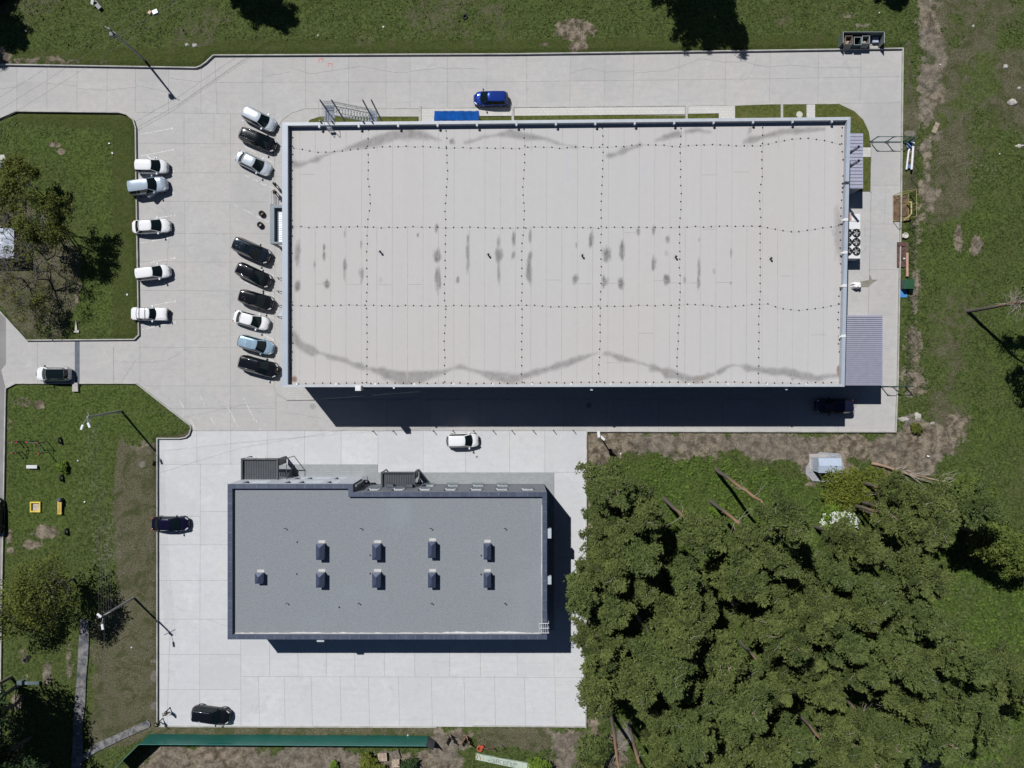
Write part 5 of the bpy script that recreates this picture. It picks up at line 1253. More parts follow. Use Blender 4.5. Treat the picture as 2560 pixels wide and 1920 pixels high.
# ================================================ people
def person(u, v, face, top, trousers, hair_c, label, stride=.18, arm=.2, cap=False):
    """feet at (u, v); face: heading in degrees"""
    x, y = W(u, v); e = empty('person', (x, y, 0.0), label, 'person', rz=R(face)); hgt = 1.76
    skin = M('skin', (0.52, 0.33, 0.24), 0.6, var=.05)
    V = {}; E = []; Rd = {}
    def vtx(k, p, r): V[k] = p; Rd[k] = r
    vtx('pel', (0, 0, .95), .135); vtx('wai', (0, 0, 1.10), .125); vtx('che', (.01, 0, 1.30), .145); vtx('sho', (0, 0, 1.44), .11); vtx('nec', (.01, 0, 1.51), .055); vtx('hed', (.03, 0, 1.62), .09); vtx('top', (.02, 0, 1.70), .075)
    E += [('pel', 'wai'), ('wai', 'che'), ('che', 'sho'), ('sho', 'nec'), ('nec', 'hed'), ('hed', 'top')]
    for s, n_ in ((1, 'l'), (-1, 'r')):
        f = s * stride
        vtx('hip' + n_, (0, s * .10, .90), .095); vtx('kne' + n_, (f * .55 + .03, s * .11, .50), .062); vtx('ank' + n_, (f, s * .11, .09), .042); vtx('toe' + n_, (f + .17, s * .125, .035), .034)
        E += [('pel', 'hip' + n_), ('hip' + n_, 'kne' + n_), ('kne' + n_, 'ank' + n_), ('ank' + n_, 'toe' + n_)]
        vtx('sh' + n_, (0, s * .20, 1.43), .06); vtx('elb' + n_, (-f * .5 + .02, s * .27, 1.14), .043); vtx('wri' + n_, (-f + arm, s * .27, .92), .028); vtx('pal' + n_, (-f + arm + .03, s * .27, .85), .030)
        E += [('sho', 'sh' + n_), ('sh' + n_, 'elb' + n_), ('elb' + n_, 'wri' + n_), ('wri' + n_, 'pal' + n_)]
        for q, (dx, ln) in enumerate(((-.030, .065), (-.010, .078), (.010, .074), (.030, .058))):
            vtx('f%d' % q + n_, (-f + arm + .03 + dx, s * .268, .805), .009); vtx('g%d' % q + n_, (-f + arm + .04 + dx, s * .262, .805 - ln), .008); E += [('pal' + n_, 'f%d' % q + n_), ('f%d' % q + n_, 'g%d' % q + n_)]
        vtx('th' + n_, (-f + arm + .075, s * .262, .83), .010); vtx('ti' + n_, (-f + arm + .095, s * .258, .785), .009); E += [('pal' + n_, 'th' + n_), ('th' + n_, 'ti' + n_)]
    def skinned(name, keys, edges, grow, mat, root):
        me = bpy.data.meshes.new(name); ks = list(keys); me.from_pydata([V[k] for k in ks], [(ks.index(a), ks.index(b)) for a, b in edges], []); me.update()
        o = bpy.data.objects.new(name, me); C.objects.link(o); o.parent = e; me.materials.append(mat)
        md = o.modifiers.new('skin', 'SKIN'); sv = me.skin_vertices[0].data
        for i, k in enumerate(ks): r = Rd[k] * grow; sv[i].radius = (r, r * (1.35 if k in ('pel', 'wai', 'che', 'sho') else 1)) if False else (r, r); sv[i].use_root = (k == root)
        o.modifiers.new('sub', 'SUBSURF').levels = 1; o.modifiers['sub'].render_levels = 1
        md.use_smooth_shade = True
        return o
    skinned('body', V.keys(), E, 1.0, skin, 'pel')
    up = [k for k in V if k[:3] in ('wai', 'che', 'sho', 'elb', 'wri', 'shl', 'shr') or k == 'pel']
    skinned('jacket', up, [(a, b) for a, b in E if a in up and b in up], 1.16, top, 'pel')
    dn = [k for k in V if k[:3] in ('hip', 'kne', 'ank') or k == 'pel']
    skinned('trousers', dn, [(a, b) for a, b in E if a in dn and b in dn], 1.18, trousers, 'pel')
    mb = MB(); 
    for i in range(8):
        for j in range(5):
            pass
    # hair as a close cap
    vs = []; fs = []; nr, ns = 6, 14
    for i in range(nr + 1):
        a = R(95) * i / nr
        for j in range(ns): b = 2 * math.pi * j / ns; vs.append((.015 + .098 * math.sin(a) * math.cos(b), .088 * math.sin(a) * math.sin(b), 1.655 + .115 * math.cos(a)))
    for i in range(nr):
        for j in range(ns): fs.append((i * ns + j, (i + 1) * ns + j, (i + 1) * ns + (j + 1) % ns, i * ns + (j + 1) % ns))
    mb.add(vs, fs); mb.build('cap' if cap else 'hair', hair_c, e, smooth=True, local=True)
    mb = MB(); mb.obox((.125, 0, 1.615), (.03, .03, .045)); mb.build('nose', skin, e, local=True, bevel=.01)
    for s in (1, -1):
        f = s * stride; mb = MB(); mb.obox((f + .07, s * .118, .045), (.28, .10, .09)); mb.build('shoe', blk, e, local=True, bevel=.03)
    return e
cb = M('cloth_black', (0.012, 0.012, 0.014), 0.9); cr = M('cloth_maroon', (0.07, 0.018, 0.025), 0.9); cn = M('cloth_navy', (0.02, 0.022, 0.05), 0.9); hb = M('hair_dark', (0.012, 0.009, 0.008), 0.7)
cg = M('cloth_olive_grey', (0.17, 0.18, 0.15), 0.9); cd = M('cloth_dark_grey', (0.04, 0.04, 0.045), 0.9); capw = M('cap_blue', (0.03, 0.02, 0.12), .8)
person(694, 467, 200, cb, cb, hb, 'person in black clothes standing north of the porch rail, the upper of the two', .10, .12)
person(694, 486, 160, cr, cd, capw, 'person in a maroon top and blue cap at the end of the white rail', .06, .15, True)
person(703, 926, 180, cb, cn, hb, 'person in dark clothes standing in front of the southernmost black car by the warehouse', .10, .1)
person(424, 1774, 235, cg, cd, hb, 'person in grey-green clothes walking on the pale concrete near the corner', .26, .1)
person(405, 1800, 215, cb, cb, hb, 'person in black clothes walking at the south-west corner kerb', .24, .1)

# ================================================ tyres, posts, rail, flags
def tyre(u, v, r, label, tilt=(0, 0), z=0.0, group=None, rz=0):
    x, y = W(u, v); e = empty('tyre', (x, y, z), label, 'tyre', group)
    mt = Matrix.Rotation(R(rz), 3, 'Z') @ Matrix.Rotation(R(tilt[0]), 3, 'X') @ Matrix.Rotation(R(tilt[1]), 3, 'Y')
    zc = max(.12, abs((mt @ Vector((r, 0, 0))).z), abs((mt @ Vector((0, r, 0))).z)) * (1.0 if (tilt != (0, 0)) else 1)
    mb = MB(); mb.torus((0, 0, zc if tilt != (0, 0) else .14), r * .72, r * .30, n=24, m=10, tilt=mt); mb.build('casing', tyre_m, e, smooth=True, local=True)
    return e
tg = M('bloom', (0.30, 0.16, 0.12), .9)
for u, v, lab in ((656, 535, 'black tyre planter west of the porch, upper of two, with reddish soil inside'), (652, 563, 'black tyre planter west of the porch, lower of two, with pale soil inside')):
    e = tyre(u, v, .36, lab); mb = MB(); mb.torus((0, 0, .36), .26, .11, n=24, m=8); mb.build('casing', tyre_m, e, smooth=True, local=True)
    mb = MB(); mb.tube((0, 0, .05), (0, 0, .28), .17, .17, 14); mb.build('soil', tg if v < 550 else M('pale_soil', (.4, .38, .36), .9), e, local=True)
    mb = MB(); mb.tube((0, 0, .3), (.05, -.04, .95), .015, .01); mb.build('stem', dk, e, local=True)
post = MB(); post.tube((0, 0, 0), (0, 0, .84), .045, .045, 8); post.tube((0, 0, .84), (0, 0, .87), .055, .03, 8); post.tube((0, 0, 0), (0, 0, .02), .09, .09, 8)
bo = post.build('bollard', M('bollard_black', (0.03, 0.03, 0.035), 0.5)); first = True
ordn = ('westmost', 'second', 'third', 'fourth', 'fifth', 'sixth', 'seventh', 'eighth', 'ninth', 'eastmost')
for i, u in enumerate((933.7, 984, 1084, 1133, 1184, 1233, 1280, 1333, 1383.6, 1433)):
    o = bo if i == 0 else bo.copy()
    if i: C.objects.link(o)
    x, y = W(u, 1077.5 - (u - 933) * .003); o.location = (x, y, 0)
    tag(o, '%s slim black post of the row south of the warehouse shadow%s' % (ordn[i], '' if i in (0, 9) else ', counted from the west'), 'bollard', 'slim black posts dividing the two yards')
e = empty('ramp_railing', (*W(681, 495), 0), 'white railing with round-topped panels north of the slate porch', 'railing')
for u in (676, 682.5):
    mb = MB(); a, b = W3(u, 477, 1.0), W3(u, 511, 1.0); mb.path([(a[0], a[1], .05), a, b, (b[0], b[1], .05)], .03)
    for i in range(1, 9): t = i / 9; mb.tube((a[0], a[1] + (b[1] - a[1]) * t, .1), (a[0], a[1] + (b[1] - a[1]) * t, 1.0), .014, n=5)
    mb.build('panel', white_m, e)
mb = MB(); a, b = W(676, 477, .1), W(687, 511, .1); mb.box(a[0], b[0], b[1], a[1], 0, .1); mb.build('ramp', M('ramp_tiles', (.36, .35, .36), .8), e)
for v, colr, lab, kind in ((694, (.8, .8, .82), 'white and blue pennant on a leaning pole, northernmost of four by the west wall', 0), (727, (.05, .06, .28), 'blue-tipped pennant on a leaning pole, second of four by the west wall', 0), (762, (.5, .03, .05), 'red pennant on a leaning pole, third of four by the west wall', 0), (790, (.7, .74, .82), 'large pale triangular pennant on a pole, southernmost of four by the west wall', 1)):
    x, y = W(691, v, .4); e = empty('pennant_pole', (x, y, .1), lab, 'flag', 'pennants along the west wall')
    mb = MB(); mb.tube((x, y, .35), (x + 3.0, y - .45, 2.6), .03, .025, 6); mb.tube((x + .1, y, .1), (x + .1, y, .45), .06, .04, 8); mb.build('pole', dk, e)
    mb = MB()
    if kind == 0: mb.add([(x + .2, y - .04, .52), (x + 2.9, y - .43, 2.54), (x + 2.9, y - .75, 1.95)], [(0, 1, 2)])
    else: mb.add([(x + .2, y + .02, .5), (x + .7, y - .02, .6), (x + 2.4, y + 2.0, 2.2)], [(0, 1, 2)])
    mb.build('pennant', M('flag_' + lab[:5], colr, .7, var=.1), e)
    if kind == 0 and v != 762:
        mb = MB(); mb.add([(x + 1.3, y - .2, 1.36), (x + 2.91, y - .44, 2.56), (x + 2.91, y - .72, 1.98)], [(0, 1, 2)]); mb.build('pennant', M('flag_tip', (.04, .04, .2), .7), e)
        
# ================================================ lamp posts and overhead lines
wood = M('pole_concrete', (0.30, 0.29, 0.28), 0.85, var=.1); wire2 = M('line_wire', (0.10, 0.10, 0.10), 0.6)
def pole(base, h, lean, label, lamps=(), arms=()):
    x, y = W(*base); e = empty('utility_pole', (x, y, 0), label, 'pole'); tx, ty = x + lean[0], y + lean[1]
    mb = MB(); mb.tube((x, y, -.1), (tx, ty, h), .15, .10, 10); mb.build('post', wood, e)
    for (dx, dy, L) in arms: mb = MB(); mb.tube((tx - dx * L / 2, ty - dy * L / 2, h - .35), (tx + dx * L / 2, ty + dy * L / 2, h - .35), .035, .035, 6); mb.build('crossarm', galv, e)
    for dx, dy in lamps:
        mb = MB(); mb.path([(tx, ty, h - .2), (tx + dx * .7, ty + dy * .7, h + .25), (tx + dx, ty + dy, h + .3)], .03)
        b = mb.build('bracket', galv, e)
        mb = MB(); a = math.atan2(dy, dx); mb.obox((tx + dx * 1.22, ty + dy * 1.22, h + .28), (.62, .28, .16), rz=a); mb.build('lamp_head', white_m, e, bevel=.06)
    return e, (tx, ty, h)
xt, yt = W(272, 71, 8.1); xb, yb = W(363, 152); e1, t1 = pole((363, 152), 8.1, (xt - xb, yt - yb), 'tall grey utility pole in the meadow strip at the north-west', arms=((.84, -.54, 1.6),))
mb = MB(); mb.box(t1[0] - .3, t1[0] + .1, t1[1] - .5, t1[1] - .1, t1[2] - 1.2, t1[2] - .6); mb.build('box', M('pole_box', (.12, .12, .14), .6), e1)
xt, yt = W(218, 1042.5, 8.3); xb, yb = W(305, 1027); e2, t2 = pole((305, 1027), 8.3, (xt - xb, yt - yb), 'utility pole with two white street lamps in the meadow west of the forecourt', lamps=((.3, -.75), (-.35, -.95)), arms=((.25, -.97, 1.2),))
xt, yt = W(256, 1540, 8.3); xb, yb = W(335.6, 1494); e3, t3 = pole((335.6, 1494), 8.3, (xt - xb, yt - yb), 'utility pole with two white street lamps at the brown grass west of the office', lamps=((-.15, .12), (.15, -.95)), arms=((.9, .45, 1.6),))
def lines(p, q, offs, label, r=.010, sag=.5):
    mb = MB(); p, q = Vector(p), Vector(q)
    for ox, oy, oz in offs:
        pts = []
        for i in range(13): t = i / 12; pt = p + (q - p) * t + Vector((ox, oy, oz)); pt.z -= sag * 4 * t * (1 - t); pts.append(tuple(pt))
        mb.path(pts, r, 4)
    o = mb.build('overhead_line', wire2); tag(o, label, 'power line')
d = Vector((.84, .54, 0)).normalized()
lines((t1[0], t1[1], 8.2), (t1[0] + d.x * 36, t1[1] + d.y * 36, 8.2), ((0, .05, 0), (.35, -.9, -.3), (.5, -1.1, -.5), (.2, -1.9, -.9)), 'overhead wires running north-east from the north-west utility pole')
lines((t1[0], t1[1], 8.2), (t1[0] - d.x * 36, t1[1] - d.y * 36 + 1, 8.2), ((0, .05, 0), (.35, -.9, -.3), (.2, -1.9, -.9)), 'overhead wires running south-west from the north-west utility pole')
lines((t2[0], t2[1], 8.1), (t3[0] - .2, t3[1], 8.1), tuple((.25 * k - .3, -.1 * k, -.05 * k) for k in range(6)), 'bundle of parallel wires strung between the two street lamp poles', .008)
lines((t3[0], t3[1], 8.0), (t3[0] - .6, t3[1] - 40, 8.0), ((0, 0, 0),), 'single wire running south from the southern street lamp pole')
lines((t2[0], t2[1], 8.0), (t2[0] + 38, t2[1] + 2.9, 7.6), ((0, 0, 0),), 'thin cable running from the northern street lamp pole towards the warehouse', .008)
# small floodlight pole at the forest edge
x, y = W(1503, 1095); e = empty('floodlight_pole', (x, y, 0), 'short white pole with a white box lamp on the bare soil by the forest edge', 'pole')
tx, ty = W(1494, 1088, 2.6); mb = MB(); mb.tube((x, y, 0), (tx, ty, 4.4), .10, .08, 10); mb.build('post', white_m, e)
mb = MB(); mb.obox((tx - .1, ty + .25, 4.5), (.32, .75, .35), rz=.1); mb.build('lamp_box', white_m, e, bevel=.03); mb = MB(); mb.obox((tx + .35, ty - .2, 4.3), (.75, .3, .3), rz=-.7); mb.build('lamp_box', white_m, e, bevel=.03)

# ================================================ playground
red = M('joint_red', (0.45, 0.04, 0.04), 0.6); bar = M('bar_navy', (0.03, 0.045, 0.11), 0.5)
def frame(pts, links, h, label):
    cx, cy = W(*pts[0]); e = empty('exercise_frame', (cx, cy, 0), label, 'climbing frame')
    for u, v in pts:
        x, y = W(u, v); mb = MB(); mb.tube((x, y, -.05), (x, y, h), .05, .05, 8); mb.build('post', bar, e); mb = MB(); mb.torus((x, y, h + .0), .05, .06, n=10, m=6); mb.build('clamp', red, e, smooth=True)
    mb = MB()
    for a, b, z in links: mb.tube(W3(*pts[a])[:2] + (z,), W3(*pts[b])[:2] + (z,), .03)
    mb.build('bar', bar, e)
# tops seen at (29,1106),(27,1132),(42,1108),(40,1134) and (65,1107),(95,1107),(98,1134)
frame([(49, 1103), (48, 1131), (60, 1104), (58, 1130)], [(0, 1, 2.1), (2, 3, 1.5), (0, 2, 2.05)], 1.35, 'small navy exercise frame with red clamps nearest the road')
frame([(95, 1102), (121, 1104), (124, 1130)], [(0, 1, 2.1), (1, 2, 1.6)], 2.1, 'larger navy pull-up frame with red clamps beside the small one')
x, y = W(85, 1166); e = empty('park_bench', (x, y, 0), 'white plank bench on the playground grass', 'bench')
mb = MB()
for k in range(3): mb.box(x - .66, x + .66, y - .2 + k * .14, y - .2 + k * .14 + .12, .42, .46)
mb.build('seat', white_m, e)
for s in (-1, 1): mb = MB(); mb.box(x + s * .5 - .1, x + s * .5 + .1, y - .18, y + .18, 0, .418); mb.build('leg', M('bench_blue', (.3, .38, .6), .7), e)
yel = M('yellow_paint', (0.62, 0.46, 0.06), 0.6, var=.15)
x, y = W(92, 1266.5); e = empty('sandbox', (x, y, 0), 'square yellow wooden sandbox on the grass', 'sandbox'); s = .65
mb = MB(); mb.box(x - s, x + s, y + s - .16, y + s, 0, .35); mb.box(x - s, x + s, y - s, y - s + .16, 0, .35); mb.box(x - s, x - s + .16, y - s + .163, y + s - .163, 0, .347); mb.box(x + s - .16, x + s, y - s + .163, y + s - .163, 0, .347); mb.build('frame', yel, e)
mb = MB(); mb.box(x - s + .16, x + s - .16, y - s + .16, y + s - .16, -.05, .14); mb.build('sand', M('sand', (.42, .36, .28), .95, var=.2, scale=5), e)
x, y = W(155, 1268); e = empty('toy_lorry', (x, y, 0), 'yellow wooden play lorry bench with a dark cab end', 'play structure')
mb = MB(); mb.box(x - .24, x + .24, y - .8, y + .8, .45, .52); mb.build('seat', yel, e); mb = MB(); mb.box(x - .14, x + .14, y - .72, y + .74, .521, .535); mb.build('seat_panel', M('orange_green', (.4, .26, .09), .7, var=.4, scale=1), e)
for s in (-.7, .7): mb = MB(); mb.box(x - .2, x + .2, y + s - .06, y + s + .06, 0, .448); mb.build('leg', yel, e)
mb = MB(); mb.box(x - .2, x + .3, y + .85, y + 1.2, 0, .8); mb.build('cab', dku, e, bevel=.03); mb = MB(); mb.tube((x + .28, y + .45, .3), (x + .36, y + .45, .3), .3, .3, 16); mb.build('wheel', tyre_m, e)
GT = 'half buried tyres around the playground'
for u, v, lab, rz in ((155, 1101, 'northernmost half buried tyre at the playground', 15), (159, 1194, 'half buried tyre east of the white bench', 5), (171, 1328, 'southernmost half buried tyre at the playground', 5)):
    tyre(u, v, .45, lab, (0, 78), -.12, GT, rz)
for u, v, lab in ((68, 1649, 'larger of two dark tyres lying on bare soil by the footpath'), (74, 1641, 'smaller dark tyre leaning at the pair by the footpath')): tyre(u, v, .36 if u < 70 else .26, lab, (20, 10), .1, 'pair of tyres by the footpath')
tyre(1163, 44, .34, 'lone dark tyre lying in the weeds north of the road', (15, 0), .1)
x, y = W(241, 14); e = empty('box_trailer', (x, y, 0), 'small dark garden bench with a pale back in the northern weeds', 'bench')
mb = MB(); mb.obox((x + .35, y - .15, .45), (1.1, .5, .06), rz=-.9); mb.build('seat', dku, e); mb = MB(); mb.obox((x - .1, y + .15, .7), (.35, .7, .06), rz=-.55, rx=.5); mb.build('backrest', white_m, e)
for k in (-.4, .4): mb = MB(); mb.obox((x + .35 + k * .6, y - .15 - k * .78, .21), (.08, .4, .42), rz=-.9); mb.build('leg', dku, e)
e.name = 'garden_bench'
x, y = W(384, 31); e = empty('debris_pile', (x, y, .05), 'white sheet and peach carton dumped in the northern weeds', 'rubbish')
mb = MB(); mb.obox((x + .25, y, .15), (.7, .55, .12), rz=.4); mb.build('sheet', white_m, e, bevel=.04); mb = MB(); mb.obox((x - .4, y - .1, .15), (.35, .45, .2), rz=-.6); mb.build('carton', M('peach', (.6, .42, .32), .8), e, bevel=.02)
# litter: small pale scraps one could count
rs = random.Random(12); lm = M('litter_paper', (.72, .73, .76), .7)
for i, (u, v, lab) in enumerate(((67, 79, 'white scrap in the meadow near the north-west corner'), (959, 69, 'small white scrap in the weeds north of the blue car'), (2196, 34, 'white scrap in the weeds north of the bin enclosure'), (275, 360, 'white scrap in the west island grass'), (283, 384, 'white scrap beside the kerb strip on the west island'), (320, 737, 'tiny white scrap at the mown strip by the kerb'), (197, 1151, 'white scrap in the meadow east of the bench'), (214, 1254, 'white scrap in the meadow east of the yellow lorry'), (2348, 163, 'pale scrap at the edge of the eastern dirt track'), (2496, 386, 'pale scrap right of the dirt track'), (2554, 365, 'white scrap at the east edge of the view'), (2258, 647, 'white scrap by the pink plank'), (1281 + 270, 1134, 'white scrap on the soil by the forest edge'), (331, 1617, 'tiny white scrap in the brown grass'), (2318, 1140, 'white scrap on the soil right of the kiosk'), (838 + 182, 1836, 'white scrap behind the green fence'))):
    x, y = W(u, v); mb = MB(); s = .16; mb.obox((x, y, .22), (s * rs.uniform(.8, 1.8), s, .03), rz=rs.random() * 3, rx=.3); o = mb.build('litter', lm); tag(o, lab, 'litter', 'scraps of litter')
# boulders
def rock(u, v, a, b, h, label, col=(.36, .34, .31)):
    x, y = W(u, v); rs = random.Random(int(u * 7 + v)); vs = []; fs = []; n, k = 11, 4
    for i in range(k + 1):
        t = i / k; rr = math.cos(t * 1.35) ** .6
        for j in range(n): an = 2 * math.pi * j / n; w = rr * (1 + .16 * math.sin(j * 2.3 + u)) * rs.uniform(.86, 1.1); vs.append((x + a * w * math.cos(an), y + b * w * math.sin(an), -.1 + (h + .1) * math.sin(t * 1.35) * rs.uniform(.9, 1.05)))
    for i in range(k):
        for j in range(n): fs.append((i * n + j, i * n + (j + 1) % n, (i + 1) * n + (j + 1) % n, (i + 1) * n + j))
    fs.append(tuple(k * n + j for j in range(n))); mb = MB(); mb.add(vs, fs); o = mb.build('boulder', M('rock', col, .95, var=.3, scale=2, world_space=True)); tag(o, label, 'boulder', 'boulders and rubble blocks')
for a in ((2528, 258, .75, .5, .45, 'largest pale boulder in the eastern meadow'), (2512, 168, .35, .35, .35, 'round pale stone in the eastern meadow, above the largest boulder'), (2546, 222, .25, .25, .3, 'small pale stone at the east edge of the view'), (2431, 70 - 3, .3, .35, .25, 'low stone right of the dirt track in the north-east'),
          (2258, 1048, .75, .4, .3, 'flat pale rubble lump by the east corner of the yard'), (2293, 1042, .5, .65, .4, 'tall pale rubble lump right of the flat one'), (2330, 1058, .35, .25, .25, 'small white rubble lump in the soil right of the yard corner'), (2546, 366, .5, .3, .25, 'broken white block at the east edge'),
          (468, 113, .35, .3, .22, 'grey clod beside the mown strip at the north-west'), (488, 115, .38, .34, .25, 'grey clod beside the kerb bend at the north-west'), (797, 90, .28, .26, .2, 'pale stone in the grass north of the red marks'), (50, 407, .34, .25, .3, 'round white stone by the ruined yard on the west island')): rock(*a)
# ================================================ north-east corner: bins, fence, gates, stores
green_d = M('green_enamel', (0.035, 0.075, 0.07), 0.45, 0.2, var=.15); green_g = M('gate_green', (0.01, 0.06, 0.05), 0.5)
z = 1.5
xa, yt = W(2108, 80, z); xb, _ = W(2211, 79, z); yb_ = W(0, 107, z)[1]
encm = M('enclosure_sheet', (0.13, 0.155, 0.15), 0.5, 0.3, var=.12)
e = empty('bin_enclosure', ((xa + xb) / 2, yt, 0), 'three-sided dark sheet metal bin enclosure at the north-east corner', 'bin enclosure')
mb = MB(); mb.box(xa, xb, yt - .05, yt, 0, z); mb.build('back_wall', encm, e)
for x in (xa, xb - .05):
    mb = MB(); mb.add([(x, yt - .053, 0), (x, yb_, 0), (x, yb_ - .0, z), (x, yt - .053, z), (x + .05, yt - .053, 0), (x + .05, yb_, 0), (x + .05, yb_, z), (x + .05, yt - .053, z)], [(0, 1, 2, 3), (7, 6, 5, 4), (3, 2, 6, 7), (1, 5, 6, 2)]); mb.build('side_wall', encm, e)
mb = MB(); mb.path([(xa, yb_, z + .02), (xa, yt, z + .02), (xb, yt, z + .02), (xb, yb_, z + .02)], .03); mb.build('top_rail', galv, e)
mb = MB(); mb.box(xa + .1, xb - .1, yb_ + .02, yt - .06, 0, .16); mb.build('floor_slab', M('slab', (.42, .40, .38), .9, var=.1), e)
rust = M('rusty_bin', (0.20, 0.16, 0.13), 0.8, var=.4, scale=4); bing = M('bin_green', (0.16, 0.19, 0.17), 0.6, var=.25, scale=3)
for i, (u0, u1, v0, v1, mt, lab, lid) in enumerate(((2114, 2131, 90, 110, rust, 'rusty open waste container, westmost in the enclosure', True), (2135.5, 2153, 93, 112, green_d, 'dark open waste container in the middle of the enclosure', False), (2156, 2174, 90, 108, bing, 'pale green waste container with raised lid in the enclosure', True))):
    zt = 1.15; x0, y1 = W(u0, v0, zt); x1, y0 = W(u1, v1, zt); b = empty('waste_container', ((x0 + x1) / 2, (y0 + y1) / 2, .12), lab, 'waste container', 'waste containers in the enclosure')
    mb = MB(); t = .04
    for (a, b2, c, d) in ((x0, x1, y1 - t, y1), (x0, x1, y0, y0 + t), (x0, x0 + t, y0 + t, y1 - t), (x1 - t, x1, y0 + t, y1 - t)): mb.box(a, b2, c, d, .25, zt)
    mb.box(x0 + t, x1 - t, y0 + t, y1 - t, .25, .3); mb.build('tub', mt, b)
    mb = MB(); mb.path([(x0, y0, zt), (x1, y0, zt), (x1, y1, zt), (x0, y1, zt), (x0, y0, zt)], .035); mb.build('rim', galv if i else rust, b)
    if lid: mb = MB(); mb.obox(((x0 + x1) / 2, y0 - .17, zt - .35), (x1 - x0, .06, .7), rx=-.3); mb.build('lid', encm, b)
    for xx in (x0 + .1, x1 - .1):
        for yy in (y0 + .1, y1 - .1): mb = MB(); mb.tube((xx - .03, yy, .2), (xx + .03, yy, .2), .08, .08, 10); mb.build('wheel', tyre_m, b)
    if lid: mb = MB(); rs = random.Random(i); [mb.obox((x0 + rs.uniform(.2, .6), y0 + rs.uniform(.15, .6), rs.uniform(.32, .55)), (.3, .25, .2), rz=rs.random() * 3) for _ in range(5)]; o = mb.build('rubbish', M('bags', (.35, .25, .22), .8, var=.5, scale=6), b)
x, y = W(2189, 98.5, .6); mb = MB(); mb.box(x - .33, x + .33, y - .33, y + .33, .13, .55); mb.box(x - .36, x + .36, y - .36, y + .36, .552, .6); mb.box(x - .03, x + .03, y + .1, y + .25, .601, .62); o = mb.build('lidded_crate', M('pale_blue_crate', (.36, .40, .50), .6)); tag(o, 'pale blue lidded crate at the east end of the bin enclosure', 'crate')
# fence along the east side
fe = empty('wire_fence', (*W(2268, 700), 0), 'dark green chain link fence along the east side of the yard', 'fence')
fm = M('fence_green', (0.01, 0.035, 0.025), 0.5); mp_ = []
for v in (358, 402, 448, 492, 536, 572, 610, 652, 698, 745, 791, 838, 884, 930, 966):
    u = 2277 - (v - 358) * .022 if v > 440 else 2277; x, y = W(u, v); mb = MB(); mb.tube((x, y, -.05), (x, y, 2.0), .035, .03, 6); mb.build('post', fm, fe); mp_.append((x, y))
mb = MB()
for (a, b), (c, d) in zip(mp_, mp_[1:]):
    for z in (.1, 1.0, 1.95): mb.tube((a, b, z), (c, d, z), .006, n=3)
    n = int(math.hypot(c - a, d - b) / .28)
    for k in range(n):
        t0, t1 = k / n, (k + 2) / n
        p0, p1 = (a + (c - a) * t0, b + (d - b) * t0), (a + (c - a) * min(1, t1), b + (d - b) * min(1, t1))
        mb.tube((*p0, .1), (*p1, 1.95), .0045, n=3, cap=False); mb.tube((*p0, 1.95), (*p1, .1), .0045, n=3, cap=False)
mb.build('mesh', fm, fe)
def gate(u0, u1, v, label, us):
    x, y = W(u0, v); x1, _ = W(u1, v); e = empty('yard_gate', (x, y, 0), label, 'gate', 'green tube gates across the yard'); h = 2.0
    for u in us: xx = W(u, v)[0]; mb = MB(); mb.tube((xx, y, 0), (xx, y, h), .06, .06, 8); mb.build('post', green_g, e)
    mb = MB(); mb.tube((x, y, .12), (x1, y, .12), .04); mb.tube((x, y, h - .03), (x1, y, h - .03), .04)
    for u in us:
        xx = W(u, v)[0]
        for s in (-1, 1):
            if x <= xx + s * .3 <= x1: mb.tube((xx, y, h - .4), (xx + s * .35, y, h - .04), .025, n=6); mb.tube((xx, y, .5), (xx + s * .35, y, .14), .025, n=6)
    mb.build('frame', green_g, e)
    mb = MB(); n = int((x1 - x) / .35)
    for k in range(n): xx = x + (x1 - x) * k / n; mb.tube((xx, y, .12), (xx, y, h), .005, n=3)
    mb.build('mesh', green_g, e)
gate(2173, 2258, 355, 'green tube gate across the yard at the north-east corner', (2175, 2215, 2257)); gate(2200, 2262, 966, 'green tube gate across the yard at the south-east corner', (2202, 2232, 2262))
x, y = W(2272, 357); mb = MB(); mb.box(x - .4, x - .2, y - .1, y + .1, 0, 1.9); mb.box(x - .5, x - .1, y - .2, y + .2, 0, .3); o = mb.build('gate_post', green_g); tag(o, 'stout green post with a square foot beside the northern gate', 'post')
# white tube rack with blue end panels
e = empty('tube_rack', (*W(2274, 392), 0), 'white tube rack with blue end panels lying beside the north-east gate', 'rack')
bl = M('panel_blue', (.03, .09, .22), .5)
for (a, b, zz) in (((2284, 356), (2279, 424), .75), ((2272, 375), (2266, 424), .35)): mb = MB(); mb.tube(W3(*a, zz), W3(*b, zz), .13 if zz > .5 else .11, None, 10); mb.build('tube', white_m, e)
mb = MB(); mb.tube(W3(2273, 357, .3), W3(2273, 379, .3), .12); mb.build('tube', white_m, e)
for v, h in ((364, .35), (417, .22)):
    a, b = W3(2269, v, .3), W3(2281, v - 3, .7); mb = MB(); mb.obox(((a[0] + b[0]) / 2, (a[1] + b[1]) / 2, .5), (.75, h * 2, .05), ry=-.45, rz=.15); mb.build('end_panel', bl, e)
mb = MB(); mb.tube(W3(2268, 401, .4), W3(2282, 399, .7), .03); mb.tube(W3(2272, 383, .4), W3(2282, 377, .7), .03); mb.build('crossbar', galv, e)
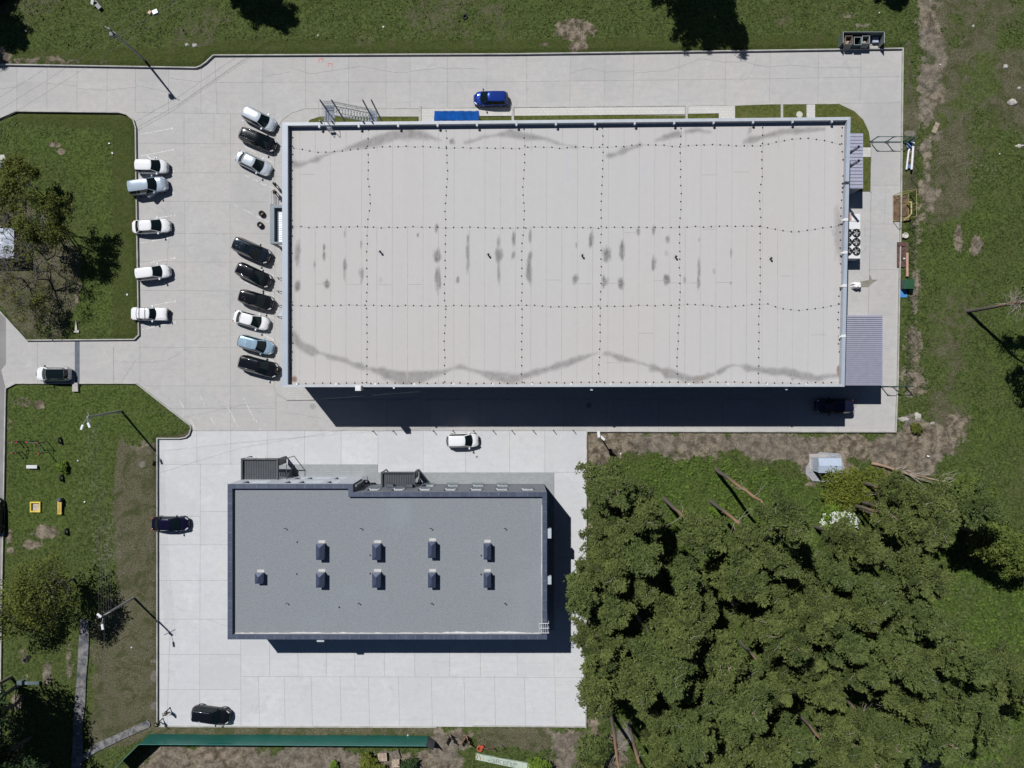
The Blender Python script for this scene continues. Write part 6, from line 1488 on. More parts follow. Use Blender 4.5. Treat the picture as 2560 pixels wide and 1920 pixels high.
# yellow cage with a bent yellow pipe
yc = M('cage_yellow', (.30, .27, .10), .6, var=.2); e = empty('pipe_cage', (*W(2270, 520), 0), 'yellow tube cage with a bent yellow gas pipe in the eastern verge', 'cage')
zc = 1.9; B = [(2250, 492), (2288, 492), (2288, 556), (2250, 556)]; mb = MB()
Bx = [W(u, v) for u, v in ((2232, 490), (2270, 484), (2270, 550), (2232, 554))]
for x, y in Bx: mb.tube((x, y, 0), (x, y, zc), .035)
for i in range(4):
    a, b = Bx[i], Bx[(i + 1) % 4]
    for zz in (.1, zc): mb.tube((*a, zz), (*b, zz), .03)
mb.tube((*Bx[0], zc / 2), (*Bx[1], zc / 2), .02); mb.tube(((Bx[0][0] + Bx[3][0]) / 2, (Bx[0][1] + Bx[3][1]) / 2, zc), ((Bx[1][0] + Bx[2][0]) / 2, (Bx[1][1] + Bx[2][1]) / 2, zc), .03)
mb.build('frame', yc, e)
mb = MB(); x, y = W(2275, 530, .8); mb.path([(x - .1, y + 1.2, 0), (x - .1, y + 1.2, .9), (x, y + 1.15, 1.1), (x, y - .3, 1.1), (x - .1, y - .5, .9), (x - .5, y - .9, .4)], .09, 10); mb.build('pipe', M('pipe_yellow', (.46, .37, .16), .5), e)
mb = MB(); mb.box(Bx[0][0], Bx[1][0], Bx[3][1], Bx[0][1], .0, .12); mb.build('base', M('rusty_ground', (.13, .085, .05), .95, var=.4, scale=1.5), e)
# scrap, plank, blue and green bins
x, y = W(2256, 610); mb = MB(); mb.box(x - .75, x + .65, y - 2.9, y + .2, .12, .17); mb.box(x - .7, x + .1, y - .3, y + .18, .171, .3); o = mb.build('scrap_sheet', M('rust_sheet', (.09, .05, .04), .9, var=.5, scale=2)); tag(o, 'rust brown metal sheet lying on the verge under the pink plank', 'scrap metal')
x, y = W(2261, 593); mb = MB(); mb.torus((x, y + .15, .3), .3, .07, n=18); mb.box(x - .4, x + .35, y - .1, y + .35, .2, .25); o = mb.build('scrap_hoop', M('pale_scrap', (.5, .47, .42), .8)); tag(o, 'pale hoop on a square plate, upper end of the scrap heap on the verge', 'scrap metal')
xa, ya = W(2264, 633); mb = MB(); mb.box(xa - .13, xa + .13, W(0, 692)[1], ya, .3, .42); o = mb.build('plank', M('pink_plank', (.46, .28, .22), .7, var=.08)); tag(o, 'long pink beam lying on the rusty sheet by the fence', 'plank')
x, y = W(2246, 702); x1, y1 = W(2268, 744); mb = MB(); mb.prism([(x, y), (x + .75, y), (x + .95, y - 1.5), (x1, y1 + .2), (x1 - .2, y1), (x, y1)], .10, .14); o = mb.build('blue_sheet', M('pool_blue', (.05, .22, .50), .5, var=.1)); tag(o, 'bright blue sheet lying flat beside the green box', 'sheet')
z = 1.4; xa, ya = W(2264, 698, z); xb, yb2 = W(2287, 720, z); e = empty('storage_box', ((xa + xb) / 2, yb2, 0), 'dark green storage box with a sloping lid at the fence', 'storage box')
mb = MB(); mb.box(xa + .03, xb - .03, yb2, ya - .03, 0, z - .3); mb.build('body', green_d, e); mb = MB(); mb.add([(xa, yb2 - .05, z - .28), (xb, yb2 - .05, z - .28), (xb, ya, z), (xa, ya, z), (xa, yb2 - .05, z - .33), (xb, yb2 - .05, z - .33), (xb, ya, z - .05), (xa, ya, z - .05)], [(0, 1, 2, 3), (7, 6, 5, 4), (4, 5, 1, 0), (5, 6, 2, 1), (6, 7, 3, 2), (7, 4, 0, 3)]); mb.build('lid', M('lid_green', (.03, .10, .05), .5), e)
# cooling plant beside the east wall
z = 1.9
e = empty('cooling_unit', (*W(2130, 610), 0), 'bank of black fans in a white casing beside the east warehouse wall', 'cooling unit')
xa, ya = W(2106, 574, z); xb, yb2 = W(2151, 646, z); fanb = M('fan_black', (.01, .01, .012), .5)
mb = MB(); mb.box(xa, xb, yb2, ya, .2, z - .02); mb.build('casing', white_m, e)
for i in range(3):
    for j, u in enumerate((2120, 2141)):
        cx, cy = W(u, 582 + i * 22.7, z + .1); mb = MB(); mb.tube((cx, cy, z - .018), (cx, cy, z + .12), .50, .47, 24, cap=False); mb.torus((cx, cy, z + .12), .45, .05, n=24, m=6); mb.tube((cx, cy, z - .018), (cx, cy, z - .01), .49, .49, 24); f = mb.build('fan', fanb, e)
        mb = MB()
        for k in range(5): a = k * 1.257 + i; mb.obox((cx + .22 * math.cos(a), cy + .22 * math.sin(a), z + .05), (.36, .17, .015), rz=a, rx=.4)
        mb.tube((cx, cy, z), (cx, cy, z + .09), .09, .09, 10); mb.build('blade', M('fan_blade', (.28, .28, .28), .5), f)
for xx in (xa + .2, xb - .2):
    for yy in (yb2 + .2, ya - .2): mb = MB(); mb.box(xx - .06, xx + .06, yy - .06, yy + .06, 0, .198); mb.build('foot', dku, e)
z = 1.7; xa, ya = W(2110, 534, z); xb, yb2 = W(2151, 573, z); e = empty('switch_cabinet', ((xa + xb) / 2, (ya + yb2) / 2, 0), 'two white flat-topped cabinets joined side by side north of the fans', 'cabinet')
for k in range(2): y0 = yb2 + (ya - yb2) * k / 2; mb = MB(); mb.box(xa, xb, y0 + .02, y0 + (ya - yb2) / 2 - .02, 0, z); mb.build('cabinet', white_m, e, bevel=.02)
mb = MB(); mb.box(xa, xb - 1.1, (ya + yb2) / 2 + .1, ya - .08, z + .003, z + .03); mb.build('rust_patch', M('rusty_top', (.45, .28, .22), .8, var=.3), e)
x, y = W(2143, 713, .6); rs = random.Random(3); vs = []; fs = []; n, k = 16, 6
for i in range(k + 1):
    t = i / k * 1.5
    for j in range(n): a = 2 * math.pi * j / n; q = (abs(math.cos(a)) ** .5 + abs(math.sin(a)) ** .5) * .62; w = math.cos(t) ** .35 * rs.uniform(.95, 1.04) if i < k else .01; vs.append((x + .62 * w * math.cos(a) * q, y + .46 * w * math.sin(a) * q, .9 * math.sin(t) * rs.uniform(.95, 1.03)))
for i in range(k):
    for j in range(n): fs.append((i * n + j, i * n + (j + 1) % n, (i + 1) * n + (j + 1) % n, (i + 1) * n + j))
mb = MB(); mb.add(vs, fs); o = mb.build('bulk_bag', M('bag_white', (.8, .8, .8), .7)); tag(o, 'full white bulk bag on the concrete east of the warehouse', 'bag')
stm = M('damp_stain', (.21, .20, .17), .9, world_space=True); mb = MB(); mb.add([(*W(u, v), .009) for u, v in ((2150, 718), (2172, 718), (2176, 712), (2185, 705), (2194, 700), (2194, 699), (2180, 699), (2176, 688), (2173, 688), (2172, 700), (2150, 704))], [tuple(range(10, -1, -1))]); o = mb.build('damp_patch', stm); tag(o, kind='structure')
# kiosk
mb = MB(); mb.prism(PX([(2014, 1170), (2030, 1140), (2050, 1130), (2100, 1134), (2104, 1150), (2110, 1170), (2075, 1205), (2030, 1202), (2013, 1185)]), -.1, .16); o = mb.build('gravel_pad', M('gravel', (.28, .29, .31), .95, var=.35, scale=6, world_space=True)); tag(o, kind='structure')
z = 2.3; xa, ya = W(2048, 1146, z); xb, yb2 = W(2105, 1183, z); e = empty('transformer_kiosk', ((xa + xb) / 2, (ya + yb2) / 2, .1), 'pale blue-grey metal transformer kiosk on a gravel pad south-east of the yard', 'kiosk')
km = M('kiosk_metal', (.42, .49, .60), .45, .1, var=.05); mb = MB(); mb.box(xa + .05, xb - .05, yb2 + .05, ya - .05, .3, z - .25); mb.build('body', km, e)
mb = MB(); ym = (ya + yb2) / 2; mb.add([(xa, yb2, z - .25), (xb, yb2, z - .25), (xb, ym, z), (xa, ym, z), (xb, ya, z - .25), (xa, ya, z - .25)], [(0, 1, 2, 3), (3, 2, 4, 5), (0, 3, 5), (1, 4, 2)]); mb.build('roof', km, e)
mb = MB(); mb.box(xa - .015 + .05, xa + .05, yb2 + .3, ym, .4, 1.9); mb.box(xa - .02, xa + .05, ym - .15, ym - .08, 1.1, 1.2); mb.build('door', M('kiosk_door', (.34, .40, .50), .5), e)
mb = MB(); mb.box(xa - .35, xb - .9, ya - .1, ya + .35, .1, .24); mb.box(xa - .35, xa - .1, yb2 - .1, ya - .1, .1, .24); mb.build('plinth', M('plinth', (.34, .32, .30), .9), e)
# fallen boards and pallets at the forest edge
pal = M('pallet_wood', (.42, .33, .26), .85, var=.2); old = M('old_wood', (.20, .17, .14), .9, var=.3, scale=4)
def pallet(cx, cy, zc, rz, rx, ry, label, mat, w=1.2, l=.8, group='wooden pallets'):
    e = empty('pallet', (cx, cy, zc), label, 'pallet', group); mt = Matrix.Rotation(rz, 3, 'Z') @ Matrix.Rotation(rx, 3, 'X') @ Matrix.Rotation(ry, 3, 'Y')
    def bx(mb, x0, x1, y0, y1, z0, z1):
        vs = [tuple(mt @ Vector((x, y, z))) for z in (z0, z1) for y in (y0, y1) for x in (x0, x1)]; mb.add(vs, [(0, 2, 3, 1), (4, 5, 7, 6), (0, 1, 5, 4), (1, 3, 7, 5), (3, 2, 6, 7), (2, 0, 4, 6)])
    n = 6
    for k in range(n): mb = MB(); y0 = -l / 2 + l * k / n + .01; bx(mb, -w / 2, w / 2, y0, y0 + l / n * .62, .0, .022); mb.build('board', mat, e, local=True)
    for x in (-w / 2 + .06, 0, w / 2 - .06): mb = MB(); bx(mb, x - .05, x + .05, -l / 2, l / 2, -.10, -.002); mb.build('stringer', mat, e, local=True)
x, y = W(1492, 1292); pallet(x, y, .3, 0, 0, 0, 'pale planks on the soil strip, upper pile at the forest edge', pal, 1.3, .5)
x, y = W(1475, 1328); pallet(x, y, .3, R(90), 0, 0, 'pale pallet on end planks, lower pile at the forest edge', pal, 1.2, .5)
x, y = W(2336, 321); pallet(x, y, .25, R(65), 0, 0, 'light wooden pallet dropped on the dirt track in the north-east', pal, 1.3, .55)
z0 = .65
for (u, v, rz, ry, lab, mt) in ((1119, 1848, R(62), R(68), 'left board of the western upright pallet pair by the dirt track', old), (1130, 1848, R(-62), R(-68), 'right board of the western upright pallet pair by the dirt track', old), (1159, 1852, R(58), R(68), 'left board of the eastern upright pallet pair by the dirt track', M('reddish_wood', (.28, .17, .12), .9, var=.3, scale=4)), (1170, 1852, R(-66), R(-68), 'right board of the eastern upright pallet pair by the dirt track', M('reddish_wood', (.28, .17, .12), .9))):
    x, y = W(u, v, .6); pallet(x, y, z0, rz, R(75), 0, lab, mt, 1.2, 1.2, 'upright pallets beside the dirt track')
x, y = W(956, 1893, .6); pallet(x, y, .6, R(4), 0, 0, 'pale pallet on top of a low stack, westmost of the southern pallets', pal, 1.1, 1.0)
mb = MB(); mb.box(x - .5, x + .5, y - .45, y + .45, 0, .48); o = mb.build('pallet_stack', old); tag(o, 'dark stack under the westmost southern pallet', 'stack')
x, y = W(987, 1888, .5); pallet(x, y, .45, R(20), 0, 0, 'dark open pallet between two pale stacks in the southern yard', old, 1.1, 1.0)
x, y = W(989, 1910, .8); pallet(x, y, .8, R(2), 0, 0, 'topmost pale pallet of the stack at the bottom edge', pal, .95, .85); mb = MB(); mb.box(x - .45, x + .45, y - .4, y + .4, 0, .68); o = mb.build('crate_stack', M('crate_pale', (.45, .38, .30), .9, var=.2)); tag(o, 'pale wooden stack under the topmost pallet at the bottom edge', 'stack')
# red implement
x, y = W(1207, 1866); rm = M('machine_red', (.45, .07, .03), .6, var=.2); e = empty('harrow', (x, y, .1), 'orange-red rusty farm implement lying in the grass', 'farm implement')
mb = MB(); mb.torus((x - .35, y - .1, .35), .3, .1, n=14, m=8); mb.obox((x - .1, y + .15, .5), (.5, .3, .2), rz=.8); mb.build('drum', rm, e)
mb = MB(); mb.path([(x, y + .1, .6), (x + .9, y - .2, .5), (x + 1.7, y - .5, .3)], .05); mb.path([(x + .2, y + .1, .7), (x + 1.3, y + .1, .6), (x + 1.7, y - .4, .4)], .05); mb.build('frame', M('rusty_frame', (.12, .07, .05), .8), e)
for u, v, lab in ((1255, 1860, 'thin dark stake left of the soil mound in the south'), (1354, 1862, 'thin dark stake right of the grass strip in the south'), (1577, 1107, 'thin dark stake on the soil by the forest edge')):
    x, y = W(u, v); mb = MB(); mb.tube((x, y, 0), (x, y, 1.5), .04, .03, 6); mb.tube((x, y, 0), (x, y, .1), .09, .07, 6); o = mb.build('stake', dku); tag(o, lab, 'stake', 'thin dark stakes')
# painted slab wall with scrawled letters, bottom edge
e = empty('painted_wall', (*W(1280, 1895), 0), 'pale green low wall with dark scrawled letters at the bottom edge', 'wall'); zw = 1.3
pa, pb = W(1190, 1893, 0), W(1345, 1922, 0); pa2, pb2 = W(1190, 1880, 1.25), W(1345, 1909, 1.25)
mg = M('wall_pale_green', (.38, .45, .38), .8, var=.15, scale=1, world_space=True); mb = MB()
a, b = Vector((*pa, 0)), Vector((*pb, 0)); dwn = (b - a).normalized(); nrm = Vector((-dwn.y, dwn.x, 0))
A0, B0 = Vector((*W(1190, 1881, 0), .35)), Vector((*W(1345, 1910, 0), .35)); A1, B1 = Vector((*W(1189, 1899, .9), .9)), Vector((*W(1345, 1932, .9), .9))
N = 8
for k in range(N):
    t0, t1 = k / N, (k + .985) / N; q = [A0 + (B0 - A0) * t0, A0 + (B0 - A0) * t1, A1 + (B1 - A1) * t1, A1 + (B1 - A1) * t0]
    mb.add([tuple(v) for v in q] + [(v.x, v.y, v.z - .3) for v in q], [(3, 2, 1, 0), (4, 5, 6, 7), (0, 1, 5, 4), (1, 2, 6, 5), (2, 3, 7, 6), (3, 0, 4, 7)])
mb.build('panel', mg, e)
mb = MB(); ink = M('spray_ink', (.06, .07, .12), .8)
def onw(s, t): p0 = A0 + (B0 - A0) * s; p1 = A1 + (B1 - A1) * s; return p0 + (p1 - p0) * t + Vector((0, 0, .02))
for s0, strokes in ((.20, [(0, .8), (.015, .55), (.03, .75)]), (.27, [(.035, .25), (0, .3), (.01, .55), (.04, .6), (.03, .85), (0, .8)]), (.33, [(0, .85), (.0, .35), (.02, .2), (.04, .4), (.04, .85)]), (.33, [(0, .6), (.04, .6)]), (.385, [(.04, .3), (.01, .25), (0, .6), (.02, .85), (.045, .75)]), (.445, [(.04, .3), (0, .3), (0, .85), (.045, .8)]), (.445, [(0, .55), (.035, .55)]), (.505, [(0, .85), (.0, .3), (.025, .25), (.05, .4), (.05, .85)]), (.57, [(0, .3), (.0, .9), (.03, .9), (.03, .35)]), (.62, [(0, .5), (.015, .3), (.03, .5), (.045, .3)])):
    pp = [onw(s0 + a, b) for a, b in strokes]; mb.path([tuple(q) for q in pp], .022, 5)
mb.build('lettering', ink, e)
mb = MB(); q = [onw(.005, .05), onw(.03, .5), onw(.01, .9)]; mb.path([tuple(v) for v in q], .05, 5); q = [onw(.05, .1), onw(.08, .6), onw(.07, .9)]; mb.path([tuple(v) for v in q], .04, 5); mb.build('rust_streak', M('rust_run', (.35, .16, .06), .9), e)
# green sheet fence at the south
gs = M('fence_sheet_green', (.008, .105, .085), .38, .1, var=.25, scale=.35, coat=.2, fine=.35, world_space=True); e = empty('sheet_fence', (*W(720, 1835), 0), 'tall dark green sheet metal fence south of the pale concrete', 'fence')
hF = 2.7
p0, p1, p2 = W(357, 1862, hF), W(1068, 1862, hF), W(305, 1925, hF)
p0 = W(375, 1834); p1 = W(1071, 1838); p2 = W(308, 1900)
def run(a, b, n):
    mb = MB(); a, b = Vector(a), Vector(b); d = (b - a); q = Vector((-d.y, d.x)).normalized()
    for k in range(n):
        for (f0, f1, o0, o1) in ((0, .35, 0, 0), (.35, .5, 0, .014), (.5, .85, .014, .014), (.85, 1, .014, 0)):
            s0, s1 = a + d * (k + f0) / n + q * o0, a + d * (k + f1) / n + q * o1
            wv = .10 * math.sin(k * .21)
            mb.add([(s0.x, s0.y, 0), (s1.x, s1.y, 0), (s1.x, s1.y + wv * .0, hF), (s0.x, s0.y, hF)], [(0, 3, 2, 1)])
    return mb
run(p0, p1, 170).build('sheet', gs, e); run(p2, p0, 24).build('sheet', M('fence_sheet_shaded', (.006, .04, .035), .5, world_space=True), e)  # west run gets a darker green, painting in its shadow side
mb = MB(); mb.strip([p2, p0, p1], .05, hF - .02, hF + .02); mb.build('cap_rail', M('cap_rail', (.10, .30, .26), .25, .3), e)
for k in range(10): x = p0[0] + (p1[0] - p0[0]) * k / 9; y = p0[1] + (p1[1] - p0[1]) * k / 9 - .10; mb = MB(); mb.box(x - .03, x + .03, y - .05, y + .03, 0, hF - .05); mb.build('post', dku, e)
mb = MB(); mb.add([(p1[0], p1[1], 0), (p1[0], p1[1], hF), (p1[0] + .9, p1[1] - .6, hF - .1), (p1[0] + .9, p1[1] - .6, 0)], [(0, 1, 2, 3)]); mb.build('end_shadow_sheet', dku, e)  # dark sheet added in place of the shadow at the east end

# ruined yard and shed on the west island
sh = empty('shed', (*W(10, 610), 0), 'shed with a pale corrugated metal roof under the bare trees', 'shed'); z = 2.2
x1, y1 = W(35, 571, z); x0 = x1 - 9; y0 = W(0, 646, z)[1]
mb = MB(); mb.box(x0 + .1, x1 - .1, y0 + .1, y1 - .1, 0, z - .1); mb.build('wall', M('shed_wall', (.13, .12, .11), .9), sh)
mb = MB(); n = 26
for k in range(n): b = y0 + (y1 - y0) * k / n; d = (y1 - y0) / n; mb.add([(x0, b, z), (x1, b, z), (x1, b + d * .5, z + .04), (x0, b + d * .5, z + .04), (x1, b + d, z), (x0, b + d, z)], [(0, 1, 2, 3), (3, 2, 4, 5)])
m, nt, p = newmat('weathered_sheet'); pos = nd(nt, 'ShaderNodeNewGeometry').outputs['Position']; n_ = noise(nt, pos, 1.5, 5, .7); c = mixc(nt, ramp(nt, n_, .35, .65), (.36, .40, .48), (.62, .66, .74)); c = mixc(nt, ramp(nt, noise(nt, pos, 3, 4, .7), .62, .7), c, (.3, .2, .13)); nt.links.new(c, p.inputs['Base Color']); p.inputs['Roughness'].default_value = .5; p.inputs['Metallic'].default_value = .2
mb.build('roof', m, sh)
e = empty('ruined_outbuilding', (*W(5, 540), 0), 'roofless grey outbuilding with broken boards north of the shed', 'outbuilding')
mb = MB(); x1, y1 = W(20, 532); y0 = W(0, 566)[1]; mb.box(x1 - 6, x1, y1 - .15, y1, 0, 1.7); mb.box(x1 - .15, x1, y0, y1 - .15, 0, 1.7); mb.build('wall', M('old_block', (.28, .27, .26), .95, var=.3), e)
mb = MB(); rs = random.Random(8); [mb.obox((x1 - rs.uniform(.3, 3), rs.uniform(y0, y1 - .3), .4 + rs.random() * .8), (rs.uniform(.6, 1.6), .14, .05), rz=rs.random() * 3) for _ in range(16)]; mb.build('broken_board', M('grey_board', (.34, .33, .31), .9, var=.3), e)
x, y = W(0, 396); mb = MB(); mb.prism([(x - 3, y + .1), (x + 1.0, y + .25), (x + 1.25, y - .4), (x - 3, y - .5)], 0, .7); mb.box(x - 3, x + 1.1, y - .78, y - .62, 0, .9); o = mb.build('broken_wall', M('white_block', (.5, .49, .46), .9, var=.2)); tag(o, 'broken white wall stub at the west edge above the water tank', 'wall')
x, y = W(11, 422); e = empty('water_tank', (x, y, 0), 'bluish rounded water tank at the west edge by the broken wall', 'tank'); mb = MB(); mb.obox((x, y, .6), (.95, .9, 1.0), rz=.35); mb.build('shell', M('tank_blue', (.12, .18, .30), .25, .5, coat=.5), e, bevel=.15); mb = MB(); mb.tube((x, y, 1.1), (x, y, 1.16), .16, .16, 12); mb.build('cap', dku, e)
e = empty('yard_fence', (*W(57, 470), 0), 'low dark plank fence east of the ruined yard', 'fence'); mb = MB()
for k in range(20): v = 432 + k * 4; x, y = W(55 + 3 * math.sin(k * .5), v); mb.box(x - .03, x + .03, y - .07, y + .07, 0, 1.3 + .1 * math.sin(k * 2.1))
mb.build('plank', M('grey_plank', (.20, .19, .17), .9, var=.3), e); mb = MB(); a, b = W(56.5, 430), W(56.5, 512); mb.tube((a[0], a[1], 1.0), (b[0], b[1], 1.0), .03); mb.build('rail', old, e)
# swing/goal remains near the bottom-left trees
x, y = W(62, 1702); mb = MB(); mb.box(x - .5, x + .1, y - .35, y + .25, 0, .75); mb.box(x + .3, x + 2.1, y - .3, y + .1, .42, .46); mb.box(x + 1.7, x + 2.1, y - .35, y + .12, .461, .5); mb.box(x + .4, x + .5, y - .25, y + .05, 0, .418); mb.box(x + 1.9, x + 2.0, y - .25, y + .05, 0, .418); o = mb.build('broken_bench', M('bench_teal', (.10, .14, .15), .7, var=.3)); tag(o, 'broken teal bench and box in the tree shadow at the south-west', 'bench')
# round manhole covers
for u, v, r, zz, lab, col in ((1998, 287, .40, .1, 'pale round manhole cover in the verge north of the warehouse', (.45, .44, .38)), (782, 1016, .36, .0, 'grey round manhole cover near the south-west corner of the warehouse', (.30, .30, .29)), (1472, 1013, .36, .0, 'dark round manhole cover inside the warehouse shadow', (.22, .22, .22)), (2135, 1013, .33, 0, 'grey round manhole cover behind the navy car', (.33, .33, .31)), (1192, 1142, .12, 0, 'tiny dark manhole cover by the white window reflections', (.15, .15, .15))):
    x, y = W(u, v); mb = MB(); mb.tube((x, y, zz - .05), (x, y, zz + .012), r, r, 24); mb.torus((x, y, zz + .012), r * .82, .012, n=20, m=4)
    if r > .2: mb.box(x - .05, x + .05, y - .02, y + .02, zz + .012, zz + .02)
    o = mb.build('manhole_cover', M('mh' + lab[:4], col, .8)); tag(o, lab, 'manhole cover', 'manhole covers')
x, y = W(367, 392); mb = MB(); mb.path([W3(366, 387, .06), W3(378, 398, .06), W3(386, 399, .06), W3(388, 394, .06)], .06, 8); o = mb.build('angle_bar', M('white_bar', (.75, .76, .78), .5)); tag(o, 'bent white bar lying on the bay above the small white hatchback', 'bar')
# ================================================ vegetation
def leaf_mat(name, dark, light, tip, rough=.7):
    m, nt, p = newmat(name)
    at = nd(nt, 'ShaderNodeAttribute', attribute_name='leaf').outputs['Fac']
    oi = nd(nt, 'ShaderNodeObjectInfo').outputs['Random']
    c = mixc(nt, at, dark, light)
    c = mixc(nt, mth(nt, 'MULTIPLY', oi, .5), c, tip)
    nt.links.new(c, p.inputs['Base Color']); p.inputs['Roughness'].default_value = rough; p.inputs['Specular IOR Level'].default_value = .25
    # thin leaves let a little light through
    tr = nd(nt, 'ShaderNodeBsdfTranslucent'); nt.links.new(c, tr.inputs['Color'])
    mx = nd(nt, 'ShaderNodeMixShader'); mx.inputs[0].default_value = .18
    out = nt.nodes['Material Output']; nt.links.new(p.outputs[0], mx.inputs[1]); nt.links.new(tr.outputs[0], mx.inputs[2]); nt.links.new(mx.outputs[0], out.inputs[0])
    return m
pine_l = leaf_mat('pine_needles', (.034, .050, .012), (.142, .172, .046), (.078, .120, .034))
olive_l = leaf_mat('olive_leaves', (.045, .060, .010), (.130, .150, .026), (.105, .115, .018))
bush_l = leaf_mat('bush_leaves', (.060, .078, .010), (.165, .195, .030), (.13, .15, .02))
yg_l = leaf_mat('spring_leaves', (.050, .078, .014), (.135, .175, .034), (.10, .14, .025))
lime_l = leaf_mat('lime_leaves', (.060, .105, .012), (.15, .24, .030), (.12, .20, .02))
dark_l = leaf_mat('dark_leaves', (.018, .040, .012), (.045, .080, .022), (.03, .06, .02))
bloss_l = leaf_mat('blossom', (.45, .48, .42), (.7, .72, .66), (.6, .62, .55))
m, nt, p = newmat('pine_bark'); tc = nd(nt, 'ShaderNodeTexCoord').outputs['Object']; sx = nd(nt, 'ShaderNodeSeparateXYZ'); nt.links.new(tc, sx.inputs[0])
nn = noise(nt, tc, 2.5, 5, .7)
c = mixc(nt, ramp(nt, mth(nt, 'ADD', sx.outputs[2], mth(nt, 'MULTIPLY', nn, 3.0)), 5.0, 10.0), (.105, .090, .078), (.29, .175, .105)); c = mixc(nt, mth(nt, 'MULTIPLY', ramp(nt, nn, .5, .7), .4), c, (.10, .07, .05))
nt.links.new(c, p.inputs['Base Color']); p.inputs['Roughness'].default_value = .9; bark = m
twig_m = M('dead_twig', (.30, .26, .22), .9, var=.25, scale=3); gbark = M('grey_bark', (.16, .14, .125), .9, var=.3, scale=3)
def leaves_mesh(name, lobes, per, size, rng, up=.55, mat=None):
    """lobes: (x,y,z,rx,rz,tone)"""
    Lb = np.array(lobes, float); n = len(Lb) * per; k = np.repeat(np.arange(len(Lb)), per)
    d = rng.normal(size=(n, 3)); d /= np.linalg.norm(d, axis=1)[:, None]; d[:, 2] = np.where(rng.rand(n) < .78, np.abs(d[:, 2]), d[:, 2])
    rad = rng.uniform(.55, 1.05, n) ** .6
    # scalloped edge so that every clump reads as a fan of shoots
    an = np.arctan2(d[:, 1], d[:, 0]); rad *= 1 + .16 * np.sin(an * 7 + Lb[k, 0] * 9)
    c = Lb[k, :3] + d * rad[:, None] * np.stack([Lb[k, 3], Lb[k, 3], Lb[k, 4]], -1)
    nr = d * np.array([.9, .9, .6]) + np.array([0, 0, up]) + rng.normal(size=(n, 3)) * .45; nr /= np.linalg.norm(nr, axis=1)[:, None]
    t = np.cross(nr, d + rng.normal(size=(n, 3)) * .3); t /= np.linalg.norm(t, axis=1)[:, None] + 1e-9; b = np.cross(nr, t)
    s = size * rng.uniform(.55, 1.3, n)[:, None]; a_ = s * .42
    V = np.stack([c - b * s - t * a_ * .4, c - b * s * .1 + t * a_, c + b * s, c - b * s * .1 - t * a_ * 1.2], 1).reshape(-1, 3)
    me = fast_mesh(name, V, np.arange(n * 4).reshape(-1, 4))
    tone = np.clip(Lb[k, 5] + rng.uniform(-.3, .3, n) + d[:, 2] * .15, 0, 1)
    at = me.attributes.new('leaf', 'FLOAT', 'FACE'); at.data.foreach_set('value', tone.astype(np.float32))
    me.materials.append(mat); return me
def spray_mesh(name, boughs, rng, mat):
    """boughs: (x, y, z, angle, length, width, tone): flat feathery fans of long narrow shoots"""
    B = np.array(boughs, float); per = np.clip((B[:, 4] * B[:, 5] * 155).astype(int), 40, 190); k = np.repeat(np.arange(len(B)), per); n = len(k)
    u = rng.beta(1.6, 1.1, n); w = rng.normal(size=n) * .40 * (.35 + .9 * np.sin(np.clip(u, 0, 1) * 2.6)); an = B[k, 3]; L = B[k, 4]; Wd = B[k, 5]
    w += .14 * np.sin(u * 16 + B[k, 0] * 7)
    ca, sa = np.cos(an), np.sin(an)
    zz = B[k, 2] + rng.normal(size=n) * .09 + .16 * u * L * .3 - .28 * np.abs(w) * Wd - .10 * (rng.rand(n) < .25)
    c = np.stack([B[k, 0] + ca * u * L - sa * w * Wd, B[k, 1] + sa * u * L + ca * w * Wd, zz], -1)
    a2 = an + w * 1.3 + rng.normal(size=n) * .55; el = rng.normal(size=n) * .35 + .15
    b = np.stack([np.cos(a2) * np.cos(el), np.sin(a2) * np.cos(el), np.sin(el)], -1)
    nr = np.stack([rng.normal(size=n) * .45, rng.normal(size=n) * .45, np.ones(n)], -1); t = np.cross(nr, b); t /= np.linalg.norm(t, axis=1)[:, None]
    s = rng.uniform(.08, .21, n)[:, None]; a_ = s * rng.uniform(.28, .5, n)[:, None]
    V = np.stack([c - b * s, c + t * a_, c + b * s, c - t * a_], 1).reshape(-1, 3)
    me = fast_mesh(name, V, np.arange(n * 4).reshape(-1, 4))
    tone = np.clip(B[k, 6] + rng.uniform(-.3, .3, n) + (u - .5) * .3, 0, 1)
    at = me.attributes.new('leaf', 'FLOAT', 'FACE'); at.data.foreach_set('value', tone.astype(np.float32)); me.materials.append(mat); return me
def limb_mesh(mb, p0, p1, r0, r1, seg, rs, wob=.12, n=6):
    p0, p1 = Vector(p0), Vector(p1); prev = p0; pr = r0; L = (p1 - p0).length; pts = [p0]
    for i in range(1, seg + 1):
        t = i / seg; q = p0 + (p1 - p0) * t + Vector((rs.uniform(-1, 1), rs.uniform(-1, 1), rs.uniform(-.6, .6))) * wob * L * (0 if i == seg else 1) * .5
        r = r0 + (r1 - r0) * t; mb.tube(prev, q, pr, r, n, cap=False); prev, pr = q, r; pts.append(q)
    return pts
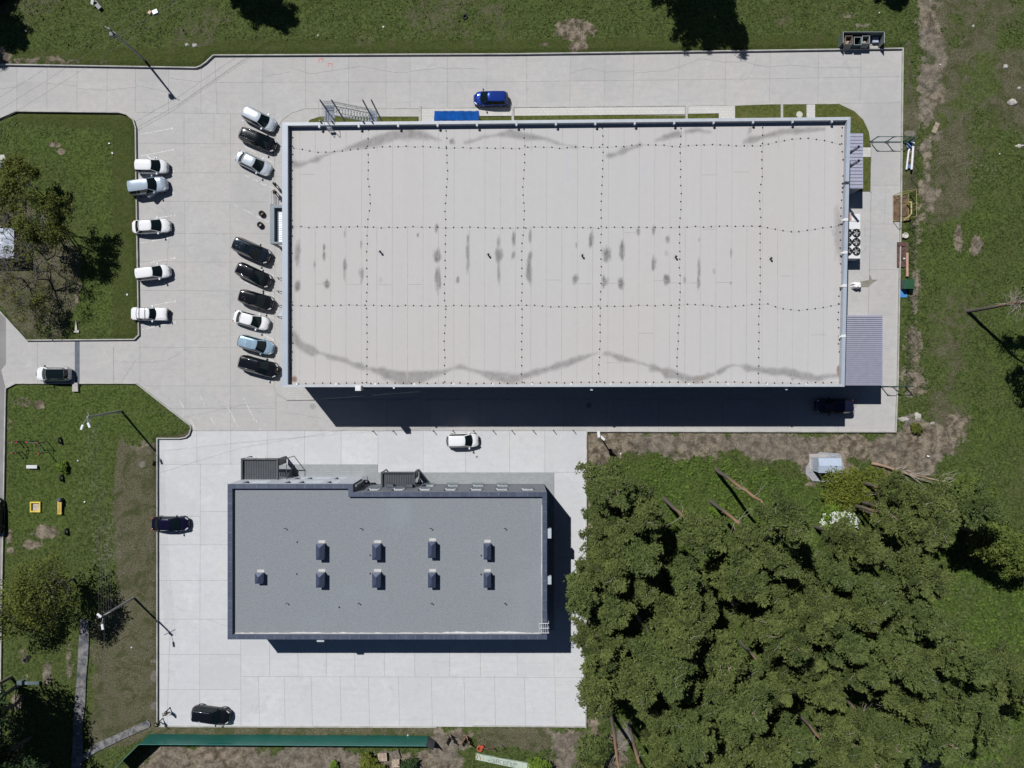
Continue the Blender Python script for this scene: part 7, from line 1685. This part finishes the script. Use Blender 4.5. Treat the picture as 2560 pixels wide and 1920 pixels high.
def pine_proto(seed, Ht, cr, lean=(0, 0), zlo=.60, nl=78, per=95, mat=None, size=.20, bare=6):
    rs = random.Random(seed); rng = np.random.RandomState(seed)
    e = empty('pine_tree'); top = Vector((lean[0], lean[1], Ht))
    mb = MB(); mid = Vector((lean[0] * .35 + rs.uniform(-.25, .25), lean[1] * .35 + rs.uniform(-.25, .25), Ht * .45))
    limb_mesh(mb, (0, 0, -.2), mid, .24, .18, 5, rs, .02, 9); limb_mesh(mb, mid, top - Vector((0, 0, .6)), .18, .05, 6, rs, .04, 8)
    mb.build('trunk', bark, e, smooth=True, local=True)
    lobes = []; br = MB(); ax = lambda z: mid + (top - mid) * max(0, (z - mid.z) / (Ht - mid.z)) if z > mid.z else Vector((0, 0, 0)) + mid * (z / mid.z)
    nb = int(nl * .36)
    for i in range(nb):
        f = (i + .5) / nb; z = Ht * (zlo + (1 - zlo) * f); a = ax(z); an = i * 2.39996 + rs.uniform(-.5, .5)
        reach = cr * (.30 + .95 * (1 - f) ** .75) * rs.uniform(.5, 1.35) * (1 if f > .12 else .8); up_ = reach * rs.uniform(.05, .35)
        tip = (a.x + reach * math.cos(an), a.y + reach * math.sin(an), z + up_)
        limb_mesh(br, (a.x, a.y, z - .35), tip, .045, .012, 3, rs, .1, 4); tn = max(.05, min(.95, rs.gauss(.5, .26)))
        k = 3 + int(reach / .8)
        for q_ in range(k):
            t_ = .18 + .62 * q_ / max(1, k - 1); da = (.75 if q_ % 2 else -.75) * rs.uniform(.3, 1.1) if q_ < k - 1 else 0
            lobes.append((a.x + reach * t_ * math.cos(an), a.y + reach * t_ * math.sin(an), z + up_ * t_ + rs.uniform(-.12, .12), an + da, rs.uniform(.65, 1.15) * (.5 + reach * .24), rs.uniform(.42, .8), tn))
    for q_ in range(5): lobes.append((top.x, top.y, top.z - .3 * q_ - .2, q_ * 1.26, .75, .5, .65))
    for i in range(bare):
        z = Ht * rs.uniform(.38, zlo + .1); a = ax(z); an = rs.random() * 6.28; L = rs.uniform(.8, 2.4); q = (a.x + L * math.cos(an), a.y + L * math.sin(an), z + rs.uniform(-.3, .4))
        pp = limb_mesh(br, a, q, .035, .012, 3, rs, .25, 4); limb_mesh(br, pp[1], (q[0] + rs.uniform(-.6, .6), q[1] + rs.uniform(-.6, .6), q[2] + .3), .018, .008, 2, rs, .2, 4)
    # a few pale twig ends sit on top of the crown
    for i in range(5):
        l = lobes[rs.randrange(len(lobes))]; limb_mesh(br, (l[0], l[1], l[2] + .1), (l[0] + rs.uniform(-1, 1), l[1] + rs.uniform(-1, 1), l[2] + .45), .022, .01, 3, rs, .35, 4)
    br.build('limb', twig_m, e, local=True)
    me = spray_mesh('crown', lobes, rng, mat or pine_l); c = bpy.data.objects.new('crown', me); C.objects.link(c); c.parent = e
    return e
protos = [pine_proto(100 + i, (19, 17.5, 20.5, 18, 19, 16.5, 20)[i], (2.3, 1.85, 2.6, 2.05, 2.7, 2.3, 1.7)[i], ((0, 0), (.6, -.5), (-.3, .2), (.2, .5), (-.5, -.4), (.3, 0), (.5, -.7))[i], zlo=(.50, .46, .55, .44, .56, .48, .5)[i], nl=100, bare=9) for i in range(7)]
PROTO_USED = [False] * 7
def put(proto, i, x, y, rz, sc, label, group, name=None):
    if not PROTO_USED[i]: o = proto; PROTO_USED[i] = True
    else: o = copy_tree(proto)
    o.location = (x, y, 0); o.rotation_euler = (0, 0, rz); o.scale = (sc, sc, sc); tag(o, label, 'pine tree', group); return o
CAN = [(1525, 1200), (1580, 1195), (1620, 1230), (1630, 1320), (1680, 1420), (1740, 1455), (1800, 1455), (1880, 1420), (1940, 1370), (1990, 1380), (2040, 1405), (2150, 1395), (2210, 1350), (2250, 1300), (2310, 1235), (2350, 1235), (2370, 1290), (2350, 1370), (2330, 1430),
       (2310, 1500), (2320, 1590), (2400, 1620), (2520, 1640), (2540, 1720), (2530, 1820), (2440, 1800), (2350, 1790), (2340, 1850), (2270, 1960), (1660, 1960), (1640, 1880), (1600, 1800), (1530, 1745), (1470, 1735), (1445, 1690), (1455, 1560), (1425, 1500), (1425, 1450), (1500, 1400), (1520, 1330), (1530, 1260)]
def inside(pt, poly):
    c = False; n = len(poly)
    for i in range(n):
        (ax, ay), (bx, by) = poly[i], poly[(i + 1) % n]
        if (ay > pt[1]) != (by > pt[1]) and pt[0] < (bx - ax) * (pt[1] - ay) / (by - ay) + ax: c = not c
    return c
GP = 'pines of the dense wood south-east of the yard'
rs = random.Random(21); pts = []
for _ in range(9000):
    p_ = (rs.uniform(1390, 2550), rs.uniform(1140, 1960))
    if not inside(p_, CAN): continue
    dm = 82 if not (p_[0] > 2330 and p_[1] > 1480) else 120
    if any(math.hypot(p_[0] - q[0], p_[1] - q[1]) < dm for q in pts): continue
    pts.append(p_)
def near_lab(u, v):
    if u < 1500 and v > 1380: return 'tall pine leaning out over the pale concrete at the west edge of the wood'
    if u < 1660 and v < 1420: return 'pine in the separate clump at the north-west corner of the wood'
    if u > 2380 and v > 1600: return 'pine at the south-east edge of the wood, beside open grass'
    if u > 2290: return 'pine at the east edge of the wood'
    if v > 1900: return 'pine cut by the bottom edge of the view'
    return 'tall green pine in the %s of the dense wood' % (('north-west', 'north', 'north-east'), ('west', 'very middle', 'east'), ('south-west', 'south', 'south-east'))[0 if v < 1480 else 1 if v < 1680 else 2][0 if u < 1720 else 1 if u < 2010 else 2]
ORD = ('first', 'second', 'third', 'fourth', 'fifth', 'sixth', 'seventh', 'eighth', 'ninth', 'tenth', 'eleventh', 'twelfth', 'thirteenth', 'fourteenth', 'fifteenth')
pts.sort(key=lambda p: p[1]); LAB = {}; rows = {}
for p_ in pts: rows.setdefault(int((p_[1] - 1160) // 84), []).append(p_)
for k_, (rk, row) in enumerate(sorted(rows.items())):
    row.sort()
    for c_, p_ in enumerate(row):
        side = ' leaning over the concrete' if p_[0] < 1480 and p_[1] > 1380 else ' at the grassy edge' if p_[0] > 2330 else ''
        LAB[p_] = 'pine%s, %s from the west in the %s row of the wood' % (side, ORD[min(14, c_)], ORD[min(14, k_)])
for i, (u, v) in enumerate(pts):
    x, y = W(u, v, 14.5); bx = max(x, 9.9 + rs.random() * 1.4) if v > 1330 else x
    o_ = put(protos[i % 7], i % 7, bx, y, 0, rs.uniform(.80, 1.08), LAB[(u, v)], GP)
    o_.rotation_euler = (Matrix.Rotation(-math.atan2(bx - x, 14.5), 3, 'Y') @ Matrix.Rotation(rs.random() * 6.28, 3, 'Z')).to_euler()
# pines whose bare trunks show at the clearings
for k, (u, v, Ht, lean, lab) in enumerate(((1788, 1171, 20, (1.2, -2.6), 'pine with the longest bare trunk, standing in the bright clearing'), (1776, 1252, 17, (.8, -1.8), 'pine with an orange trunk just below the longest trunk'), (1747, 1300, 17, (.6, -2.2), 'pine with a dark trunk, third in the clearing'),
      (2108, 1256, 15, (1.6, -.2), 'pine with a pale slanting trunk beside the blossom shrub'), (2132, 1247, 15, (1.5, -.1), 'pine with a thin orange trunk, between two pale trunks'), (2147, 1222, 14, (1.6, -.1), 'pine with a pale trunk north of the thin orange one'), (2244, 1218, 14, (1.2, 0), 'pine with a short orange trunk nearest the eastern meadow'),
      (2112, 1342, 16, (1.3, -.8), 'pine with a dark dead-branched trunk below the blossom shrub'), (1528, 1782, 18, (-1.2, -1.2), 'pine with a long orange trunk crossing the grey rubble at the south'), (1571, 1805, 17, (.2, -1.2), 'pine with a grey trunk right of the long orange trunk at the south'), (1756, 1776, 17, (.3, -1), 'pine with an orange trunk inside the southern wood'),
      (1660, 1245, 15, (.9, -1.6), 'pine with a dark trunk at the edge of the north-west clump'), (1812, 1440, 18, (1.2, -1.5), 'pine with a pale bare trunk in the gap of the wood'))):
    e = pine_proto(300 + k, Ht * 1.12, 2.2, (lean[0] * 1.2, lean[1] * 1.3), zlo=.76, nl=60, bare=8); e.location = (*W(u, v), 0); tag(e, lab, 'pine tree')
for k, (u, v, Ht, cr, lab) in enumerate(((1622, -112, 18, 3.6, 'western of two tall trees north of the view whose shadow reaches the road'), (1690, -92, 17.5, 3.2, 'eastern of two tall trees north of the view whose shadow reaches the road'), (1590, -190, 17, 3.4, 'tree behind the pair north of the view'), (560, -135, 17, 3.4, 'tree north of the view casting a shadow left of the top centre'), (500, -150, 16, 3, 'second tree north of the view at the top left'), (-95, -70, 15, 3.4, 'tree beyond the north-west corner'), (-140, -10, 14, 3.6, 'tree beyond the west edge near the north-west corner'), (2115, -160, 15, 3, 'tree north of the view above the dirt track'),
      (2416, 778, 17, 3.2, 'large leaning tree with bare branches at the east edge')) ):
    e = pine_proto(400 + k, Ht, cr * ((.95, .8, .7, .8, .6, .85, .8, .6)[k] if k < 8 else 1.3), (0, 0) if k < 8 else (2.4, .6), zlo=.45 if k < 8 else .5, nl=110 if k < 8 else 30, bare=4 if k < 8 else 54); e.location = (*W(u, v), 0); tag(e, lab, 'tree')

# broad-leaved trees, bushes and bare trees
def broad(x, y, Ht, cr, mat, label, cat='tree', nl=46, per=70, size=.17, seed=1, flat=.8, bare=0, extra=None, name='leafy_tree', zlo=.35, thin=1.0):
    rs = random.Random(seed); rng = np.random.RandomState(seed); e = empty(name, (x, y, 0), label, cat)
    lobes = []; br = MB(); 
    for i in range(nl):
        an = i * 2.39996; q = math.sqrt((i + .5) / nl); rr = cr * q * rs.uniform(.85, 1.05) * (1 + .16 * math.sin(2 * an + seed) + .13 * math.sin(5 * an + seed * 2)); zt = Ht * (zlo + (1 - zlo) * math.sqrt(max(0, 1 - q * q * .92))) * rs.uniform(.86, 1.0)
        s = rs.uniform(.09, .17) * cr * 1.6 + .15; lobes.append((rr * math.cos(an), rr * math.sin(an), zt, s, s * .6, rs.uniform(.2, .8)))
        limb_mesh(br, (0, 0, Ht * rs.uniform(.12, .35)), (rr * math.cos(an), rr * math.sin(an), zt - .1), .05 * Ht / 8 * thin, .012, 3, rs, .16, 4)
    mb = MB(); limb_mesh(mb, (0, 0, -.1), (0, 0, Ht * .55), .10 * Ht / 6 + .02, .05 * Ht / 8, 4, rs, .04, 8); mb.build('trunk', gbark, e, smooth=True, local=True)
    br.build('limb', gbark, e, local=True)
    me = leaves_mesh('crown', lobes, per, size, rng, mat=mat); c = bpy.data.objects.new('crown', me); C.objects.link(c); c.parent = e
    if extra:
        me = leaves_mesh('blossom', [l for l in lobes if rs.random() < extra[1]], int(per * .5), size * 1.1, rng, mat=extra[0]); c = bpy.data.objects.new('blossom', me); C.objects.link(c); c.parent = e; c.location.z = .12
    return e
def bare_tree(x, y, Ht, spread, label, seed, leafy=0.0, lean=(0, 0), mat=olive_l):
    rs = random.Random(seed); e = empty('bare_tree', (x, y, 0), label, 'tree'); mb = MB(); ends = []
    def grow(p, d, L, r, lev):
        q = p + d * L; mid = p + d * L * .5 + Vector((rs.uniform(-1, 1), rs.uniform(-1, 1), rs.uniform(-.5, .5))) * L * .08
        n = 6 if lev < 2 else 4 if lev < 4 else 3
        mb.tube(p, mid, r, r * .85, n, cap=False); mb.tube(mid, q, r * .85, r * .68, n, cap=False)
        if lev >= 7 or r < .003: ends.append(q); return
        for k in range(3 if lev in (0, 1, 3, 4) else 2):
            nd_ = (d + Vector((rs.uniform(-1, 1), rs.uniform(-1, 1), rs.uniform(-.45, .55))) * spread).normalized()
            grow(q, nd_, L * rs.uniform(.64, .84), r * .68, lev + 1)
        if lev >= 2: ends.append(q)
    grow(Vector((0, 0, -.1)), Vector((lean[0], lean[1], 1)).normalized(), Ht * .30, Ht * .017, 0)
    mb.build('branch', M('bare_branch', (.15, .135, .12), .9, var=.3, scale=2), e, local=True)
    if leafy:
        lobes = [(q.x, q.y, q.z, .42, .28, rs.uniform(.2, .9)) for q in ends if rs.random() < leafy]
        me = leaves_mesh('leaves', lobes, 14, .13, np.random.RandomState(seed), mat=mat); c = bpy.data.objects.new('leaves', me); C.objects.link(c); c.parent = e
    return e
bare_tree(*W(140, 545), 8.5, .85, 'sparse olive tree with opening leaves on the west island', 31, .5)
bare_tree(*W(95, 470), 6.0, .9, 'small sparse tree north of the olive tree on the west island', 32, .40)
bare_tree(*W(95, 625), 7.0, .95, 'bare grey tree south of the shed roof', 33, .02, (.15, -.1))
bare_tree(*W(125, 700), 7.5, 1.0, 'largest bare grey tree on the west island', 34, .05, (-.1, -.1))
bare_tree(*W(60, 700), 6.5, 1.0, 'bare grey tree nearest the west edge on the island', 35, .03)
bare_tree(*W(120, 770), 4.5, 1.1, 'low bare tree at the south of the west island', 36, .06)
bare_tree(*W(50, 540), 6.0, 1.0, 'bare grey tree over the ruined yard', 37, .06)
broad(*W(150, 600), 6.0, 1.9, dark_l, 'dark leafy tree in the middle of the west island', seed=41, nl=30, per=34, size=.15)
broad(*W(186, 1445), 10.0, 3.7, olive_l, 'broad olive-yellow tree south of the playground', seed=42, nl=90, per=52, size=.17)
broad(*W(75, 1500), 7.5, 3.2, bush_l, 'yellowish tree at the west edge south of the playground', seed=43, nl=70, per=36, size=.18, extra=(M('x', (.6, .4, .02), .8) and leaf_mat('yellow_bloom', (.55, .36, .01), (.75, .5, .02), (.6, .4, .01)), .06))
for k, (u, v, Ht, cr) in enumerate(((30, 1692, 13, 3.9), (44, 1714, 14, 4.2), (57, 1746, 13, 3.8), (15, 1800, 12, 4.2), (75, 1845, 11.5, 4.2), (125, 1905, 10.5, 4.0), (30, 1890, 12, 4.2))):
    broad(*W(u, v), Ht, cr, dark_l, ('dark tree with a leaning bare trunk, northernmost at the south-west corner', 'dark tree with a forked trunk, second at the south-west corner', 'dark tree with a short bare trunk above the brown soil patch', 'dark tree at the west edge south of the bare trunks', 'dark tree beside the tarred path in the south-west', 'dark tree nearest the bottom edge beside the tarred path', 'dark tree in the far south-west corner')[k], seed=50 + k, nl=74, per=60, size=.22, zlo=.45)
broad(*W(2090, 1222), 3.6, 2.6, bush_l, 'olive green bush right of the transformer kiosk', 'bush', seed=61, nl=60, per=70, name='bush', zlo=.3)
broad(*W(2165, 1222), 3.4, 2.4, bush_l, 'wide olive bush around the pale pine trunks', 'bush', seed=62, nl=52, per=70, name='bush', zlo=.3)
broad(*W(2070, 1262), 3.0, 1.5, lime_l, 'green bush between the kiosk and the blossom shrub', 'bush', seed=63, nl=30, per=60, name='bush', zlo=.3)
broad(*W(2080, 1296), 3.8, 1.9, lime_l, 'white blossoming shrub at the edge of the clearing', 'shrub', seed=64, nl=44, per=70, name='blossom_shrub', extra=(bloss_l, .55), zlo=.3)
broad(*W(1505, 1245), 4.5, 1.5, lime_l, 'lime green shrub at the west edge of the north-west clump', 'shrub', seed=65, nl=34, per=70, name='shrub', zlo=.3)
broad(*W(1505, 1300), 3.5, 1.3, olive_l, 'olive shrub south of the lime green shrub', 'shrub', seed=66, nl=24, per=60, name='shrub', zlo=.3)
broad(*W(2400, 1320), 9, 2.6, yg_l, 'yellow-green tree at the east edge of the wood', seed=67, nl=80, per=70, size=.18)
broad(*W(2375, 1235), 7, 2.4, yg_l, 'yellow-green tree north of the other at the east edge of the wood', seed=68, nl=70, per=70, size=.18)
broad(*W(2475, 1370), 7, 2.4, yg_l, 'fresh green tree nearest the right edge above the dark shadow', seed=69, nl=70, per=60, size=.18)
broad(*W(2480, 1690), 6.5, 2.8, yg_l, 'yellow-green tree at the south-east edge of the view', seed=70, nl=60, per=60, size=.18)
broad(*W(1790, 1272), 1.6, .8, lime_l, 'small green bush beside the orange pine trunk', 'bush', seed=71, nl=18, per=50, name='bush', zlo=.3)
broad(*W(2285, 1070), .8, .6, olive_l, 'low green bush on the soil near the yard corner', 'bush', seed=72, nl=16, per=40, name='bush', zlo=.3)
broad(*W(922, 1897), 1.4, 1.0, bush_l, 'bright green bush left of the pale pallet', 'bush', seed=73, nl=22, per=50, name='bush', zlo=.3)
broad(*W(945, 1920), 1.5, 1.1, bush_l, 'bright green bush in front of the pale pallet at the bottom edge', 'bush', seed=74, nl=22, per=50, name='bush', zlo=.3)
broad(*W(1026, 1904), 1.5, .95, dark_l, 'dark bush with grey twigs right of the pallets', 'bush', seed=75, nl=18, per=40, name='bush', zlo=.3)
broad(*W(1345, 1905), 2.0, 1.2, lime_l, 'bright green bush at the right end of the painted wall', 'bush', seed=76, nl=24, per=50, name='bush', zlo=.3)
broad(*W(1480, 1850), 3.5, 1.9, pine_l, 'low pine bush left of the long orange trunk at the south', 'bush', seed=77, nl=44, per=70, name='bush', zlo=.3)
broad(*W(1470, 1905), 3.2, 1.7, pine_l, 'low pine bush cut by the bottom edge left of the orange trunk', 'bush', seed=78, nl=36, per=70, name='bush', zlo=.3)
broad(*W(163, 1167), .9, .55, lime_l, 'small round bush between the two upper playground tyres', 'bush', seed=79, nl=12, per=40, name='bush', zlo=.3)
broad(*W(838, 1908), .7, .4, lime_l, 'small weed bush at the bottom edge left of the pallets', 'bush', seed=80, nl=8, per=30, name='bush', zlo=.3)
# fallen dead tree on the soil
rs = random.Random(17); e = empty('fallen_tree', (*W(2178, 1157), 0), 'fallen dead tree with pale branches lying across the soil right of the kiosk', 'fallen tree'); mb = MB()
A_, B_ = Vector(W3(2178, 1158, .3)), Vector(W3(2362, 1207, 1.6)); pp = limb_mesh(mb, A_, B_, .2, .06, 8, rs, .03, 8); mb.build('trunk', M('fallen_bark', (.30, .20, .14), .9, var=.3, scale=1), e)
mb = MB()
for i in range(26):
    t = rs.uniform(.3, 1); p0 = A_ + (B_ - A_) * t; dd = Vector((rs.uniform(.3, 1), rs.uniform(-.8, 1), rs.uniform(0, .7))).normalized(); L = rs.uniform(.8, 3.2); q = p0 + dd * L; limb_mesh(mb, p0, q, .035, .012, 3, rs, .15, 4); limb_mesh(mb, p0 + dd * L * .5, q + Vector((rs.uniform(-.7, .7), rs.uniform(-.7, .7), .2)), .02, .008, 2, rs, .2, 4)
mb.build('branch', M('pale_branch', (.42, .37, .31), .9), e)
# dead brushwood in the far south-east
e = empty('brushwood', (*W(2300, 1905), 0), 'heap of pale dead branches at the bottom edge of the wood', 'brushwood'); mb = MB(); cx, cy = W(2300, 1905)
for i in range(60): p0 = Vector((cx + rs.uniform(-1.5, 1.5), cy + rs.uniform(-1, 1), rs.uniform(.1, .9))); a = rs.uniform(-.9, .5); q = p0 + Vector((math.cos(a), math.sin(a), rs.uniform(-.1, .3))) * rs.uniform(.8, 2.4); limb_mesh(mb, p0, q, .03, .012, 2, rs, .12, 4)
mb.build('branch', M('pale_branch', (.42, .37, .31), .9), e)

# ------------------------------------------------ weeds and tussocks: nobody could count them
def field(name, polys, count, smin, smax, mat, seed, hmax=.28, avoid=True):
    rng = np.random.RandomState(seed); P = []
    us = rng.uniform(-60, 2620, count); vs_ = rng.uniform(-60, 1980, count); x = (us - 1280) / 20; y = (960 - vs_) / 20
    keep = np.zeros(count, bool)
    for p_ in polys: keep |= sdist(x, y, PX(p_)) < 0
    clump = fbm(x, y, 2.2, seed + 1, 3); keep &= clump > rng.uniform(.30, .62, count)
    ix = np.clip(((x + 80) / .25).astype(int) + 4, 0, nx - 1); iy = np.clip(((y + 62) / .25).astype(int) + 4, 0, ny - 1)
    keep &= (sdc[iy, ix] > .45) & (mown[iy, ix] < .3) & (dirt[iy, ix] < .45) & (dry[iy, ix] < .6)
    x, y = x[keep], y[keep]; zz = Z[iy[keep], ix[keep]]; n = len(x); K = 5
    c = np.repeat(np.stack([x, y, zz], -1), K, 0); m_ = n * K; s = np.repeat(rng.uniform(smin, smax, n), K)
    a = rng.uniform(0, 6.283, m_); el = rng.uniform(.15, .9, m_); d = np.stack([np.cos(a) * np.cos(el), np.sin(a) * np.cos(el), np.sin(el)], -1); w = np.stack([-np.sin(a), np.cos(a), a * 0], -1)
    s = s[:, None]; V = np.stack([c, c + d * s * .55 + w * s * .28, c + d * s + np.array([0, 0, -.15]) * s, c + d * s * .55 - w * s * .28], 1).reshape(-1, 3)
    me = fast_mesh(name, V, np.arange(m_ * 4).reshape(-1, 4)); at = me.attributes.new('leaf', 'FLOAT', 'FACE'); at.data.foreach_set('value', np.clip(np.repeat(rng.uniform(0, 1, n), K) + rng.uniform(-.2, .2, m_), 0, 1).astype(np.float32))
    me.materials.append(mat); o = bpy.data.objects.new(name, me); C.objects.link(o); tag(o, kind='stuff'); return o
weed_l = leaf_mat('weed_leaves', (.040, .060, .013), (.118, .150, .040), (.08, .11, .025)); lush_l = leaf_mat('undergrowth_leaves', (.040, .075, .010), (.115, .175, .030), (.09, .14, .02))
WEST = [[(-60, -60), (2280, -60), (2280, 120), (-60, 160)], [(0, 300), (150, 300), (180, 420), (120, 480), (0, 480)], [(2255, -60), (2620, -60), (2620, 1500), (2290, 1200), (2240, 1090), (2258, 500)]]
field('weeds', WEST, 60000, .10, .28, weed_l, 5)
WOOD = [[(1480, 1180), (1560, 1140), (1760, 1130), (1990, 1190), (2300, 1190), (2620, 1400), (2620, 1980), (1600, 1980), (1520, 1700), (1470, 1450)]]
field('undergrowth', WOOD, 90000, .2, .5, lush_l, 6)
